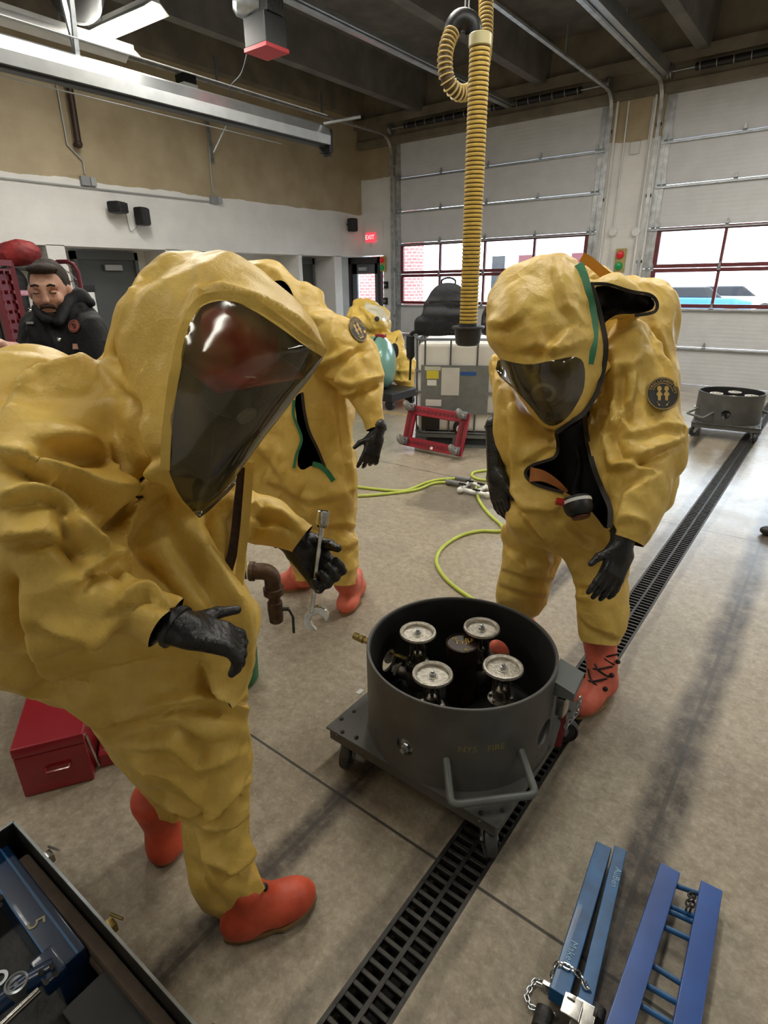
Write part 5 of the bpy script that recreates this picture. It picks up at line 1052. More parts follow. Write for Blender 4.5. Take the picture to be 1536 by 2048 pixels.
def suit_mesh(S_, h, fl, seed, ex=(.08, .035), pin=(), zmin=None, amp=(.012, .003), it=(60, 30), tether=(.012, .03), sm=1, fsc=.13, famp=.02, fst=(1, 1, .75)):
    V, F = S_.mesh(h, zmin); E = uedges(F); V = smooth_v(V, E, sm)
    def pm(V, F, wd):
        m_ = np.ones(len(V)); N = normals(V, F)
        for p in pin: m_ *= np.clip((poly_s(V, p, 1, N=N, k=60)+6)/wd, 0, 1)
        return m_
    V = crumple(V, F, ex[0], it[0], tether[0], seed, pm(V, F, 60), amp[0])
    V, F, _ = subdivide(V, F); E = uedges(F); V = smooth_v(V, E, 2, .6)
    V, F, _ = subdivide(V, F); E = uedges(F); V = smooth_v(V, E, 2, .6); mask = pm(V, F, 40); N = smooth_v(normals(V, F), E, 12, .6)
    V = facet(V, N, fsc, famp, seed, mask, stretch=fst); V = facet(V, N, fsc*.47, famp*.24, seed+5, mask)
    V = folds(V, F, fl); V = smooth_v(V, E, 2, .5, mask=np.where(mask < .05, 1, 1)); V = smooth_v(V, E, 14, .5, mask=(mask < .05).astype(float))
    return V, F
def ribbon(name, pts, w_, m, parent, th=.003, nrm=None):         # pts world; ribbon facing nrm (default the camera)
    P = [Vector(p) for p in smooth_path(pts, 5)]; vs, fs = [], []
    for i, p in enumerate(P):
        t = (P[min(i+1, len(P)-1)]-P[max(i-1, 0)]).normalized(); nn = Vector(nrm) if nrm is not None else (Vector(CP)-p).normalized(); s_ = t.cross(nn).normalized(); nn = s_.cross(t); ww = w_(i/(len(P)-1)) if callable(w_) else w_
        vs += [p+s_*ww/2-nn*th/2, p+s_*ww/2+nn*th/2, p-s_*ww/2+nn*th/2, p-s_*ww/2-nn*th/2]
    for i in range(len(P)-1):
        for k in range(4): fs.append((4*i+k, 4*i+(k+1) % 4, 4*i+4+(k+1) % 4, 4*i+4+k))
    n = len(vs); fs += [(0, 1, 2, 3), (n-1, n-2, n-3, n-4)]
    return mesh_obj(name, vs, fs, m, parent, True, 50)
def snap(V, N, pts, lift=.002):                                   # pixels -> points lying on the camera side of a surface
    x, y, z = npj(V); vd = V-CP; vd /= np.linalg.norm(vd, axis=1)[:, None]; fr = (N*vd).sum(1) < .1; out = []
    xs, ys, zs = x[fr], y[fr], z[fr]
    for p in pts:
        d = (xs-p[0])**2+(ys-p[1])**2; rad = max(14**2, d.min()*1.5); c = d < rad; zz = zs[c]; zm = zz.min(); q = zz[zz < zm+.05].mean() if len(zz) else 1.5
        out.append(Vector(at(p[0], p[1], q-lift)))
    return out
def hand(parent, name, W, F_, Sd, Nn, curl, sc=1.15, thumb=(.6, .7, .25), m=None, cuff=.0, spread=.0, tl=1., cuffdir=None, extra=None):
    W = np.array(W, float); F_ = np.array(F_)/np.linalg.norm(F_); Nn = np.array(Nn, float)-F_*(np.array(Nn)@F_); Nn /= np.linalg.norm(Nn); sgn = np.sign(np.cross(F_, Nn)@np.array(Sd)); Sx = np.cross(F_, Nn)*sgn
    s = Soft(.012*sc); R3 = np.stack([Sx, F_, Nn], 1)
    s.rbox(W+F_*.052*sc, np.array([.043, .052, .017])*sc, .015*sc, R3); s.ell(W+F_*.03*sc+Sx*.025*sc+Nn*.008*sc, np.array([.024, .034, .018])*sc, R3)
    for j, (off, ln) in enumerate(((.033, .074), (.011, .082), (-.012, .077), (-.034, .062))):
        p = W+F_*.098*sc+Sx*off*sc; a = 0; cu = curl[j]; d0 = F_+Sx*off*spread*12; d0 /= np.linalg.norm(d0)
        rr = (.0118, .0108, .0098, .0086)
        for k, fr_ in enumerate((.44, .31, .25)):
            a += cu[k]; d = d0*math.cos(a)+Nn*math.sin(a); q = p+d*ln*fr_*sc; s.cap(p, q, rr[k]*sc, rr[k+1]*sc, k=.007*sc); p = q
    p = W+F_*.028*sc+Sx*.036*sc; t = np.array(thumb); d = F_*t[0]+Sx*t[1]+Nn*t[2]; d /= np.linalg.norm(d); q = p+d*.044*sc*tl; s.cap(p, q, .0145*sc, .0125*sc, k=.012*sc)
    d2 = d*.75+F_*.45+Nn*t[2]*.7; d2 /= np.linalg.norm(d2); s.cap(q, q+d2*.034*sc*tl, .012*sc, .0095*sc, k=.007*sc)
    cd = -F_ if cuffdir is None else np.array(cuffdir)/np.linalg.norm(cuffdir)
    s.cap(W+F_*.02*sc, W+cd*(.04+cuff)*sc, .031*sc, .04*sc, k=.02*sc)
    if extra: extra(s)
    V, F = s.mesh(.0048*sc/1.15); V = crumple(V, F, .03, 16, .06, 4, amp=.0006); V = smooth_v(V, uedges(F), 1, .5)
    o = fast_mesh(name, V, F, m or M['glove'], parent, 180)
    c0 = W+cd*(.035+cuff)*sc; b = MB(); b.lathe(c0, cd, [(.036*sc, -.006), (.043*sc, -.004), (.043*sc, .004), (.036*sc, .006)], 28, True); b.build('cuff_ring', M['black'], o)
    return o
def boot(parent, heel, toe, top, m, L_=None, sc=1., lean=None, name='boot', laces=False, lift=0., rs=(.052, .07)):
    heel, toe, top = [np.array(q, float) for q in (heel, toe, top)]; d = toe-heel; d[2] = 0; Lb = np.linalg.norm(d); d /= Lb; sd = np.array([-d[1], d[0], 0]); dz = toe[2]-heel[2]
    up = np.array([0, 0, 1.]); dt = d*Lb+up*dz; dt /= np.linalg.norm(dt); nu = np.cross(sd, dt)*-1; nu = nu if nu[2] > 0 else -nu; R3 = np.stack([dt, sd, nu], 1)
    s = Soft(.035*sc)
    s.ell(heel+dt*.055*sc+nu*.05*sc, np.array([.062, .046, .055])*sc, R3); s.ell(heel+dt*(Lb*.52)+nu*.05*sc, np.array([Lb*.36, .045*sc, .048*sc]), R3); s.ell(heel+dt*(Lb-.075*sc)+nu*.042*sc, np.array([.08, .056, .05])*sc, R3)
    s.cap(heel+dt*.075*sc+nu*.06*sc, top, rs[0]*sc, rs[1]*sc); s.cap(heel+dt*Lb*.55+nu*.05*sc, heel+dt*.09*sc+nu*.14*sc, .04*sc, .045*sc)
    V, F = s.mesh(.008); k = (V-heel)@nu; V = V+nu[None]*np.maximum(.012-k, 0)[:, None]; V = crumple(V, F, .035, 16, .06, 2, amp=.001); V = smooth_v(V, uedges(F), 2)
    k = (V-heel)@nu; V = V+nu[None]*np.maximum(.010-k, 0)[:, None]; V[:, 2] = np.maximum(V[:, 2], .003)
    o = fast_mesh(name, V, F, m, parent, 180)
    pts = []; 
    for a in np.linspace(0, 2*PI, 40, endpoint=False):
        c, s_ = math.cos(a), math.sin(a); r_ = .053 if c > 0 else .046; x = Lb/2+c*(Lb/2+.004); wv = (.048 if abs(c) > .99 else .046)+(.012 if c > 0 else 0)*abs(s_)
        pts.append((x, s_*(wv)*sc*(1 if abs(c) < .9 else 1)))
    b = MB(); b.prism(pts, heel+nu*.0, dt, sd, nu, .016); b.build('sole', M['sole'], o, ang=50, bevel=.002)
    return o, heel, dt, sd, nu

def surf_quad(V, N, c, rad):                                       # quadratic fit of the camera-side surface round a pixel
    x, y, z = npj(V); vd = V-CP; vd /= np.linalg.norm(vd, axis=1)[:, None]; m = ((x-c[0])**2+(y-c[1])**2 < rad*rad) & ((N*vd).sum(1) < 0)
    z0 = np.percentile(z[m], 25); m &= z < z0+.12; dx, dy = (x[m]-c[0])/rad, (y[m]-c[1])/rad
    A_ = np.stack([np.ones_like(dx), dx, dy, dx*dx, dx*dy, dy*dy], 1); k = np.linalg.lstsq(A_, z[m], rcond=None)[0]; off = np.percentile(A_@k-z[m], 97)
    def f(px, py, lift=0.): a, b_ = (px-c[0])/rad, (py-c[1])/rad; return at(px, py, float(np.array([1, a, b_, a*a, a*b_, b_*b_])@k)-off-.001-lift)
    return f
def emblem(V, N, c, rx, ry, rot, parent, name='round_emblem'):
    f = surf_quad(V, N, c, max(rx, ry)*1.15); cr, sr = math.cos(rot), math.sin(rot)
    def w_(u, v, lift=0.): return f(c[0]+cr*u*rx-sr*v*ry, c[1]+sr*u*rx+cr*v*ry, lift)
    b = MB(); nr, na = 6, 40; vs = [w_(0, 0)]; fs = []
    for i in range(1, nr+1):
        for j in range(na): a = 2*PI*j/na; vs.append(w_(math.cos(a)*i/nr, math.sin(a)*i/nr))
    for j in range(na): vs.append(w_(math.cos(2*PI*j/na)*1.0, math.sin(2*PI*j/na)*1.0, -.006))
    for j in range(na): fs.append((0, 1+j, 1+(j+1) % na))
    for i in range(nr): fs += [(1+i*na+j, 1+(i+1)*na+j, 1+(i+1)*na+(j+1) % na, 1+i*na+(j+1) % na) for j in range(na)]
    b.add(vs, fs); nf = len(b.f)
    def ringq(r0, r1, a0=0, a1=2*PI, n=40):
        vs = [w_(r*math.cos(a0+(a1-a0)*i/n), r*math.sin(a0+(a1-a0)*i/n), .0012) for i in range(n+1) for r in (r0, r1)]; b.add(vs, [(2*i, 2*i+1, 2*i+3, 2*i+2) for i in range(n)])
    def pg(pts): b.add([w_(x, y, .0012) for x, y in pts], [tuple(range(len(pts)))])
    ringq(.93, .97); ringq(.60, .63, PI*1.1, PI*1.95, 24)
    tv, tf = text_mesh('TRELLCHEM VPS', 1, (0, 0, 0), (1, 0, 0), (0, 1, 0), None, None, None, 0); X0, X1 = min(v.x for v in tv), max(v.x for v in tv)
    vv = []
    for v in tv: a = PI*1.08+(v.x-X0)/(X1-X0)*PI*.92; r = .68+max(min(v.y+.35, .8), 0)*.24; vv.append(w_(r*math.cos(a), r*math.sin(a), .0012))
    b.add(vv, tf)
    for x in (-.22, .22):
        ringx = [(x+.14*math.cos(a), -.3+.17*math.sin(a)) for a in np.linspace(0, 2*PI, 12, endpoint=False)]; pg(ringx)
        pg([(x-.05, -.14), (x+.05, -.14), (x+.17, .0), (x+.17, .12), (x+.1, .12), (x+.1, .03), (x+.08, .42), (x+.01, .42), (x, .2), (x-.01, .42), (x-.08, .42), (x-.1, .03), (x-.1, .12), (x-.17, .12), (x-.17, 0)])
    pg([(-.36, .5), (.36, .5), (.36, .55), (-.36, .55)]); pg([(-.3, .62), (.3, .62), (.26, .72), (-.26, .72)])
    me = bpy.data.meshes.new(name); off = Vector(parent.parent.matrix_basis.translation); me.from_pydata([tuple(Vector(v)-off) for v in b.v], [], b.f); me.materials.append(M['embl']); me.materials.append(M['eg'])
    me.polygons.foreach_set('material_index', [0 if i < nf else 1 for i in range(len(me.polygons))]); o = bpy.data.objects.new(name, me); COL.objects.link(o); o.parent = parent; return o
# ================================================================= PERSON A: bending left foreground figure
A = wthing('person', 'person bending in yellow suit at the left front, red helmet behind a big visor', 'person', (-1.15, .6, 0))
sA = Soft(.035)
sA.infl([(208, 720), (218, 660), (245, 585), (285, 530), (335, 505), (390, 499), (455, 517), (520, 543), (572, 582), (612, 622), (645, 668), (656, 704), (646, 728), (600, 782), (540, 862), (470, 962), (400, 1038), (340, 1010), (270, 920), (225, 820)], [(300, 640, 1.24), (420, 700, 1.2), (520, 720, 1.2), (400, 900, 1.2)], .19, k=.03)
sA.infl([(-140, 730), (-40, 712), (40, 694), (105, 696), (165, 713), (215, 735), (260, 800), (200, 900), (-140, 900)], [(-100, 820, 1.3), (100, 790, 1.32)], .2, k=.05)
sA.infl([(-140, 800), (60, 750), (200, 760), (300, 880), (350, 975), (402, 1036), (442, 1130), (482, 1190), (518, 1232), (527, 1298), (505, 1358), (468, 1388), (380, 1400), (250, 1425), (130, 1412), (60, 1396), (-140, 1372)], [(60, 850, 1.3), (200, 1000, 1.32), (300, 1150, 1.38), (400, 1290, 1.42), (100, 1300, 1.42)], .2, k=.05, R=.2)
sA.infl([(-140, 860), (-20, 815), (60, 800), (130, 830), (185, 905), (215, 1000), (232, 1090), (236, 1180), (205, 1265), (110, 1305), (-140, 1345)], [(-50, 880, 1.1), (90, 900, 1.12), (100, 1100, 1.1), (80, 1250, 1.12)], .125, k=.03)
sA.infl([(30, 1120), (130, 1100), (215, 1120), (290, 1160), (359, 1206), (410, 1236), (352, 1326), (302, 1294), (262, 1262), (200, 1292), (110, 1304), (30, 1270)], [(90, 1200, 1.1), (220, 1210, 1.1), (320, 1240, 1.09)], .075, k=.035)
sA.infl([(70, 1340), (250, 1290), (400, 1320), (470, 1384), (507, 1432), (514, 1500), (497, 1585), (478, 1630), (372, 1645), (330, 1615), (285, 1592), (232, 1500), (155, 1415)], [(200, 1380, 1.45), (380, 1440, 1.44), (420, 1580, 1.55)], .15, k=.05)
sA.infl([(352, 1600), (400, 1570), (490, 1588), (498, 1640), (512, 1690), (530, 1750), (560, 1800), (520, 1850), (480, 1885), (446, 1840), (405, 1822), (372, 1778), (364, 1700)], [(425, 1600, 1.57), (450, 1800, 1.63)], .1, k=.02)
sA.infl([(140, 1400), (330, 1440), (390, 1560), (372, 1650), (330, 1660), (272, 1590), (215, 1500)], [(250, 1480, 1.66), (330, 1620, 1.76)], .1, k=.03)
sA.infl([(440, 930), (480, 948), (512, 975), (560, 1000), (630, 1046), (664, 1080), (620, 1145), (580, 1110), (535, 1096), (485, 1086), (440, 1060)], [(450, 1000, 1.46), (540, 1040, 1.5), (605, 1078, 1.5)], .07, k=.02)
sA.infl([(395, 1030), (430, 990), (470, 952), (488, 935), (490, 1020), (487, 1100), (474, 1168), (440, 1135)], [(450, 1000, 1.36), (450, 1120, 1.38)], .06, k=.03)
FA = [([(210, 730), (285, 830), (325, 935), (352, 985)], 14, .012, .4), ([(15, 815), (80, 752), (150, 738), (206, 722)], 16, .018, -.5), ([(205, 690), (290, 845)], 22, -.014),
 ([(0, 905), (90, 940), (160, 975), (214, 1008), (226, 1032)], 18, .024, .6), ([(85, 880), (150, 880), (200, 905)], 14, .014, .5), ([(60, 925), (130, 905), (205, 930)], 16, -.016),
 ([(218, 915), (208, 960), (218, 1010)], 12, .02, -.5), ([(226, 1090), (262, 1030), (298, 962), (330, 925)], 16, .02, -.5), ([(250, 1110), (330, 990)], 22, -.018),
 ([(0, 1005), (70, 985), (120, 990), (148, 1018)], 14, .018, .5), ([(140, 1030), (165, 1075), (205, 1105)], 12, .024, .6), ([(120, 1060), (155, 1120), (180, 1160)], 14, -.018), ([(0, 1075), (90, 1065), (150, 1090)], 16, .016, .5),
 ([(160, 1165), (205, 1120), (235, 1112), (255, 1150)], 12, .018, .5), ([(232, 1215), (290, 1180), (350, 1208)], 12, .014, .5), ([(95, 1245), (190, 1275), (235, 1250)], 14, .014, .5), ([(35, 1180), (60, 1260), (110, 1370)], 18, .014, .4), ([(10, 1150), (50, 1310)], 20, -.012),
 ([(350, 1035), (420, 1140), (470, 1220), (490, 1300)], 22, .016, .5), ([(255, 1105), (330, 1170), (380, 1230), (455, 1260)], 18, -.016), ([(415, 1335), (430, 1370), (470, 1390)], 12, .02, .5), ([(60, 1390), (200, 1360), (330, 1330)], 22, -.012),
 ([(250, 1440), (330, 1405), (430, 1395), (500, 1432)], 16, .016, .5), ([(250, 1485), (345, 1470), (400, 1520), (470, 1500)], 14, .014, -.5), ([(270, 1530), (350, 1545), (420, 1600), (495, 1535)], 12, .018, .6), ([(330, 1610), (400, 1620), (450, 1590), (505, 1560)], 9, .018, .5), ([(340, 1640), (420, 1632), (490, 1600)], 10, -.022), ([(360, 1640), (430, 1655), (495, 1630)], 9, .014, .4),
 ([(395, 1660), (410, 1720), (470, 1740), (520, 1690)], 14, .012, .5), ([(380, 1730), (420, 1790), (450, 1820)], 12, -.01), ([(455, 1030), (500, 1010), (560, 1030), (600, 1060)], 10, .01, .4), ([(500, 1080), (530, 1040), (520, 1000)], 9, -.012),
 ([(288, 540), (262, 600), (240, 680), (230, 760)], 12, .008, .4), ([(398, 520), (395, 580), (372, 640), (345, 760), (332, 900)], 5, .006), ([(395, 586), (440, 575), (520, 600), (600, 650), (650, 705)], 6, .008)]
VIS = [(372, 668), (384, 634), (402, 612), (434, 601), (470, 603), (510, 622), (560, 655), (610, 692), (648, 716), (664, 722), (610, 792), (549, 869), (476, 966), (400, 1039), (392, 1030), (358, 992), (334, 935), (334, 880), (343, 810), (352, 745)]
V, F = suit_mesh(sA, .032, [(a, b_*.95, c_*2.9, *d_) for a, b_, c_, *d_ in FA], 11, pin=[VIS], ex=(.03, .0))
NA = normals(V, F); s = poly_s(V, VIS, 1, N=NA, k=110); (vi, fi, _), (vo, fo, _) = cut(V, tris(F), s)
for c_, d_, r_ in ((at(330, 1250, 1.09), cdir(.83, -.55, 0), .12), (at(606, 1078, 1.5), cdir(.8, -.6, 0), .11), (at(488, 1806, 1.60), cdir(.67, -.74, 0), .19)): vo, fo = hem(vo, fo, c_, d_, r_)
suitA = fast_mesh('hazmat_suit', vo, fo, M['suit'], A, 180); lined(suitA)
fast_mesh('visor', vi, fi, M['visor'], suitA, 180)
VA, NAs = V, NA
ribbon('visor_seam', snap(V, NA, [(330, 940), (333, 870), (342, 790), (352, 735), (368, 664), (396, 608), (434, 593), (474, 595), (517, 613), (566, 647), (616, 685), (650, 706)], .003), .017, M['suit'], suitA, .003)
# visor seam
def seam(name, pts, V, N, w_, m, par, lift=.004, th=.004): return ribbon(name, snap(V, N, pts, lift), w_, m, par, th)
# head in the hood: face, helmet, mask
hc = np.array(at(437, 700, 1.19)); fw = cdir(.62, -.5, -.3); sd = np.cross(fw, [0, 0, 1.]); sd /= np.linalg.norm(sd); up = np.cross(sd, fw); R3 = np.stack([fw, sd, up], 1)
hs = Soft(.03); hs.ell(hc, (.098, .078, .115), R3); hs.ell(hc+fw*.05-up*.065, (.055, .05, .05), R3); hs.ell(hc+fw*.1-up*.01, (.022, .016, .03), R3, k=.015); hs.cap(hc-up*.08-fw*.03, np.array(at(330, 930, 1.27)), .055, .075)
hs.cap(np.array(at(330, 930, 1.27)), np.array(at(230, 1060, 1.36)), .08, .11, k=.08); hs.cap(np.array(at(230, 1060, 1.36)), np.array(at(200, 1290, 1.45)), .11, .1, k=.08); soft_obj(hs, 'body', .012, M['inner'], A)
h2 = Soft(.02); h2.ell(hc+up*.035-fw*.005, (.135, .115, .1), R3); h2.rbox(hc+up*.005+fw*.0, (.15, .12, .006), .006, R3, k=.02); h2.rbox(hc-up*.1, (.3, .3, .095), .01, R3, k=0, sub=True); hv = soft_obj(h2, 'helmet', .007, M['helmet'], A)
h3 = Soft(.02); h3.ell(hc+fw*.05-up*.045, (.06, .068, .08), R3); h3.cap(hc+fw*.07-up*.07, hc+fw*.095-up*.08, .028, .03); mk = soft_obj(h3, 'breathing_mask', .008, M['black'], A)
b = MB(); b.cyl(hc+fw*.09-up*.08, hc+fw*.122-up*.09, .022); b.build('filter_cap', M['grey'], mk)
# zip strip with its flap at the far side of the chest
zp = [at(x, y, 1.305) for x, y in ((486, 935), (478, 1000), (472, 1060), (464, 1110), (452, 1152))]
ribbon('zip_chain', zp, .022, M['zip'], suitA, .006)
ribbon('storm_flap', [at(x, y, 1.305) for x, y in ((500, 925), (494, 1000), (489, 1060), (482, 1120), (478, 1170))], .02, M['suit'], suitA, .006)
# gloves
gA = hand(A, 'glove', at(356, 1256, 1.088), cdir(.84, -.3, .42), cdir(.1, .9, .2), cdir(.1, -.8, .45), [(.35, .6, .4), (.45, .7, .4), (.5, .75, .4), (.6, .75, .4)], 1.02, thumb=(.85, .55, -.15), cuff=-.03, cuffdir=cdir(-.8, .42, .1), tl=1.25, spread=.4)
WD = 1.485; wa, wb = np.array(at(647, 1022, WD-.01)), np.array(at(624, 1225, WD+.02)); wax = (wb-wa)/np.linalg.norm(wb-wa)
gB = hand(A, 'glove', at(598, 1086, 1.51), cdir(.62, -.75, .0), cdir(.7, .6, .1), cdir(.25, .1, -.95), [(1.05, 1.0, .7), (1.05, 1.05, .7), (1.0, 1.05, .7), (1.0, 1.0, .7)], 1.12, thumb=(.55, .3, .9), cuff=.005, cuffdir=cdir(-.75, .55, 0))
for pts in ([(596, 1052), (612, 1060)], [(588, 1065), (604, 1072)]): 
    p = [at(x, y, 1.46) for x, y in pts]; b = MB(); b.tube(p, .0022, 6); b.build('cuff_mark', M['white'], gB)
# boots
bt, *_ = boot(A, gp(450, 1880, .0), gp(632, 1800, .0)+np.array([0, 0, .015]), at(480, 1775, 1.64), M['boot'], rs=(.045, .05))
q = snap(np.array([v.co for v in bt.data.vertices])+np.array([-1.15, .6, 0]), np.tile(-af, (len(bt.data.vertices), 1)), [(528, 1775)], .0)[0]; b = MB(); b.sphere(q, .012); b.build('lace_lug', M['black'], bt)
boot(A, gp(325, 1733, 0), gp(352, 1655, 0)+0*af, at(308, 1600, 1.80), M['boot'])
# wrench in the far glove
t = wthing('wrench', 'long chrome wrench with a socket end held upright in the left person\'s glove', 'wrench', at(640, 1100, WD))
b = MB(); b.beam(wa+wax*.03, wb, .022, .011, up=tuple(ar)); b.build('shank', M['chrome'], t, bevel=.002)
b = MB(); b.lathe(wa+wax*.035, -wax, [(.0, -.012), (.011, -.008), (.0165, .002), (.0165, .034), (.0135, .036), (.0125, .036), (.012, .015), (0, .015)], 24); b.build('socket', M['chrome'], t)
ex_, ey_ = cdir(1, -.1, 0), -wax; O = wb; J = []
for a in np.linspace(math.radians(-35), math.radians(215), 26): J.append((.036*math.cos(a), .031*math.sin(a)-.018))
inn_ = [(-.017, -.045), (-.0185, -.028), (-.014, -.012), (0, -.006), (.014, -.012), (.0185, -.028), (.017, -.045)]
ez_ = np.cross(ex_, ey_); jr = Matrix.Rotation(math.radians(42), 3, Vector(ez_)); exx, eyy = jr@Vector(ex_), jr@Vector(ey_)
poly = J[:]+inn_; cx2 = [(x, y) for x, y in poly]
b = MB(); n = len(J); outer = J; 
inner = []
for i, (x, y) in enumerate(outer):
    u = i/(n-1)*(len(inn_)-1); k = min(int(u), len(inn_)-2); w1 = u-k; R_i = inn_[::-1]; inner.append((R_i[k][0]*(1-w1)+R_i[k+1][0]*w1, R_i[k][1]*(1-w1)+R_i[k+1][1]*w1))
vs = []; 
for z_ in (-.010, .010):
    for P_ in (outer, inner): vs += [Vector(O)+exx*x+eyy*y+Vector(ez_)*z_ for x, y in P_]
fs = []
for i in range(n-1): fs += [(i, i+1, n+i+1, n+i), (2*n+i, 3*n+i, 3*n+i+1, 2*n+i+1), (i, 2*n+i, 2*n+i+1, i+1), (n+i, n+i+1, 3*n+i+1, 3*n+i)]
fs += [(0, n, 3*n, 2*n), (n-1, 3*n-1, 4*n-1, 2*n-1)]
b.add(vs, fs); b.build('open_jaw', M['chrome'], t, ang=30, bevel=.0015)
# ================================================================= PERSON B: right, standing over the cart with the suit open
B = wthing('person', 'person in open yellow suit with green trim, standing right of the near cart', 'person', (-.75, 2.4, 0))
sB = Soft(.04)
sB.infl([(1000, 718), (978, 674), (967, 627), (974, 590), (1003, 552), (1045, 522), (1085, 503), (1118, 494), (1148, 501), (1172, 528), (1188, 570), (1200, 640), (1213, 700), (1208, 750), (1195, 800), (1165, 846), (1122, 870), (1085, 858), (1048, 812), (1018, 760)], [(1080, 600, 2.12), (1110, 780, 2.12)], .17, k=.02)
sB.infl([(1160, 545), (1178, 518), (1210, 536), (1240, 552), (1268, 548), (1300, 552), (1340, 560), (1357, 582), (1357, 640), (1350, 720), (1357, 778), (1345, 870), (1240, 860), (1190, 640)], [(1240, 640, 2.46), (1290, 780, 2.45)], .16)
sB.infl([(983, 735), (1020, 760), (1080, 850), (1160, 850), (1210, 700), (1300, 700), (1370, 850), (1350, 1000), (1290, 1075), (1268, 1098), (1120, 1112), (1000, 1062), (1012, 1000), (1018, 940), (998, 900), (988, 850)], [(1100, 800, 2.3), (1150, 950, 2.32), (1130, 1060, 2.36)], .18, k=.05)
sB.infl([(1212, 655), (1240, 632), (1280, 634), (1318, 662), (1346, 722), (1372, 800), (1384, 870), (1378, 908), (1346, 990), (1312, 1060), (1284, 1093), (1270, 1140), (1202, 1112), (1222, 1068), (1214, 1040), (1224, 960), (1212, 880), (1222, 820), (1206, 740)], [(1260, 680, 2.22), (1310, 850, 2.2), (1255, 1060, 2.1)], .11, k=.025)
sB.infl([(984, 690), (1012, 715), (1022, 800), (1020, 873), (1018, 915), (974, 908), (981, 862), (984, 800), (977, 740)], [(1000, 720, 2.42), (1000, 860, 2.4)], .075, k=.02)
sB.infl([(1110, 1040), (1230, 1060), (1268, 1100), (1256, 1150), (1252, 1200), (1263, 1248), (1242, 1286), (1236, 1330), (1160, 1322), (1158, 1272), (1150, 1215), (1154, 1180), (1140, 1130), (1125, 1100)], [(1190, 1080, 2.4), (1205, 1270, 2.47)], .115, k=.03)
sB.infl([(1000, 1030), (1128, 1040), (1124, 1110), (1110, 1160), (1098, 1200), (1072, 1242), (1000, 1228), (984, 1200), (1000, 1140), (1010, 1110), (998, 1070)], [(1060, 1060, 2.5), (1040, 1220, 2.72)], .115, k=.03)
sB.infl([(1178, 562), (1205, 545), (1245, 549), (1285, 570), (1317, 600), (1312, 626), (1270, 634), (1225, 642), (1205, 656)], [(1200, 600, 2.12), (1300, 610, 2.12)], .07, k=.015)
FB = [([(975, 650), (1010, 648), (1040, 630)], 9, .014, .5), ([(1040, 700), (1070, 690), (1110, 705), (1150, 690)], 9, .014, .5), ([(1080, 730), (1100, 700), (1140, 660)], 10, .012, -.4), ([(1110, 535), (1130, 610), (1160, 640)], 10, .01, .4), ([(1090, 500), (1070, 540), (1000, 600)], 14, .008),
 ([(1225, 850), (1235, 735), (1265, 728)], 11, .018, .5), ([(1240, 745), (1225, 800), (1215, 860)], 12, -.016), ([(1270, 740), (1262, 800), (1220, 860), (1215, 880)], 10, .014, -.5), ([(1212, 875), (1235, 925), (1270, 930), (1305, 940)], 9, .022, -.6), ([(1240, 935), (1320, 895), (1378, 870)], 10, .02, .6), ([(1270, 870), (1330, 850), (1378, 862)], 10, .012, .5), ([(1275, 850), (1262, 868), (1230, 800)], 8, .01, .4), ([(1295, 960), (1250, 990), (1235, 1050)], 10, .014, .5), ([(1230, 1045), (1255, 1030), (1290, 1040), (1300, 1060)], 7, .01),
 ([(1310, 650), (1340, 740), (1350, 775)], 8, .012, .4), ([(1018, 770), (1025, 870), (1030, 960), (1040, 1020)], 12, .014, .4), ([(1048, 920), (1075, 905), (1105, 890)], 8, .014, .5), ([(1000, 960), (1038, 1000), (1050, 1015), (1110, 1020), (1125, 1000)], 9, .014, .5), ([(1040, 1020), (1075, 1060), (1115, 1100)], 9, .014, .5), ([(1110, 1035), (1170, 1090), (1215, 1110)], 10, .014, -.5), ([(1215, 1060), (1180, 1110), (1140, 1130)], 12, -.01),
 ([(1150, 1165), (1200, 1175), (1256, 1150)], 8, .014, .5), ([(1150, 1190), (1180, 1195), (1200, 1178)], 7, .012), ([(1152, 1215), (1180, 1250), (1240, 1275)], 7, .012, .5), ([(1005, 1135), (1060, 1145), (1110, 1160)], 8, .012, .5), ([(1010, 1100), (1050, 1128), (1115, 1120)], 8, .012, -.5), ([(1000, 1165), (1050, 1180), (1100, 1190)], 8, .01, .5)]
VB = [(996, 716), (1020, 724), (1060, 730), (1100, 722), (1148, 712), (1166, 720), (1171, 745), (1168, 780), (1155, 806), (1140, 830), (1120, 848), (1102, 853), (1085, 845), (1060, 812), (1030, 780), (990, 745)]
OB = [(1169, 826), (1127, 848), (1111, 866), (1116, 893), (1110, 914), (1066, 930), (1052, 943), (1056, 958), (1078, 970), (1127, 983), (1160, 1000), (1190, 1030), (1213, 1062), (1222, 1044), (1221, 1017), (1206, 980), (1188, 933), (1175, 877)]
LB_ = [(1186, 573), (1215, 571), (1262, 585), (1298, 591), (1311, 605), (1305, 621), (1270, 628), (1235, 628), (1215, 640), (1207, 651), (1196, 620)]
V, F = suit_mesh(sB, .034, [(a, b_*1.15, c_*2.0, *d_) for a, b_, c_, *d_ in FB], 21, pin=[VB, OB, LB_], ex=(.03, 0), fsc=.12)
NB = normals(V, F); VBm = V; T = tris(F)
s = poly_s(V, VB, 1, N=NB, k=70); (vi, fi, _), (vo, fo, uo) = cut(V, T, s)
for pg_ in (OB, LB_):
    N_ = normals(vo, fo); s = poly_s(vo, pg_, 1, N=N_, k=70); _, (vo, fo, _) = cut(vo, fo, s)
for c_, d_, r_ in ((at(1253, 1080, 2.1), cdir(-.35, -.93, 0), .14), (at(1000, 868, 2.4), cdir(-.2, -.97, 0), .1), (at(1200, 1282, 2.47), cdir(-.12, -.99, 0), .17)): vo, fo = hem(vo, fo, c_, d_, r_)
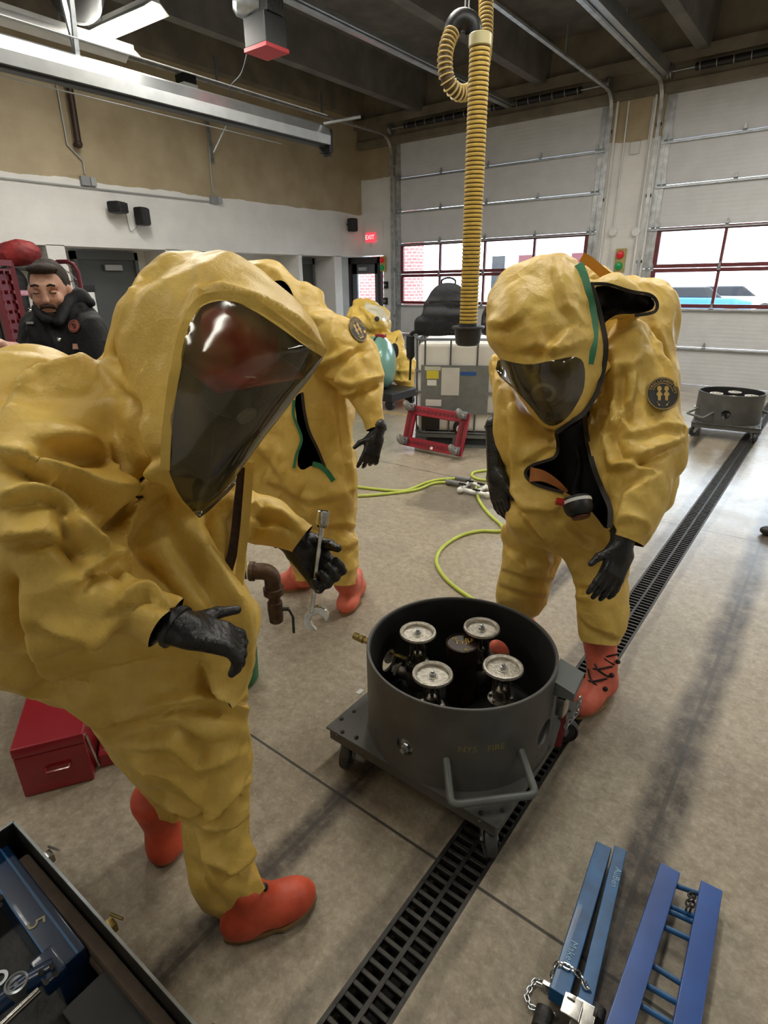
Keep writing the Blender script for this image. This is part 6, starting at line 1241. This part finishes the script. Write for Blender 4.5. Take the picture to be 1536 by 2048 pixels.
suitB = fast_mesh('hazmat_suit', vo, fo, M['suit'], B, 180); lined(suitB); fast_mesh('visor', vi, fi, M['visor'], suitB, 180)
hc = np.array(at(1100, 745, 2.16)); fw = cdir(-.35, -.75, -.55); sd = np.cross(fw, [0, 0, 1.]); sd /= np.linalg.norm(sd); up = np.cross(sd, fw); R3 = np.stack([fw, sd, up], 1)
hs = Soft(.03); hs.ell(hc, (.095, .075, .11), R3); hs.ell(hc+fw*.06-up*.06, (.05, .045, .045), R3); hs.cap(hc-up*.08-fw*.04, np.array(at(1140, 860, 2.36)), .06, .09); hs.cap(np.array(at(1140, 860, 2.36)), np.array(at(1165, 960, 2.38)), .13, .13, k=.08); hs.cap(np.array(at(1165, 960, 2.38)), np.array(at(1140, 1060, 2.42)), .12, .1, k=.08)
soft_obj(hs, 'body', .014, M['inner'], B)
h3 = Soft(.02); h3.ell(hc+fw*.05-up*.02, (.06, .072, .09), R3); h3.cap(hc+fw*.08-up*.05, hc+fw*.12-up*.06, .028, .03); mk = soft_obj(h3, 'breathing_mask', .008, M['black'], B)
b = MB(); b.lathe(hc+fw*.118-up*.0-sd*.0, fw, [(.03, 0), (.045, .0), (.045, .006), (.03, .006)], 24, True); b.build('mask_ring', M['grey'], mk)
rb = lambda nm, pts, w_, m, lift=.006, th=.004: ribbon(nm, snap(VBm, NB, pts, lift), w_, m, suitB, th)
rb('green_trim', [(1157, 528), (1166, 548), (1175, 580), (1183, 615), (1188, 655), (1185, 695), (1178, 728)], .030, M['green'])
rb('zip_edge', [(1180, 566), (1190, 590), (1203, 640), (1212, 690), (1207, 740), (1193, 785), (1168, 826), (1140, 845), (1112, 866)], .017, M['lining'])
rb('zip_edge', [(1170, 830), (1174, 877), (1187, 933), (1205, 980), (1220, 1017), (1219, 1055)], .018, M['lining'])
rb('zip_edge', [(1112, 866), (1116, 893), (1108, 915), (1066, 930), (1051, 944), (1058, 960), (1080, 972), (1127, 985)], .012, M['lining'])
rb('flap_edge', [(1182, 568), (1215, 569), (1262, 583), (1300, 590), (1314, 606), (1308, 624), (1270, 631)], .012, M['lining'])
ribbon('orange_lining', [at(1060, 949, 2.16), at(1085, 952, 2.17), at(1112, 966, 2.18), at(1134, 984, 2.19)], lambda u: .045*(1-u)+.012, M['orangein'], suitB, .003)
ribbon('orange_strap', [at(x, y, 2.25) for x, y in ((1163, 514), (1180, 524), (1205, 545), (1228, 565))], .036, mat('orange_strap', 'c98c2c', .5), suitB, .01)
g = wthing  # air gauge hanging in the opening
gc = Vector(at(1157, 1015, 2.1)); b = MB(); gx = Vector(cdir(.15, -1, -.3)); b.lathe(gc-gx*.04, gx, [(0, 0), (.045, 0), (.052, .01), (.052, .045), (.046, .06), (.03, .075), (0, .078)], 28); ga = b.build('air_gauge', M['black'], B)
b = MB(); b.lathe(gc-gx*.028, gx, [(.053, 0), (.0535, .0), (.0535, .012), (.053, .012)], 28); b.build('white_band', M['white'], ga); b = MB(); b.cyl(gc-Vector(ar)*.05-gx*.02, gc-Vector(ar)*.078-gx*.025, .014, n=12); b.build('red_knob', M['helmet'], ga)
b = MB(); b.lathe(gc+gx*.036, gx, [(0, 0), (.034, 0), (.03, .006), (0, .007)], 20); b.build('dial', mat('dark_red_dial', '5a2a24', .4), ga)
b = MB(); b.tube(smooth_path([gc-gx*.03, Vector(at(1150, 975, 2.2)), Vector(at(1160, 930, 2.24)), Vector(at(1150, 880, 2.25))]), .012, 8); b.build('air_hose', M['black'], ga)
emblem(VBm, NB, (1326, 787), 33, 33, .0, suitB)
gB1 = hand(B, 'glove', at(1246, 1096, 2.08), cdir(-.42, -.9, -.1), cdir(-.9, .3, .0), cdir(-.2, .1, .95), [(.1, .15, .1), (.15, .2, .1), (.2, .2, .15), (.25, .25, .2)], 1.18, thumb=(.75, .7, .0), cuff=.015, cuffdir=cdir(.1, 1, .1), spread=.3)
gB2 = hand(B, 'glove', at(990, 945, 2.33), cdir(.18, -.98, 0), cdir(.6, .1, -.5), cdir(.8, .1, .4), [(.1, .25, .2), (.12, .25, .2), (.15, .25, .2), (.2, .3, .2)], 1.15, thumb=(.85, .35, .1), cuff=.13, cuffdir=cdir(.05, 1, .1))
heel, toe = np.array([-.492, 2.30, 0]), np.array([-.548, 1.99, 0]); bo, hl, dt, sdd, nu = boot(B, heel, toe, at(1198, 1262, 2.5), M['boot2'], sc=1.08)
b = MB()
def bl(x, s, z): return Vector(hl+dt*x+sdd*s+nu*z)
for k in range(3):
    x0, z0 = .17-.035*k, .112+.045*k
    b.tube(smooth_path([bl(x0, -.045, z0-.015), bl(x0+.02, 0, z0+.012), bl(x0-.02, .045, z0+.03)], 4), .0042, 6); b.tube(smooth_path([bl(x0, .045, z0-.015), bl(x0+.022, 0, z0+.013), bl(x0-.02, -.045, z0+.03)], 4), .0042, 6)
b.build('laces', M['black'], bo)
for k in range(3):
    for s_ in (-1, 1): b = MB(); b.sphere(bl(.165-.04*k, s_*.052, .1+.05*k), .011, 10, 8); b.build('lace_lug', M['black'], bo)
boot(B, gp(1062, 1262, 0), gp(985, 1312, 0), at(1035, 1225, 2.75), M['boot2'], sc=1.05)
# ================================================================= PERSON C: middle, seen past the big hood
Cc = wthing('person', 'person in yellow suit in the middle behind the front figure, gloved arm hanging', 'person', (-2.1, 2.15, 0))
sC = Soft(.04)
sC.infl([(470, 545), (484, 526), (505, 518), (545, 521), (578, 541), (592, 560), (610, 569), (642, 571), (650, 600), (650, 640), (600, 720), (480, 720), (450, 620)], [(520, 600, 2.82), (600, 620, 2.9)], .2)
sC.infl([(450, 620), (560, 590), (640, 600), (665, 650), (700, 740), (712, 830), (704, 862), (713, 930), (719, 975), (716, 1012), (640, 1062), (540, 1045), (480, 1010), (440, 900)], [(580, 700, 2.98), (600, 950, 3.08)], .2, k=.05)
sC.infl([(565, 610), (650, 613), (702, 640), (740, 672), (759, 702), (760, 745), (705, 790), (655, 760), (612, 720), (590, 660)], [(620, 670, 2.8), (720, 720, 2.8)], .13, k=.03)
sC.infl([(655, 720), (700, 700), (758, 704), (765, 760), (769, 778), (770, 850), (776, 892), (736, 902), (728, 865), (712, 835), (690, 795), (664, 755)], [(710, 740, 2.78), (748, 850, 2.74)], .08, k=.025)
sC.infl([(590, 1000), (716, 978), (711, 1012), (716, 1036), (700, 1052), (716, 1078), (719, 1160), (716, 1200), (664, 1200), (662, 1172), (648, 1120), (636, 1060)], [(660, 1020, 3.1), (688, 1150, 3.18)], .11, k=.03)
sC.infl([(470, 980), (620, 1000), (642, 1080), (626, 1165), (626, 1195), (590, 1190), (588, 1160), (574, 1108), (560, 1082), (500, 1050)], [(570, 1020, 3.25), (605, 1140, 3.38)], .11, k=.03)
FC = [([(620, 735), (680, 715), (700, 700), (722, 690)], 9, .02, .5), ([(640, 720), (690, 690), (745, 700)], 10, -.014), ([(700, 790), (730, 770), (766, 752)], 8, .024, .6), ([(650, 750), (700, 770), (735, 762)], 8, .014, .5), ([(665, 640), (660, 700), (640, 730)], 9, .012), ([(676, 745), (684, 800), (695, 900), (706, 980)], 6, .014, .4), ([(560, 900), (540, 960), (620, 1000), (690, 985)], 12, .012, .5), ([(515, 890), (560, 940), (600, 1010)], 12, .012, .4), ([(650, 1050), (690, 1045), (716, 1060)], 7, .014, .5), ([(655, 1085), (690, 1095), (716, 1080)], 7, .012, .5), ([(660, 1130), (700, 1140), (718, 1120)], 7, .012), ([(575, 1120), (600, 1130), (625, 1120)], 6, .012), ([(560, 620), (600, 640), (650, 640)], 9, .012, .5), ([(500, 530), (550, 545), (590, 600)], 10, .012, .5)]
GC = [(546, 562), (566, 560), (580, 575), (588, 595), (588, 616), (572, 606), (556, 590), (530, 575)]
OC = [(588, 797), (603, 782), (607, 820), (614, 852), (633, 893), (650, 940), (626, 929), (604, 942), (593, 928), (603, 880), (595, 850)]
V, F = suit_mesh(sC, .038, [(a, b_*1.1, c_*2.0, *d_) for a, b_, c_, *d_ in FC], 31, pin=[OC, GC], ex=(.03, 0), fsc=.12); NC = normals(V, F); VC = V; vo, fo = V, tris(F)
for pg_ in (OC, GC): N_ = normals(vo, fo); _, (vo, fo, _) = cut(vo, fo, poly_s(vo, pg_, 1, N=N_, k=60))
for c_, d_, r_ in ((at(749, 858, 2.76), cdir(.3, -.95, 0), .12), (at(690, 1167, 3.18), cdir(0, -1, 0), .16), (at(606, 1160, 3.38), cdir(0, -1, 0), .13)): vo, fo = hem(vo, fo, c_, d_, r_)
suitC = fast_mesh('hazmat_suit', vo, fo, M['suit'], Cc, 180); lined(suitC)
rc_ = lambda nm, pts, w_, m, lift=.006, th=.004: ribbon(nm, snap(VC, NC, pts, lift), w_, m, suitC, th)
rc_('green_trim', [(588, 800), (587, 830), (596, 855), (603, 880), (592, 912), (588, 936)], .014, M['green']); rc_('green_trim', [(625, 928), (640, 932), (655, 945), (667, 962)], .026, M['green'])
rc_('zip_edge', [(604, 785), (609, 825), (618, 862), (636, 900), (652, 941)], .014, M['lining'])
hs = Soft(.04); hs.ell(at(540, 640, 2.85), (.1, .1, .13)); hs.cap(at(540, 680, 2.88), at(560, 760, 3.02), .07, .11); hs.cap(at(560, 760, 3.02), at(580, 1000, 3.12), .12, .11); soft_obj(hs, 'body', .02, M['inner'], Cc)
emblem(VC, NC, (716, 658), 15, 27, -.45, suitC)
hand(Cc, 'glove', at(752, 872, 2.73), cdir(-.25, -.95, -.1), cdir(-.95, .1, -.1), cdir(-.2, 0, .95), [(.15, .25, .2), (.3, .5, .4), (.5, .8, .6), (.6, .8, .6)], .98, thumb=(.7, .8, 0), cuff=.01, spread=.4)
boot(Cc, np.array(gp(688, 1205, 0))+np.array([-.03, .18, 0]), gp(686, 1233, 0), at(692, 1162, 3.2), M['boot2'], sc=1.05)
boot(Cc, gp(632, 1170, 0), gp(548, 1180, 0), at(608, 1150, 3.4), M['boot2'], sc=1.05)
# ================================================================= PERSON D behind the green tank
D_ = wthing('person', 'person in shiny yellow suit bending over the green tank in the background', 'person', gp(800, 792, 0)); dd = 9.15
sD = Soft(.06)
sD.infl([(688, 632), (704, 618), (711, 601), (730, 593), (753, 600), (772, 622), (777, 650), (779, 668), (742, 674), (718, 656), (698, 645)], [(730, 630, dd), (760, 650, dd)], .25)
sD.infl([(715, 650), (745, 668), (776, 662), (790, 668), (801, 655), (803, 690), (821, 702), (827, 722), (824, 750), (795, 765), (780, 740), (760, 700), (735, 675)], [(750, 680, dd), (800, 710, dd-.1)], .25)
sD.infl([(785, 735), (822, 730), (828, 745), (820, 760), (824, 775), (808, 790), (800, 786), (792, 768), (780, 760)], [(805, 750, dd-.15), (805, 780, dd)], .16)
V, F = suit_mesh(sD, .07, [([(735, 620), (760, 640), (770, 660)], 6, .05), ([(705, 650), (735, 668), (775, 664)], 5, -.09), ([(790, 680), (798, 720), (790, 760)], 6, -.06), ([(780, 740), (800, 742), (822, 738)], 4, .07), ([(785, 760), (805, 758), (820, 765)], 4, .07), ([(720, 610), (745, 640), (752, 665)], 5, .06), ([(800, 700), (815, 720)], 5, .04)], 41, sm=2, ex=(.12, .1), amp=(.03, .01), fsc=.22, famp=.075); ND = normals(V, F); (vi, fi, _), (vo, fo, _) = cut(V, tris(F), poly_s(V, [(733, 603), (746, 611), (760, 611), (773, 625), (776, 642), (764, 642), (750, 629), (738, 624), (727, 614)], 1, N=ND)); sd_ = fast_mesh('hazmat_suit', vo, fo, M['suit'], D_, 180); fast_mesh('glare_visor', vi, fi, M['glarev'], sd_, 180)  # opaque pale patch paints the white highlight onto the visor
ss = Soft(.03); ss.ell(at(789, 702, dd-.42), (.07, .07, .13)); soft_obj(ss, 'dark_gap_blob', .03, M['inner'], sd_)  # dark blob put in for the dark gap beside the tank
for c_, r_ in (((754, 638), 5), ((820, 713), 5)): f_ = surf_quad(V, ND, c_, 12); b = MB(); b.add([f_(c_[0]+r_*math.cos(a), c_[1]+r_*1.1*math.sin(a), .03) for a in np.linspace(0, 2*PI, 16, endpoint=False)], [tuple(range(16))]); b.build('round_emblem', M['lining'], sd_, smooth=False)
b = MB(); b.cyl(at(800, 784, dd), np.array(gp(803, 795, 0.02)), .08); b.build('boot', M['boot2'], D_)
t = wthing('green_tank', 'pale green steel tank on a black cart behind the middle person', 'tank', gp(765, 798, 0)); tc_ = Vector(at(762, 725, 8.45)); tx = Vector(cdir(.9, 0, -.35)); 
b = MB(); b.lathe(tc_, tx, [(0, -.9), (.36, -.86), (.38, -.8), (.38, 0), (.36, .08), (.28, .15), (.15, .19), (0, .2)], 40); tk = b.build('shell', mat('pale_green_paint', '6f9a8c', .25, .1, coat=.3), t)
b = MB(); b.lathe(tc_-tx*.0, tx, [(.381, 0), (.388, .0), (.388, .02), (.381, .02)], 40); b.build('black_band', M['black'], tk)
b = MB(); b.bbox(tc_+Vector((0, 0, .38)), (.16, .08, .05), .01); b.build('red_handle', M['tbred'], t)
zc_ = tc_.z-.38; b = MB(); b.bbox((tc_.x-.15, tc_.y, zc_-.05), (1.2, .7, .12), .02); 
b.build('cart_deck', M['black'], t)
for x_ in (-.6, .35):
    for y_ in (-.25, .25): b = MB(); b.cyl((tc_.x+x_, tc_.y+y_-.03, .07), (tc_.x+x_, tc_.y+y_+.03, .07), .07); b.box((tc_.x+x_, tc_.y+y_, (zc_+.05)/2+.02), (.04, .04, zc_-.1)); b.build('wheel', M['black'], t)
# ================================================================= PERSON E: officer in dark jacket
E_ = wthing('person', 'man with moustache in dark navy uniform jacket with round shoulder patch, looking down', 'person', (at(110, 600, 2.42)[0], at(110, 600, 2.42)[1], 0)); DE = 2.42
hc = np.array(at(100, 582, DE)); fw = cdir(.30, -.56, -1); sd = np.cross(fw, [0, 0, 1.]); sd /= np.linalg.norm(sd); up = np.cross(sd, fw); R3 = np.stack([fw, sd, up], 1)
hs = Soft(.022); hs.ell(hc-fw*.01+up*.015, (.092, .070, .1), R3); hs.ell(hc+fw*.035-up*.055, (.05, .05, .06), R3); hs.ell(hc+fw*.06-up*.088, (.03, .03, .025), R3, k=.02)
hs.ell(hc+fw*.088-up*.004, (.016, .013, .028), R3, k=.014); hs.ell(hc+fw*.102-up*.026, (.013, .017, .012), R3, k=.01); hs.ell(hc+fw*.078+up*.028, (.014, .05, .011), R3, k=.015); hs.ell(hc+fw*.085-up*.058, (.012, .024, .012), R3, k=.012)
for s_ in (-1, 1): hs.ell(hc+fw*.07+sd*.032*s_+up*.008, (.014, .018, .012), R3, k=.008, sub=True); hs.ell(hc+fw*.074+sd*.032*s_+up*.006, (.012, .014, .009), R3, k=.004); hs.ell(hc+sd*.077*s_-up*.005-fw*.005, (.018, .01, .03), R3, k=.008); hs.ell(hc+fw*.06+sd*.038*s_-up*.025, (.025, .02, .02), R3, k=.02)
hs.cap(hc-up*.06-fw*.02, hc-up*.18-fw*.04, .05, .058)
sh = np.array(at(125, 668, DE+.08)); W1, W2 = np.array(at(55, 650, DE-.02)), np.array(at(190, 648, DE+.0))
W1 = W1*.75+sh*.25+af*.04; W2 = W2*.75+sh*.25+af*.04; sh = sh+af*.05; hs.cap(W1, W2, .04, .04, k=.03); hs.cap(sh-[0, 0, .08], sh-[0, 0, .5], .08, .1, k=.06); hs.cap(sh-[0, 0, .5], sh-[0, 0, .75], .1, .1)
for s_ in (-.1, .1): hs.cap(sh-[0, 0, .75]+ar*s_, sh*[1, 1, 0]+ar*s_*1.2+[0, 0, .12], .09, .055)
V, F = hs.mesh(.0075); V = smooth_v(V, uedges(F), 1); fast_mesh('body', V, F, M['skin'], E_, 180)
h2 = Soft(.015); h2.ell(hc-fw*.028+up*.035, (.09, .077, .09), R3); h2.rbox(hc+fw*.13-up*.055, (.085, .12, .115), .02, R3, k=.02, sub=True); h2.ell(hc+fw*.045+up*.092, (.045, .06, .02), R3); h2.rbox(hc-up*.17, (.2, .2, .1), .01, R3, k=.01, sub=True)
V, F = h2.mesh(.006); V = crumple(V, F, .06, 20, .05, 7, amp=.002); fast_mesh('hair', V, F, M['hair'], E_, 180)
h4 = Soft(.01); h4.ell(hc+fw*.1-up*.045, (.012, .03, .009), R3); h4.ell(hc+fw*.072-up*.085, (.026, .036, .022), R3); 
for s_ in (-1, 1): h4.cap(hc+fw*.1-up*.047+sd*.018*s_, hc+fw*.085-up*.062+sd*.033*s_, .007, .004)
soft_obj(h4, 'moustache', .004, mat('beard_brown', '3d2a1c', .8, noise=.3, nscale=80), E_)
for s_ in (-1, 1):
    b = MB(); b.tube([Vector(hc+fw*.088+sd*q_*s_+up*(.030+w_)) for q_, w_ in ((.014, 0), (.028, .006), (.046, .001))], .0042, 8); b.build('eyebrow', M['hair'], E_)
    b = MB(); b.tube([Vector(hc+fw*.089+sd*q_*s_+up*(.004+w_)) for q_, w_ in ((.02, 0), (.032, -.003), (.044, 0))], .0022, 6); b.build('eyelid', M['hair'], E_)
js = Soft(.04); js.infl([(38, 690), (42, 645), (52, 622), (72, 606), (92, 622), (108, 648), (124, 632), (140, 602), (168, 602), (192, 618), (208, 645), (222, 690), (236, 780), (240, 900), (20, 900), (25, 760)], [(120, 650, DE+.05), (130, 860, DE+.2)], .15)
js.infl([(148, 640), (190, 618), (210, 645), (226, 700), (240, 800), (180, 800), (160, 720)], [(190, 660, DE-.02), (205, 780, DE)], .09); js.infl([(30, 760), (36, 680), (44, 636), (62, 640), (70, 720), (66, 800), (30, 800)], [(48, 680, DE-.02), (48, 780, DE)], .08)
js.cap(at(120, 860, DE+.25), np.array(at(120, 860, DE+.25))-[0, 0, .3], .16, .16)
V, F = suit_mesh(js, .028, [([(75, 615), (100, 650), (112, 700)], 6, .012, .4), ([(128, 640), (150, 612), (180, 606)], 8, .016, .4), ([(112, 660), (113, 760)], 4, .006)], 51, ex=(.03, .03), amp=(.004, .002), famp=.008); NJ = normals(V, F); jk = fast_mesh('uniform_jacket', V, F, mat('navy_jacket', '080a10', .75, noise=.3, nscale=20, bump=.3, bscale=60), E_, 180)
f_ = surf_quad(V, NJ, (148, 652), 14); b = MB(); b.add([f_(148+11.5*math.cos(a), 652+13*math.sin(a)) for a in np.linspace(0, 2*PI, 24, endpoint=False)], [tuple(range(24))]); b.v = [v+(Vector(CP)-v).normalized()*.006 for v in b.v]; pc = b.build('shoulder_patch', mat('patch_orange', 'b5705c', .6), jk, smooth=False)
b = MB(); 
for r0, r1 in ((9, 10.2), (4.5, 5.4)): vs = [f_(148+r*math.cos(a), 652+r*1.1*math.sin(a), .009) for a in np.linspace(0, 2*PI, 21) for r in (r0, r1)]; b.add(vs, [(2*i, 2*i+1, 2*i+3, 2*i+2) for i in range(20)])
b.add([f_(148-3, 652, .009), f_(148, 646, .009), f_(151, 652, .009), f_(148, 658, .009)], [(0, 1, 2, 3)]); b.build('patch_ring', M['dred'], jk, smooth=False)
for (x, y), nm in (((119, 648), 'button'), ((118, 679), 'button'), ((60, 620), 'collar_pin')): p = snap(V, NJ, [(x, y)], .003)[0]; b = MB(); b.lathe(p, -af, [(.009, 0), (.009, .002), (0, .005)], 14); b.build(nm, M['chrome'], jk)
for (x, y), w_, nm in (((60, 646), .03, 'name_bar'), ((152, 693), .026, 'sleeve_badge')): p = snap(V, NJ, [(x, y)], .004)[0]; b = MB(); b.box(p, (w_, .004, .01 if nm == 'name_bar' else .022), Matrix([[ar[i], af[i], au[i]] for i in range(3)])); b.build(nm, M['lgrey'] if nm == 'name_bar' else M['skin'], jk, smooth=False)
h5 = Soft(.02); h5.chain([at(138, 604, DE+.02), at(160, 597, DE+.06), at(182, 606, DE+.05)], [.03, .04, .02]); h5.chain([at(75, 618, DE), at(95, 640, DE-.05)], [.025, .02]); h5.chain([at(132, 612, DE), at(118, 645, DE-.05)], [.03, .02]); soft_obj(h5, 'hood_collar', .009, bpy.data.materials['navy_jacket'], E_)
tr = Soft(.05)
for s_ in (-.1, .1): tr.cap(sh-[0, 0, .6]+ar*s_*.7, sh*[1, 1, 0]+ar*s_*1.2+[0, 0, .06], .12, .08)
soft_obj(tr, 'trousers', .02, M['inner'], E_)
for s_ in (-.1, .1): p = sh*[1, 1, 0]+ar*s_*1.2; boot(E_, p, p-af*[1, 1, 0]*.28, p+[0, 0, .15], M['black'], name='shoe')
# person F cut by the left edge
F_ = wthing('person', 'person in dark brown jacket cut off by the left edge, hand in front', 'person', (at(-30, 660, 2.2)[0], at(-30, 660, 2.2)[1], 0))
ps = Soft(.05); q0 = np.array(at(-85, 650, 2.3)); ps.cap(q0+ar*-.1, q0+ar*.06-au*.02, .1, .085); ps.cap(q0-[0, 0, .1]-ar*.08, q0-[0, 0, .7]-ar*.08, .13, .12); ps.cap(q0+ar*.07-au*.03, np.array(at(2, 745, 2.2)), .075, .06)
V, F = ps.mesh(.02); V = crumple(V, F, .07, 40, .03, 3, amp=.005); V = smooth_v(V, uedges(F), 1); fast_mesh('jacket', V, F, mat('dark_brown_jacket', '211b1b', .55, noise=.3, nscale=15), F_, 180)
hf = Soft(.04); hh = q0+au*.2-ar*.1; hf.ell(hh, (.085, .1, .12)); hf.cap(hh, q0-ar*.09, .055, .07); 
for s_ in (-.1, .1): hf.cap(q0-[0, 0, .7]+ar*(s_-.08), (q0+ar*(s_-.08))*[1, 1, 0]+[0, 0, .05], .11, .06)
soft_obj(hf, 'body', .02, M['inner'], F_)
hand(F_, 'bare_hand', at(-14, 690, 2.08), cdir(.9, -.1, -.2), cdir(.1, .8, -.3), cdir(.1, -.9, .2), [(.5, .6, .4)]*4, .85, m=M['skin'])
# ================================================================= GEAR BY THE LEFT WALL
t = wthing('gear_rack', 'dark red wire mesh gear rack by the left alcove behind the uniformed man', 'gear rack', at(120, 650, 6.0)); M['rackred'] = mat('rack_maroon', '5e1622', .45)
def rq(x, y, d): return Vector(at(x, y, d))
def floor_under(p): return Vector((p.x, p.y, .02))
TL, TR = rq(98, 524, 6.0), rq(152, 524, 5.95); TR.z = TL.z; bl_, br_ = floor_under(TL), floor_under(TR); ux = (TR-TL).normalized()
b = MB(); b.tube([bl_, TL-Vector((0, 0, .1)), TL+ux*.03-Vector((0, 0, .03)), TL+ux*.1, TR-ux*.1, TR-ux*.03-Vector((0, 0, .03)), TR-Vector((0, 0, .1)), br_], .022, 10); b.build('side_frame', M['rackred'], t)
b = MB(); W_ = (TR-TL).length; Hh = TL.z
for k in np.arange(-Hh, W_, .09):
    x0_, z0_ = max(k, 0), max(-k, 0); ln = min(W_-x0_, Hh-.03-z0_)
    if ln > 0: b.cyl(TL+ux*x0_-Vector((0, 0, z0_+.02)), TL+ux*(x0_+ln)-Vector((0, 0, z0_+ln+.0)), .0035, n=5)
for z in np.arange(.1, Hh, .09): b.cyl(TL-Vector((0, 0, z)), TR-Vector((0, 0, z)), .003, n=5)
b.build('wire_mesh', M['rackred'], t)['kind'] = 'stuff'
P0, P1 = rq(-20, 524, 5.0), rq(18, 520, 5.3); P1.z = P0.z; u2 = (P1-P0).normalized(); b = MB()
for p_, e_ in ((P0, 1), (P1, 1)): b.beam(floor_under(p_), p_, .05, .05)
b.beam(P0, P1, .05, .05); b.build('front_frame', M['rackred'], t, smooth=False)
b = MB()
for i in range(3):
    for k in range(22): p_ = P0.lerp(P1, .2+.3*i)-Vector((0, 0, .08+k*.085)); b.box(p_, (.07, .01, .03))
b.build('slotted_panel', mat('rack_slots', '8a4a50', .5), t, smooth=False)['kind'] = 'stuff'
b = MB(); b.beam(P0-Vector((0, 0, .06)), P1-Vector((0, 0, .06)), .02, .02); R4 = (P1-P0); n4 = Vector((0, 0, 1)).cross(u2); b.prism([(0, 0), (R4.length, 0), (R4.length, P0.z-.1), (0, P0.z-.1)], P0-Vector((0, 0, P0.z-.03))+n4*.02, u2, (0, 0, 1), n4, .01); b.build('panel', M['rackred'], t, smooth=False)
def blob(nm, label, cat, pts, m, r=.1, h=.03, ex=.1, sd_=1):
    s = Soft(.06); s.chain([at(*p) for p in pts], [r]*len(pts)); V, F = s.mesh(h); V = crumple(V, F, ex, 40, .03, sd_, amp=.01); V, F, _ = subdivide(V, F); V = smooth_v(V, uedges(F), 2); return tag(fast_mesh(nm, V, F, m, None, 180), label, cat)
blob('red_duffel', 'red gear bag on the top shelf of the left alcove', 'gear bag', [(15, 510, 6.3), (38, 505, 6.35), (58, 506, 6.4)], mat('gear_red', '7e1a1c', .65, noise=.5), .12)
blob('dark_coat', 'dark turnout coats hanging in the left alcove', 'coat', [(20, 565, 6.4), (24, 620, 6.4), (26, 690, 6.5)], M['inner'], .17); blob('dark_coat', 'dark coats hanging further right in the left alcove, behind the uniformed man', 'coat', [(88, 560, 6.6), (92, 640, 6.6)], M['inner'], .12, sd_=2)
b = MB(); b.beam(rq(28, 586, 5.6), rq(70, 586, 5.9), .03, .05); b.build('red_rail', M['tbred'], t, smooth=False)
t = wthing('shelf', 'shelf high in the left alcove carrying the red gear bag', 'shelf', (XL-.35, 3.3, 1.98)); b = MB(); b.box((XL-.35, 3.2, 1.96), (.6, 1.8, .03)); b.build('board', M['iron'], t, smooth=False)
t = wthing('dispenser', 'white wall dispenser with a black top beside the grey door', 'dispenser', onx(183, 600, XL+.06)); p = onx(180, 605, XL+.06); b = MB(); b.bbox(p, (.12, .14, .3), .01); b.build('body', M['white'], t); b = MB(); b.bbox(p+Vector((0, 0, .2)), (.14, .18, .1), .01); b.build('top', M['black'], t); b = MB(); b.cyl(p+Vector((.06, 0, .03)), p+Vector((.07, 0, .03)), .04); b.build('dial', M['grey'], t)
# ================================================================= tidy
for o in bpy.data.objects:
    if 'world' in o: del o['world']
